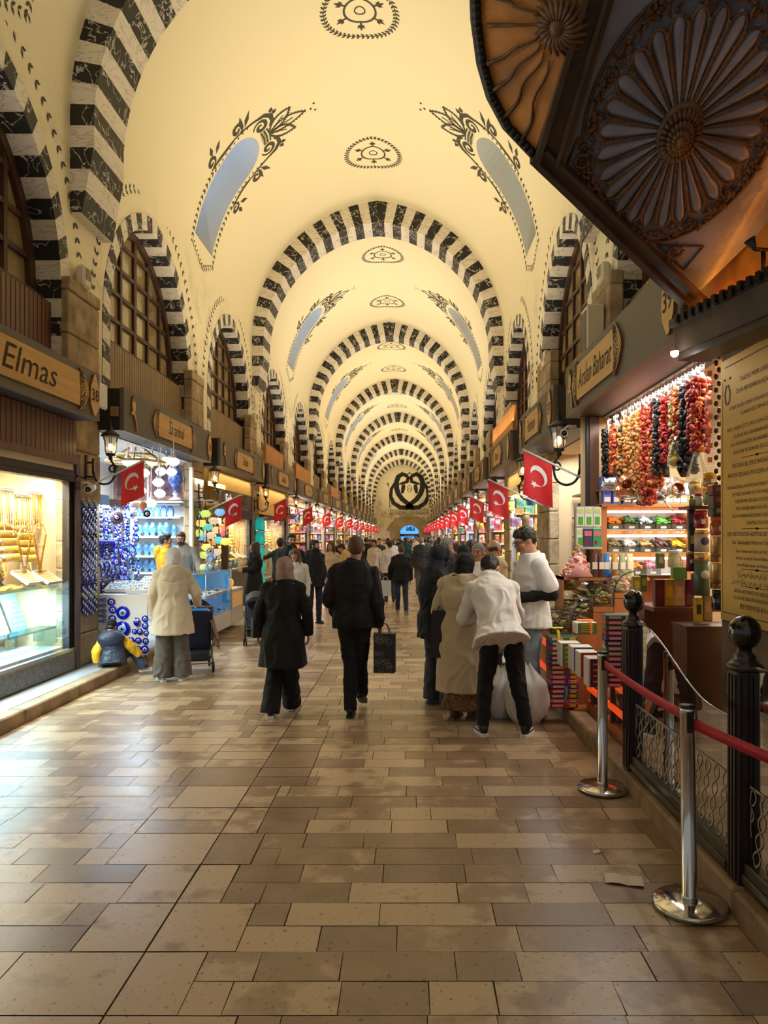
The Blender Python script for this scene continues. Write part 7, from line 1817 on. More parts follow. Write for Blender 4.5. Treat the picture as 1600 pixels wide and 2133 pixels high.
# ------------------------------------------------------------------ right 1: Arslan Baharat spice stall
mb = MB(); x0, xb, y0, y1, zc = 2.1, 3.6, 4.64, 8.0, 2.97
mb.quad((xb, y0, KH), (xb, y1, KH), (xb, y1, zc), (xb, y0, zc)); mb.quad((1.9, y1, KH), (xb, y1, KH), (xb, y1, zc), (1.9, y1, zc)); mb.quad((x0, y0, zc), (xb, y0, zc), (xb, y1, zc), (x0, y1, zc)); mb.quad((x0, y0, KH), (xb, y0, KH), (xb, y0, zc), (x0, y0, zc))
struct(mb.build('wall_shop_right', WALLW))
t = thing('stall_door_frame', 'dark wood upright with a coiled edge at the left side of the spice stall', 'door frame', (2.03, 7.98, KH)); mb = MB(); mb.bx(-.05, .05, -.08, .02, 0, 2.84); mb.build('upright', DOAK, t); mb = MB(); mb.bx(-.08, -.05, -.06, .0, 0, 2.84); mb.build('edge', mat('dark_frame'), t)
# strings of dried peppers and aubergines
PEP = [mat('pepper_red', (170, 40, 26), .5, var=.4, vscale=30), mat('pepper_orange', (206, 110, 44), .5, var=.4, vscale=30), mat('pepper_ochre', (186, 132, 66), .5, var=.4, vscale=30), mat('aubergine_black', (34, 24, 26), .45, var=.4, vscale=30), mat('okra_olive', (150, 142, 70), .5, var=.4, vscale=30), mat('pepper_dark_red', (150, 40, 24), .45, var=.4, vscale=30)]
PNAME = ['bright red peppers', 'orange peppers', 'ochre peppers', 'black dried aubergines', 'olive green okra', 'dark red peppers']
PLAST = glass('thin_clear_plastic', (.88, .92, .97), .12, .2); PEND = mat('thin_white_tie', (214, 220, 228), .3)
rings = []
def cup(seed):
    rr = random.Random(seed); mb = MB(); n = 9; k = rr.uniform(.8, 1.2)
    prof = [(.006, -.026), (.018, -.02), (.024, -.004), (.026, .014), (.021, .012), (.012, -.012)]
    vs = []; 
    for r, z in prof:
        for j in range(n):
            a = 2 * PI * j / n; w = 1 + .22 * math.sin(2 * a + seed) + rr.uniform(-.08, .08); vs.append((r * w * math.cos(a), r * w * math.sin(a) * k, z + .004 * math.sin(3 * a + seed)))
    mb.add(vs, [(i * n + j, i * n + (j + 1) % n, (i + 1) * n + (j + 1) % n, (i + 1) * n + j) for i in range(5) for j in range(n)], 0, True); return mb.v, mb.f
CUPS = [cup(s) for s in range(6)]
def pepper_string(label, loc, L, mi, w, mix=None):
    t = thing('pepper_string', label, 'dried vegetables', loc, 0, 'strings of dried vegetables'); rr = random.Random(int(loc[1] * 1000)); mb = MB(); z = 0; n = 0
    while z < L:
        for q in range(4 if w < .08 else 6):
            vs, fs = CUPS[rr.randrange(6)]; s = rr.uniform(.72, 1.08) * (1.15 if mi == 3 else 1.)
            Rm = rotm('Z', rr.random() * 6.28) @ rotm('X', rr.uniform(.7, 2.2)); a = rr.random() * 6.28; c = V((w * .5 * math.cos(a), w * .5 * math.sin(a), -z - rr.random() * .02))
            mb.add([Rm @ (V(p) * s) + c for p in vs], fs, 1 if mix is not None and rr.random() < .3 else 0, True); n += 1
        z += .024
    o = mb.build('dried_vegetables', [PEP[mi], PEP[mix if mix is not None else mi]], t); o['kind'] = 'stuff'
    mb = MB(); mb.tube([(0, 0, .16), (.0, .01, .08), (0, 0, 0), (0, 0, -L)], .003, n=5); mb.build('cord', PEND, t)
    mb = MB(); mb.lathe([(.008, .16), (.03, .10), (.022, .05), (.045, .0), (.05, -.05)], n=9, smooth=False); mb.build('plastic_tie', PLAST, t)
strings = [(1268, 850, 1000, 3, None), (1283, 838, 985, 1, 5), (1300, 835, 1000, 2, 3), (1314, 822, 1015, 2, 1), (1328, 800, 1030, 2, None), (1343, 812, 1025, 1, 2), (1352, 825, 1045, 0, 1), (1366, 768, 1010, 1, 5), (1378, 790, 985, 3, None), (1392, 775, 955, 0, None), (1408, 745, 950, 4, 5), (1420, 735, 905, 1, 0), (1434, 765, 985, 3, None), (1450, 745, 910, 5, 0), (1459, 740, 940, 0, 1), (1338, 860, 1050, 5, 0), (1290, 870, 1010, 2, 1), (1320, 880, 1035, 1, 2)]
ordn = ['first', 'second', 'third', 'fourth', 'fifth', 'sixth', 'seventh', 'eighth', 'ninth', 'tenth', 'eleventh', 'twelfth', 'thirteenth', 'fourteenth', 'fifteenth']
for i, (px, ya, yb, mi, mx) in enumerate(strings):
    X = 2.14 if i < 15 else 2.3; Y = X * FPX / (px - 853); z0 = min(2.80, CZ + (1117 - ya) * Y / FPX); z1 = CZ + (1117 - yb) * Y / FPX
    pepper_string('string of %s hanging in the spice stall, %s' % (PNAME[mi], ordn[i] + ' from left in front row' if i < 15 else 'number %s of back row' % ('one', 'two', 'three')[i - 15]), (X, Y, z0), z0 - z1, mi, .10 if mi != 4 else .075, mx)
mb = MB(); mb.tube([(2.14, 4.8, 2.955), (2.14, 7.95, 2.955)], .012); one(mb, 'hanging_rail', SILV, 'metal rail under the Arslan Baharat sign holding the pepper strings', 'rail')
# clear bags, tins and pots hanging below the peppers
for i, (px, py, c, lab) in enumerate(((1405, 945, (226, 190, 70), 'clear bag with yellow sponge hanging in the spice stall'), (1452, 985, (214, 200, 140), 'large clear bag of pale loofahs hanging beside the jars'))):
    t = thing('hanging_bag', lab, 'bag', at(px, py, 5.6 - .3 * i)); s = .9 + .5 * i
    mb = MB(); mb.lathe([(.02 * s, -.13 * s), (.06 * s, -.11 * s), (.065 * s, -.05 * s), (.035 * s, .05 * s), (.012 * s, .12 * s), (.03 * s, .15 * s)], n=10, smooth=False); mb.build('plastic', PLAST, t); mb = MB(); mb.ell((0, 0, -.07 * s), (.045 * s, .045 * s, .045 * s)); mb.build('sponge', mat('sponge_%d' % i, c, .9, bump=.5, bscale=60), t)
COP = mat('copper_pot', (206, 140, 104), .25, metal=.85); TINM = mat('tin_pot', (206, 206, 204), .25, metal=.9)
def pot(m):
    t = thing('coffee_pot', None, None); mb = MB(); mb.lathe([(.045, 0), (.05, .01), (.042, .05), (.035, .075), (.045, .085), (.04, .084), (.032, .072), (.038, .05), (.044, .012)], n=16); mb.build('pot', m, t); mb = MB(); mb.tube([(.04, 0, .07), (.12, 0, .1), (.17, 0, .11)], .006); mb.build('handle', m, t); return t
pa, pb = pot(TINM), pot(COP)
for o, nmx, ps in ((pa, 'tin', [(1283, 1008), (1330, 1013), (1322, 1022), (1345, 1015), (1355, 1000), (1385, 1002), (1398, 1015), (1375, 1018), (1365, 1025), (1342, 1028), (1410, 1005)]), (pb, 'copper', [(1300, 1002), (1305, 1018), (1290, 1012), (1418, 1012), (1372, 1000)])):
    tag(o, 'small %s coffee pot in the bunch hanging under the peppers' % nmx, 'pot', nmx + ' coffee pots')
    for i, (px, py) in enumerate(ps):
        c = o if i == 0 else dup(o); c.location = at(px, py, 6.6 + .2 * (i % 3)); c.rotation_euler = (rg.uniform(1.5, 2.6), rg.uniform(-.6, .6), rg.uniform(0, 6)); c.scale = (1.25,) * 3
# display case at the far end, facing the camera
YC = 7.62; zp = lambda py: CZ + (1117 - py) * YC / FPX; xp = lambda px: (px - 853) * YC / FPX
t = thing('sweets_case', 'wooden refrigerated case with lit shelves of dried fruit at the end of the spice stall', 'display case', (0, YC, 0))
mb = MB(); mb.bx(xp(1250), xp(1262), -.05, .5, KH, zp(1052)); mb.bx(xp(1428), xp(1436), -.05, .5, KH, zp(1052)); mb.bx(xp(1250), xp(1436), -.08, .5, zp(1056), zp(1050)); mb.bx(xp(1250), xp(1436), .3, .34, KH, zp(1052)); mb.build('carcass', OAK, t)
mb = MB(); mb.bx(xp(1262), xp(1428), .28, .3, zp(1200), zp(1056)); mb.build('white_back', LACQ, t)
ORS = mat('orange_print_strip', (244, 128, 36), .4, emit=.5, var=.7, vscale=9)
for py in (1059, 1109, 1156):
    mb = MB(); mb.bx(xp(1263), xp(1428), -.02, -.01, zp(py + 4), zp(py - 4)); mb.build('orange_strip', ORS, t); mb = MB(); mb.bx(xp(1263), xp(1428), -.01, .02, zp(py + 9), zp(py + 5)); mb.build('light_tube', mat('tube_light', (255, 252, 244), .4, emit=9), t)
for py in (1104, 1152, 1198): mb = MB(); mb.bx(xp(1262), xp(1428), -.03, .28, zp(py), zp(py - 2)); mb.build('glass_shelf', LACQ, t)
mb = MB()
for ie, py in enumerate((1059, 1109)):
    for k in range(5): mb = MB(); text_mesh(mb, 'LOKUM', (xp(1280 + 33 * k), -.022, zp(py)), (1, 0, 0), (0, 0, 1), .035, .001); mb.build('strip_lettering', mat('letter_white', (235, 235, 240), .5), t)
FRU = {'dried apricots': (236, 130, 24), 'green kiwi slices': (64, 120, 50), 'white coconut': (216, 228, 240), 'green pomelo strips': (104, 186, 60), 'red berries': (150, 28, 40), 'olive leaves': (120, 104, 56), 'white sugared almonds': (226, 222, 208), 'tan dried figs': (184, 150, 96), 'purple dried plums': (104, 62, 70), 'yellow mango strips': (240, 190, 30), 'orange peel': (232, 140, 50), 'pink ginger': (214, 130, 150)}
def heap_tray(label, px0, px1, pyb, m, lng=False):
    w = xp(px1) - xp(px0); t = thing('fruit_tray', label, 'tray', ((xp(px0) + xp(px1)) / 2, YC - .02, zp(pyb)))
    mb = MB(); mb.bx(-w / 2 + .004, w / 2 - .004, -.015, -.01, .0, .055); mb.bx(-w / 2 + .003, -w / 2 + .006, -.015, .25, 0, .13); mb.bx(w / 2 - .006, w / 2 - .003, -.015, .25, 0, .13); mb.build('clear_bin', glass('bin_acrylic', (.85, .93, .95), .25, .03), t)
    mb = MB(); mb.bx(-w * .18, w * .18, -.018, -.015, .012, .035); mb.build('price_card', LACQ, t); mb = MB()
    for i in range(90):
        x = rg.uniform(-w / 2 + .02, w / 2 - .02); y = rg.uniform(.0, .22); z = .03 + .13 * (1 - (2 * x / w) ** 2 * .5) * (.5 + y * 2.2) * rg.uniform(.6, 1)
        mb.ell((x, y, z), (.03, .012, .010) if lng else (.018, .017, .013), 0, 7, 5, rotm('Z', rg.random() * 6) @ rotm('X', rg.uniform(-.6, .6)))
    mb.build('heap', m, t)['kind'] = 'stuff'
k = 0
for row, (pyb, items) in enumerate(((1103, ('dried apricots', 'green kiwi slices', 'white coconut', 'green pomelo strips', 'red berries')), (1151, ('olive leaves', 'white sugared almonds', 'tan dried figs', 'purple dried plums', 'yellow mango strips')), (1197, ('orange peel', 'pink ginger')))):
    for c, nmx in enumerate(items):
        x0 = 1265 + 33 * c + (45 if row == 2 else 0); heap_tray('clear bin of %s on the %s lit shelf of the sweets case' % (nmx, ('upper', 'middle', 'lowest')[row]), x0, x0 + 32, pyb, mat('fruit_' + nmx.replace(' ', '_'), FRU[nmx], .5, var=.35, vscale=25), 'strips' in nmx or 'apricots' in nmx or 'peel' in nmx)
# boxes and jars on top of the case
bxp = [(1262, 34, 'blue and white'), (1282, 34, 'blue and white'), (1304, 32, 'grey green'), (1322, 32, 'grey green'), (1376, 30, 'sage green'), (1392, 30, 'sage green'), (1408, 30, 'sage green'), (1422, 30, 'sage green')]
CM = {'blue and white': mat('box_blue', (90, 110, 190), .5), 'grey green': mat('box_greygreen', (110, 116, 104), .5), 'sage green': mat('box_sage', (140, 146, 104), .5)}
for i, (px, hpx, nmx) in enumerate(bxp):
    mb = MB(); w = .085; h = hpx * YC / FPX; mb.box((0, 0, h / 2), (w, .1, h), 0, None, .004); mb.box((0, -.052, h * .3), (w * .75, .004, h * .3), 1); mb.box((0, -.052, h * .75), (w * .8, .004, h * .2), 2)
    one(mb, 'tea_box', [CM[nmx], LACQ, mat('box_violet', (70, 60, 100), .5)], '%s tea box on top of the sweets case, %s from the left' % (nmx, ordn[i]), 'box', None, (xp(px + 6), YC + .1, zp(1050)))
t = thing('upper_tea_shelf', 'wooden shelf with boxes above the sweets case behind the hanging pots', 'shelf', (0, YC, 0)); mb = MB(); mb.bx(xp(1255), xp(1400), .05, .3, zp(1021), zp(1018)); mb.build('board', OAK, t)
for i in range(6):
    mb = MB(); mb.box((0, 0, .07), (.08, .1, .14), 0, None, .004); mb.box((0, -.052, .06), (.06, .004, .06), 1); one(mb, 'tea_box', [CM['blue and white' if i < 3 else 'grey green'], LACQ], 'tea box on the upper shelf of the spice stall, %s from the left' % ordn[i], 'box', None, (xp(1266 + 17 * i), YC + .15, zp(1018)))
# leaflet boxes rack, left of the case
t = thing('soap_box_rack', 'rack of white and green boxes at the left of the sweets case', 'rack', at(1228, 1140, 7.3))
mb = MB(); mb.bx(-.13, .13, 0, .1, -.02, .0); mb.bx(-.13, .13, .1, .11, 0, .42); mb.build('frame', ALU, t)
for i in range(3):
    for j in range(2):
        mb = MB(); x = -.085 + .085 * i; z = .21 * (1 - j); mb.box((x, .05, z + .1), (.08, .06, .2), 0); mb.box((x, .018, z + .06), (.05, .004, .08), 1); mb.box((x, .018, z + .16), (.06, .004, .04), 2); mb.build('box', [LACQ, mat('leaf_green', (90, 170, 50), .5), mat('pale_lime', (206, 222, 130), .5)], t)
for i, (c, lab) in enumerate((((70, 66, 110), 'dark violet fruit tea box in front of the white and green boxes'), ((60, 170, 120), 'green fruit tea box beside the dark violet one'))):
    mb = MB(); mb.box((0, 0, .09), (.085, .05, .18), 0, None, .003); mb.box((0, -.026, .13), (.07, .003, .05), 1); mb.box((-.015, -.026, .04), (.03, .003, .04), 2); one(mb, 'fruit_tea_box', [mat('ftea_%d' % i, c, .5), mat('ftea_text', (220, 120, 130), .5), mat('goods_red')], lab, 'box', None, at(1224 + 19 * i, 1139, 7.05))
# stepped curved bins of sweets
SW = [mat('sweet_foil_green', (150, 160, 90), .35), mat('sweet_cream', (226, 206, 160), .5), mat('sweet_rose', (206, 120, 110), .5), mat('sweet_gold', (206, 160, 60), .35), mat('sweet_brown', (104, 72, 50), .5)]
def curved_bin(loc, L, r, label, pal):
    t = thing('curved_sweet_bin', label, 'sweets bin', loc); N = 10; arc = [(r - r * math.cos(PI / 2 * i / N) - r / 2, r * math.sin(PI / 2 * i / N)) for i in range(N + 1)]
    mb = MB(); mb.bx(-r / 2, r / 2, 0, L, -.06, 0); mb.build('wood_base', OAK, t)
    mb = MB(); mb.grid(lambda u, v: V((arc[int(round(u * N))][0], L * v, arc[int(round(u * N))][1])), N, 1); vs = [V((x, 0, z)) for x, z in arc] + [V((r / 2, 0, 0))]; mb.add(vs, [tuple(range(len(vs)))]); mb.build('acrylic_cover', glass('bin_acrylic'), t)
    mb = MB(); mb.tube([(x, 0, z) for x, z in arc], .006, n=6); mb.tube([(r / 2, 0, 0), (r / 2, 0, r)], .006, n=6); mb.tube([(-r / 2, 0, 0), (r / 2, 0, 0)], .006, n=6); mb.build('dark_edge', mat('edge_dark', (36, 44, 40), .4), t)
    mb = MB()
    for i in range(170):
        x = rg.uniform(-r / 2 + .03, r / 2 - .02); mb.box((x, rg.uniform(.03, L - .03), rg.uniform(.01, max(.03, .72 * math.sqrt(max(0, r * r - (r / 2 - x) ** 2))))), (.035, .026, .016), rg.randrange(len(pal)), rotm('Z', rg.random() * 3) @ rotm('X', rg.random()), .004)
    mb.build('sweets', pal, t)['kind'] = 'stuff'
for i, (X, Z, lab, pal) in enumerate(((1.42, .74, 'lowest curved clear bin of wrapped sweets, beside the shopman', [SW[4], SW[3], SW[0]]), (1.62, .87, 'second lowest curved clear bin of sweets in the stepped row', [SW[0], SW[1], SW[4]]), (1.82, 1.0, 'third curved clear bin of sweets in the stepped row', [SW[1], SW[3], SW[0]]), (2.02, 1.13, 'topmost curved clear bin of rose sweets in the stepped row', [SW[2], SW[1], SW[1]]))):
    curved_bin((X, 6.75, Z), .80, .19, lab, pal)
t = thing('stepped_counter', 'stepped wooden counter under the curved sweet bins with orange edges', 'counter', (0, 0, 0))
for i in range(4): mb = MB(); mb.bx(1.32 + .2 * i, 1.52 + .2 * i, 6.75, 7.56, KH, .675 + .13 * i, 0); mb.build('step', OAK, t)
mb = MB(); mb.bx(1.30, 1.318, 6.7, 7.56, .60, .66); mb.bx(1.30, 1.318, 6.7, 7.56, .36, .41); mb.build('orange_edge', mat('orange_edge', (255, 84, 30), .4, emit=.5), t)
# mounds of wrapped sweets and candy
def mound(label, c, rx, h, pal, n=150):
    mb = MB()
    for i in range(n):
        a = rg.random() * 6.28; q = math.sqrt(rg.random()); mb.ell((rx * q * math.cos(a), rx * q * math.sin(a) * .8, h * (1 - q) * rg.uniform(.6, 1) + .01), (.024, .015, .013), rg.randrange(len(pal)), 7, 5, rotm('Z', rg.random() * 6) @ rotm('Y', rg.uniform(-.5, .5)))
    mb.lathe([(rx, 0), (rx * .6, h * .35), (.01, h * .8)], mi=0, n=14); o = one(mb, 'sweets_mound', pal, label, 'sweets', None, c); o['kind'] = 'stuff'
PKW = [mat('candy_pink', (236, 170, 170), .4), mat('candy_white', (236, 226, 216), .4), SW[3], mat('candy_red', (200, 60, 60), .4)]
mound('mound of pink and white wrapped sweets left of the sweets case', at(1205, 1200, 7.3), .17, .34, PKW, 220); mound('mound of golden wrapped sweets below the pink mound', at(1172, 1228, 7.55), .13, .2, [SW[3], SW[1], mat('candy_yellow', (240, 206, 80), .4)]); mound('mound of brown and white sweets behind the shopman', at(1150, 1250, 7.6), .12, .2, [SW[4], PKW[1], SW[2]])
mb = MB(); mb.bx(-.2, .2, -.15, .2, -.03, 0); mb.bx(-.2, -.18, -.15, .2, -.35, 0); one(mb, 'oak_step', OAK, 'oak step carrying the pink mound of sweets', 'shelf', None, at(1205, 1200, 7.35))
for i, (px, c, lab) in enumerate(((1238, (96, 66, 46), 'clear bag of brown nuts on the ledge above the bins, leftmost'), (1252, (90, 62, 50), 'clear bag of dark nuts second on the ledge above the bins'), (1263, (40, 120, 200), 'bright blue pouch on the ledge above the bins'), (1280, (206, 150, 70), 'golden pouch on the ledge above the bins'), (1296, (150, 160, 120), 'clear bag of pale pistachios on the ledge above the bins'), (1312, (216, 210, 160), 'pyramid pack of pale sweets at the right end of the ledge'))):
    mb = MB(); mb.grid(lambda u, v: V((.042 * math.cos(2 * PI * u) * (1 - .25 * v), .03 * math.sin(2 * PI * u) * math.sin(PI * min(1, .15 + v * .85)), .24 * v)), 14, 8); mb.box((0, -.031, .12), (.05, .004, .07), 1); one(mb, 'snack_pouch', [mat('pouch_%d' % i, c, .3, var=.4, vscale=20), PKW[1]], lab, 'pouch', None, at(px, 1203, 7.2))
mb = MB(); mb.bx(-.35, .35, -.08, .12, -.025, 0); one(mb, 'pouch_ledge', OAK, 'oak ledge holding the snack pouches', 'shelf', None, at(1275, 1203, 7.2))
# flat boxes of delight stacked with ribbons
DB = [mat('delight_red', (170, 40, 48), .3), mat('delight_green', (80, 110, 56), .3), mat('delight_blue', (56, 70, 140), .3), mat('delight_pink', (196, 80, 110), .3), mat('delight_plum', (104, 44, 70), .3)]
def delight():
    t = thing('delight_box', None, None); mb = MB(); mb.box((0, 0, .019), (.24, .17, .036), 0, None, .003); mb.build('carton', DB[0], t)
    mb = MB(); mb.box((-.05, -.0865, .019), (.09, .002, .02)); mb.build('label', PKW[0], t); mb = MB(); mb.box((.075, -.0865, .02), (.05, .002, .024)); mb.build('label', SW[3], t)
    mb = MB(); mb.bx(-.121, .121, -.086, .086, .0355, .0385); mb.build('clear_lid', PLAST, t); return t
d0 = [delight()]; tag(d0[0], None, 'box', 'boxes of delight')
for i in range(1, 5):
    c = dup(d0[0]); d0.append(c)
    for ch in c.children:
        if ch.name.startswith('carton'): ch.data = ch.data.copy(); ch.data.materials[0] = DB[i]
usedd = [0] * 5; DN = ['red', 'green', 'blue', 'pink', 'plum']
def dstack(x, y, z, n, where, rz, seq, s=1.):
    for k in range(n):
        q = seq[k % len(seq)]; c = d0[q] if not usedd[q] else dup(d0[q]); usedd[q] = 1
        c.location = (x + rg.uniform(-.004, .004), y, z + .0395 * k * s); c.rotation_euler = (0, 0, rz + rg.uniform(-.02, .02)); c.scale = (s, s, s); c['label'] = '%s delight box, %s from floor in the %s' % (DN[q], ordn[k] if k < 15 else 'sixteenth', where); c['group'] = 'boxes of delight'
dstack(1.36, 6.42, .14, 15, 'stack beside the white sack', 0, (0, 3, 1, 0, 2, 3, 3, 1, 0, 2, 4, 1, 0, 2, 1), 1.06)
dstack(1.62, 5.55, .5, 14, 'stack behind the first fence post', -.1, (4, 4, 4, 0, 2, 0, 1, 1, 4, 2, 0, 1, 0, 1), 1.)
for i, (px, py, Y, L, c, lab) in enumerate(((1162, 1312, 6.33, .16, (236, 220, 60), 'yellow ribbon on the top of the tall stack of delight'), (1170, 1358, 6.31, .14, (240, 140, 40), 'orange ribbon on the tall stack of delight'), (1180, 1395, 6.31, .14, (90, 50, 130), 'violet ribbon on the tall stack of delight'), (1178, 1430, 6.31, .12, (70, 150, 170), 'teal ribbon low on the tall stack of delight'))):
    mb = MB(); mb.grid(lambda u, v: V((-.012 + .024 * u + .01 * math.sin(4 * v), -.004 - .006 * math.sin(PI * v), -L * v)), 2, 8)
    if i == 0:
        for s in (-1, 1): mb.torus((s * .025, .05, .012), .022, .006, n=12, m=5, sx=1.3)
    one(mb, 'ribbon', mat('ribbon_%d' % i, c, .4), lab, 'ribbon', None, at(px, py, Y))
# upright cartons on the low front shelf
WB = mat('carton_white_top', (226, 220, 208), .5)
for i, (px, py, w, h, Y, c, lab) in enumerate(((1185, 1385, .17, .2, 6.2, 1, 'white-topped carton with green side, leftmost of the front row'), (1209, 1395, .17, .2, 5.95, 2, 'white-topped carton second of the front row'), (1222, 1408, .15, .2, 5.72, 0, 'white-topped carton with red side, third of the front row'), (1241, 1428, .15, .22, 5.5, 4, 'white-topped carton with plum side nearest the steel post'), (1218, 1318, .19, .10, 6.55, 1, 'green and red gift box with an orange bow between the stacks'))):
    t = thing('carton', lab, 'box', at(px, py, Y)); mb = MB(); mb.box((0, 0, h / 2), (w, .15, h), 0, None, .004); mb.build('body', WB, t); mb = MB(); mb.box((w * .04, -.0765, h / 2), (w * .9, .003, h * .96)); mb.build('side_print', DB[c], t)
    mb = MB()
    for k in range(4): mb.box((w * .04, -.0785, h * (.2 + .2 * k)), (w * .6, .002, h * .05))
    mb.build('lettering', SW[3], t)
    if i == 4:
        mb = MB(); 
        for s in (-1, 1): mb.torus((s * .03, 0, h + .015), .028, .007, n=14, m=5, sx=1.4)
        mb.bx(.03, .05, -.08, .08, .0, h + .002); mb.build('orange_bow', mat('ribbon_1'), t)
mb = MB(); mb.bx(1.5, 1.68, 6.46, 6.66, .118, .768); one(mb, 'oak_stand', OAK, 'narrow oak stand under the green gift box with orange bow', 'stand')
t = thing('front_shelf', 'low front shelf of the spice stall with orange red edging', 'shelf', (0, 0, 0))
mb = MB(); mb.bx(1.58, 1.95, 4.9, 6.4, KH, .20); mb.bx(1.72, 1.95, 4.9, 6.4, .44, .47); mb.bx(1.9, 1.95, 4.9, 6.4, .2, .6); mb.bx(1.45, 1.6, 6.3, 6.55, KH, .14); mb.build('boards', OAK, t)
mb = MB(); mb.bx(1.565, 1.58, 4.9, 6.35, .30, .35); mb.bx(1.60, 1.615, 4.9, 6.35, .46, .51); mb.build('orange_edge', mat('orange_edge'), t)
for k in range(3): mb = MB(); mb.bx(1.57, 1.60, 5.0 + .6 * k, 5.04 + .6 * k, .19, .5); mb.build('bracket', DOAK, t)
for i in range(9):
    mb = MB(); mb.grid(lambda u, v: V((.06 * math.cos(2 * PI * u), .07 * math.sin(2 * PI * u) * math.sin(PI * min(1, .12 + .85 * v)), .22 * v)), 14, 8); one(mb, 'tea_bag', [mat('tea_%d' % (i % 4), ((96, 84, 66), (130, 110, 84), (160, 150, 120), (90, 110, 80))[i % 4], .3, var=.7, vscale=26)], 'clear bag of %s tea on the low front shelf, %s from the camera' % (('dark', 'brown', 'pale', 'green')[i % 4], ordn[i]), 'bag', 'bags of tea', (1.66 + .03 * (i % 2), 4.98 + .155 * i, .201))
mb = MB(); mb.box((0, 0, .1), (.03, .14, .2), 0, rotm('Y', .4)); one(mb, 'white_book', WB, 'white boxed card leaning behind the steel post on the low shelf', 'box', None, (1.66, 5.0, .36))
# right-hand towers of jars, tins and boxes at the stall edge
def stack_item(kind, px, pyb, wpx, hpx, c, lab, Y=4.95, c2=(200, 150, 60), lid=None):
    k = Y / FPX; w, h = wpx * k, hpx * k; p = at(px, pyb, Y); t = thing({'jar': 'jar', 'tin': 'tin', 'box': 'carton', 'bottle': 'bottle', 'can': 'canister'}[kind], lab, {'jar': 'jar', 'tin': 'tin', 'box': 'box', 'bottle': 'bottle', 'can': 'canister'}[kind], p); m = mat('st_%d_%d_%d' % c, c, .35); m2 = mat('st_%d_%d_%d' % c2, c2, .35)
    if kind == 'box':
        mb = MB(); mb.box((0, 0, h / 2), (w, w * .8, h), 0, None, .004); mb.build('body', m, t); mb = MB(); mb.box((0, -w * .402, h * .55), (w * .6, .003, h * .4)); mb.build('label', m2, t)
    elif kind == 'tin':
        mb = MB(); mb.lathe([(w / 2, 0), (w / 2, h * .95), (w / 2 * .96, h)], n=22); mb.build('body', mat('tin_gold', (214, 172, 104), .25, metal=.7), t); mb = MB(); mb.lathe([(w / 2 * 1.01, h * .2), (w / 2 * 1.01, h * .35)], n=22); mb.build('print_band', m2, t)
    elif kind == 'bottle':
        mb = MB(); mb.lathe([(w / 2, 0), (w / 2, h * .6), (w * .25, h * .75), (w * .25, h * .8)], n=16); mb.build('body', m, t); mb = MB(); mb.lathe([(w * .3, h * .78), (w * .3, h)], n=14); mb.build('cap', m2, t)
    elif kind == 'can':
        mb = MB(); mb.lathe([(w / 2, 0), (w / 2, h * .82)], n=22); mb.build('body', m, t); mb = MB(); mb.lathe([(w / 2 * 1.02, h * .82), (w / 2 * 1.02, h * .98), (w / 2 * .9, h)], n=22); mb.build('gold_lid', mat('tin_gold', (214, 172, 104), .25, metal=.7), t); mb = MB(); mb.lathe([(w * .28, 0), (w * .28, .004)], (0, -w / 2 - .002, h * .5), n=18, rot=rotm('X', PI / 2)); mb.build('badge', m2, t)
    else:
        mb = MB(); mb.lathe([(w * .42, 0), (w * .5, h * .1), (w * .5, h * .6), (w * .42, h * .74), (w * .4, h * .78)], n=20); mb.build('body', mat('jarfill_%d_%d_%d' % c, c, .12, coat=.6), t); mb = MB(); mb.lathe([(w * .44, h * .76), (w * .46, h * .8), (w * .46, h * .97), (w * .4, h)], n=20); mb.build('lid', m2, t); mb = MB(); mb.box((0, -w * .5, h * .38), (w * .3, .004, h * .25)); mb.build('label', PKW[1], t)
    return t
SI = stack_item
SI('jar', 1480, 1014, 30, 30, (196, 140, 30), 'jar with yellow lid topmost beside the plaque', 4.9, (236, 190, 30)); SI('jar', 1478, 1048, 30, 34, (200, 170, 110), 'clear jar behind the brown cartons beside the plaque', 5.1)
SI('box', 1496, 1032, 34, 22, (104, 48, 36), 'dark red brown carton topmost in the pile against the plaque', 4.75, (150, 90, 60)); SI('box', 1497, 1054, 33, 22, (96, 66, 44), 'brown carton second in the pile against the plaque', 4.75, (140, 100, 60)); SI('box', 1497, 1076, 34, 22, (74, 70, 50), 'olive patterned carton third in the pile against the plaque', 4.75, (150, 150, 110))
SI('jar', 1496, 1116, 32, 40, (188, 84, 26), 'orange jar with orange lid under the cartons by the plaque', 4.75, (214, 96, 24)); SI('tin', 1494, 1171, 26, 54, (0, 0, 0), 'upper gold tin cylinder by the plaque', 4.75, (150, 110, 60)); SI('tin', 1494, 1226, 27, 54, (0, 0, 0), 'lower gold tin cylinder by the plaque', 4.75, (130, 84, 46)); SI('jar', 1500, 1270, 34, 42, (34, 24, 22), 'dark jar below the gold tins', 4.75, (24, 20, 18))
SI('bottle', 1441, 1055, 11, 22, (150, 160, 90), 'small bottle with green cap, left on the upper board', 4.95, (20, 150, 70)); SI('can', 1448, 1030, 22, 28, (206, 180, 130), 'tan canister standing highest on the upper board', 5.1); SI('jar', 1455, 1055, 17, 28, (226, 220, 210), 'white jar with red lid on the upper board', 4.95, (190, 40, 40)); SI('bottle', 1474, 1052, 14, 28, (160, 176, 110), 'bottle with green cap, right on the upper board', 4.9, (20, 150, 70))
mb = MB(); mb.box((0, 0, 0), (.2, .2, .02)); one(mb, 'upper_board', DOAK, 'small dark board holding bottles above the red jar', 'shelf', None, at(1455, 1058, 4.98))
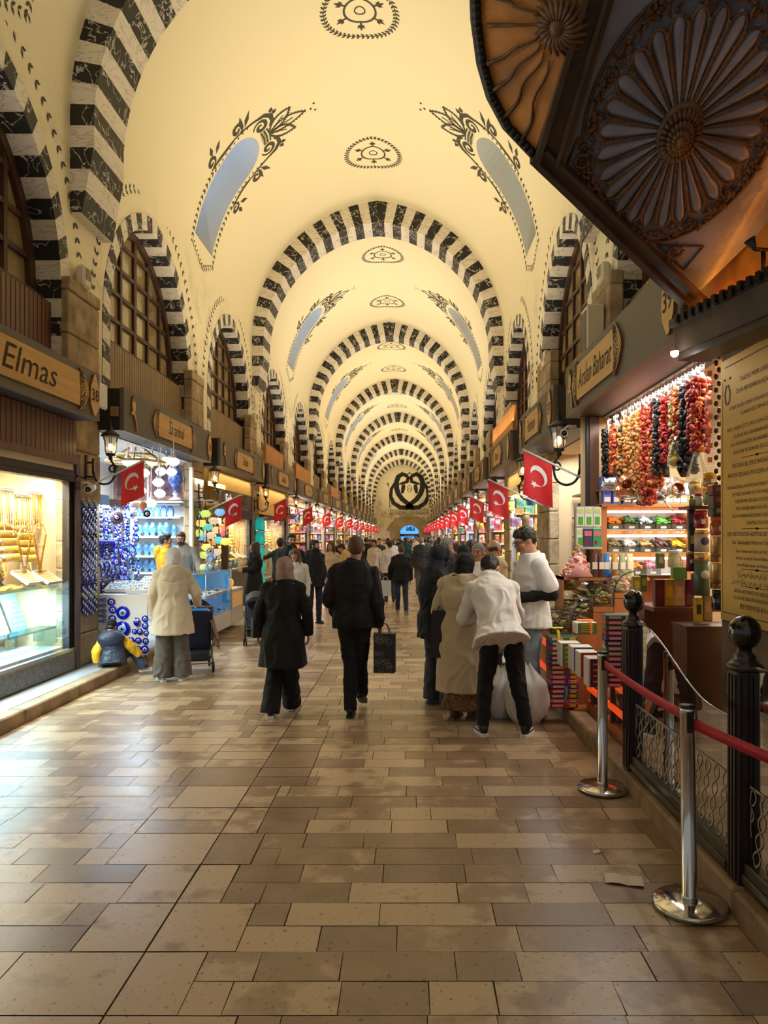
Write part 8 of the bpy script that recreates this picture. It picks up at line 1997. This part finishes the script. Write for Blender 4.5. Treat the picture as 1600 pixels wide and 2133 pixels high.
SI('jar', 1460, 1101, 30, 38, (150, 20, 30), 'big jar of red sweets with red lid', 4.95, (196, 24, 36)); SI('box', 1440, 1104, 14, 44, (70, 74, 74), 'grey narrow carton left of the red jar', 5.0, (120, 120, 118)); SI('box', 1441, 1148, 14, 44, (62, 66, 68), 'dark grey narrow carton left of the white canister', 5.0, (226, 170, 60))
SI('can', 1462, 1150, 30, 46, (200, 190, 172), 'white canister with gold lid under the red jar', 4.95, (80, 70, 100)); SI('can', 1462, 1240, 32, 88, (84, 98, 70), 'tall green canister with gold lid and white badge', 4.95, (226, 216, 200)); SI('can', 1438, 1190, 16, 42, (110, 40, 50), 'dark red canister with gold lid left of the green one', 5.0, (226, 206, 180)); SI('jar', 1405, 1182, 26, 36, (206, 190, 110), 'glass jar of yellow and brown sweets', 5.3, (196, 196, 196))
SI('box', 1375, 1184, 16, 32, (90, 104, 60), 'green tin of tea beside the glass jar of sweets', 5.5, (160, 160, 110))
for i, (px, w, c, lab) in enumerate(((1372, 20, (110, 30, 30), 'dark red boxed delight, first of the row under the green bag'), (1392, 20, (206, 146, 40), 'golden boxed delight, second of the row under the green bag'), (1413, 22, (206, 160, 110), 'tan boxed delight, third of the row under the green bag'), (1434, 20, (96, 24, 28), 'maroon boxed delight, fourth of the row under the green bag'))): SI('box', px, 1262, w, 56, c, lab, 5.2, tuple(min(255, int(v * 1.15)) for v in c))
SI('box', 1449, 1240, 16, 46, (84, 40, 80), 'purple carton right of the maroon box', 5.1, (196, 110, 60)); SI('box', 1454, 1296, 16, 50, (196, 170, 40), 'yellow carton with dark round picture below the purple one', 4.95, (40, 40, 30)); SI('box', 1472, 1292, 16, 52, (150, 116, 70), 'tan carton right of the yellow one', 4.95, (170, 140, 90)); SI('box', 1325, 1240, 16, 40, (150, 140, 50), 'olive gold carton left of the row of delight boxes', 5.6, (196, 180, 80)); SI('box', 1340, 1232, 14, 36, (60, 80, 36), 'dark green carton beside the olive gold one', 5.6, (120, 140, 70))
mb = MB(); mb.box((0, 0, 0), (.5, .4, .03)); mb.box((0, .1, -.45), (.5, .2, .88)); one(mb, 'box_counter', mat('red_brown_counter', (110, 56, 30), .5), 'red brown counter under the row of boxed delight', 'counter', None, (1.98, 5.3, 1.13))
mb = MB(); mb.box((0, 0, 0), (.36, .28, .02)); mb.box((0, .0, -.5), (.34, .26, .98)); one(mb, 'corner_counter', DOAK, 'dark narrow counter under the jars and tins by the plaque', 'counter', None, (2.02, 4.93, 1.04))
pk = MB(); pk.box((0, 0, 0), (.07, .004, .09)); pk.box((0, -.003, -.01), (.03, .003, .035), 1); o = one(pk, 'spice_sachet', [PLAST, PEP[1]], 'clear sachet in the long hanging strip beside the stone pier', 'sachet', 'sachets of the hanging strip'); many(o, [(at(1479 + (i % 2), 715 + 30 * i, 4.9), -.5, 1.) for i in range(10)])
ah = MB()
for i in range(26): ah.ell((.02 * (i % 2), 0, -.045 * i), (.016, .016, .02), 0, 8, 6)
one(ah, 'chilli_string', PEP[3], 'thin string of dark chillies hanging against the stone pier', 'dried vegetables', None, at(1492, 700, 4.8))
glow(1, 4.8, 7.9, 2.93, 105, (1., .95, .86), 2.3, .35, -.15); glow(1, 5., 7.6, 2.2, 26, (1., .96, .9), 3.1, .4, .4); glow(1, 5.2, 7.6, 2.94, 24, (1., .96, .9), 1.86, .12, .0)  # last strip is added only to brighten the sweet bins
# ------------------------------------------------------------------ light, camera
def area_unused(name, loc, size, power, col, rot, sy=None):
    l = bpy.data.lights.new(name, 'AREA'); l.energy = power; l.color = col; l.shape = 'RECTANGLE'; l.size = size; l.size_y = sy or size
    o = bpy.data.objects.new(name, l); COL.objects.link(o); o.location = loc; o.rotation_euler = rot
    return o
def aim(o, d): o.rotation_euler = V(d).to_track_quat('-Z', 'Y').to_euler()
WARM = (1., .80, .52); COOL = (.78, .9, 1.)
for k in range(8):          # flood strips on the cornices, washing the vault
    y = [3.6, 13.7, 23.75, 34.05, 44.35, 54.65, 64.95, 74.6][k]
    for sg in (-1, 1):
        if k == 0 and sg > 0: continue
        w = (1., .86, .62) if k % 2 else (1., .90, .74)
        o = area('cornice_flood', (AX + sg * 2.62, y, 3.7), .12, 140 if k else 125, w, (0, 0, 0), 7.)
        o.data.spread = math.radians(130); aim(o, (-sg * .55, 0, 1)); 
        if True:
            q = V((-sg * .7, 0, 1)).normalized()
            o.rotation_euler = Matrix((V((0, 1, 0)).cross(-q), V((0, 1, 0)), -q)).transposed().to_euler()
w = bpy.data.worlds.new('hall_air'); SC.world = w; w.use_nodes = True
w.node_tree.nodes['Background'].inputs[0].default_value = (.96, .95, .95, 1); w.node_tree.nodes['Background'].inputs[1].default_value = .36
cd = bpy.data.cameras.new('camera'); cam = bpy.data.objects.new('camera', cd); COL.objects.link(cam)
cam.location = (0, 0, CZ); cam.rotation_euler = (PI / 2, 0, 0)
cd.sensor_width = 36; cd.lens = FPX / 2133 * 36; cd.shift_x = -53 / 2133; cd.shift_y = 50.5 / 2133; cd.clip_end = 300; cd.clip_start = .05
SC.camera = cam
SC.view_settings.view_transform = 'Standard'; SC.view_settings.look = 'None'; SC.view_settings.gamma = 1; SC.view_settings.use_curve_mapping = False
SC.view_settings.exposure = 0
cy = SC.cycles
cy.use_adaptive_sampling = True; cy.adaptive_threshold = .02; cy.use_denoising = True
cy.max_bounces = 6; cy.diffuse_bounces = 3; cy.glossy_bounces = 3; cy.transmission_bounces = 4; cy.transparent_max_bounces = 10
cy.caustics_reflective = False; cy.caustics_refractive = False; cy.sample_clamp_indirect = 6
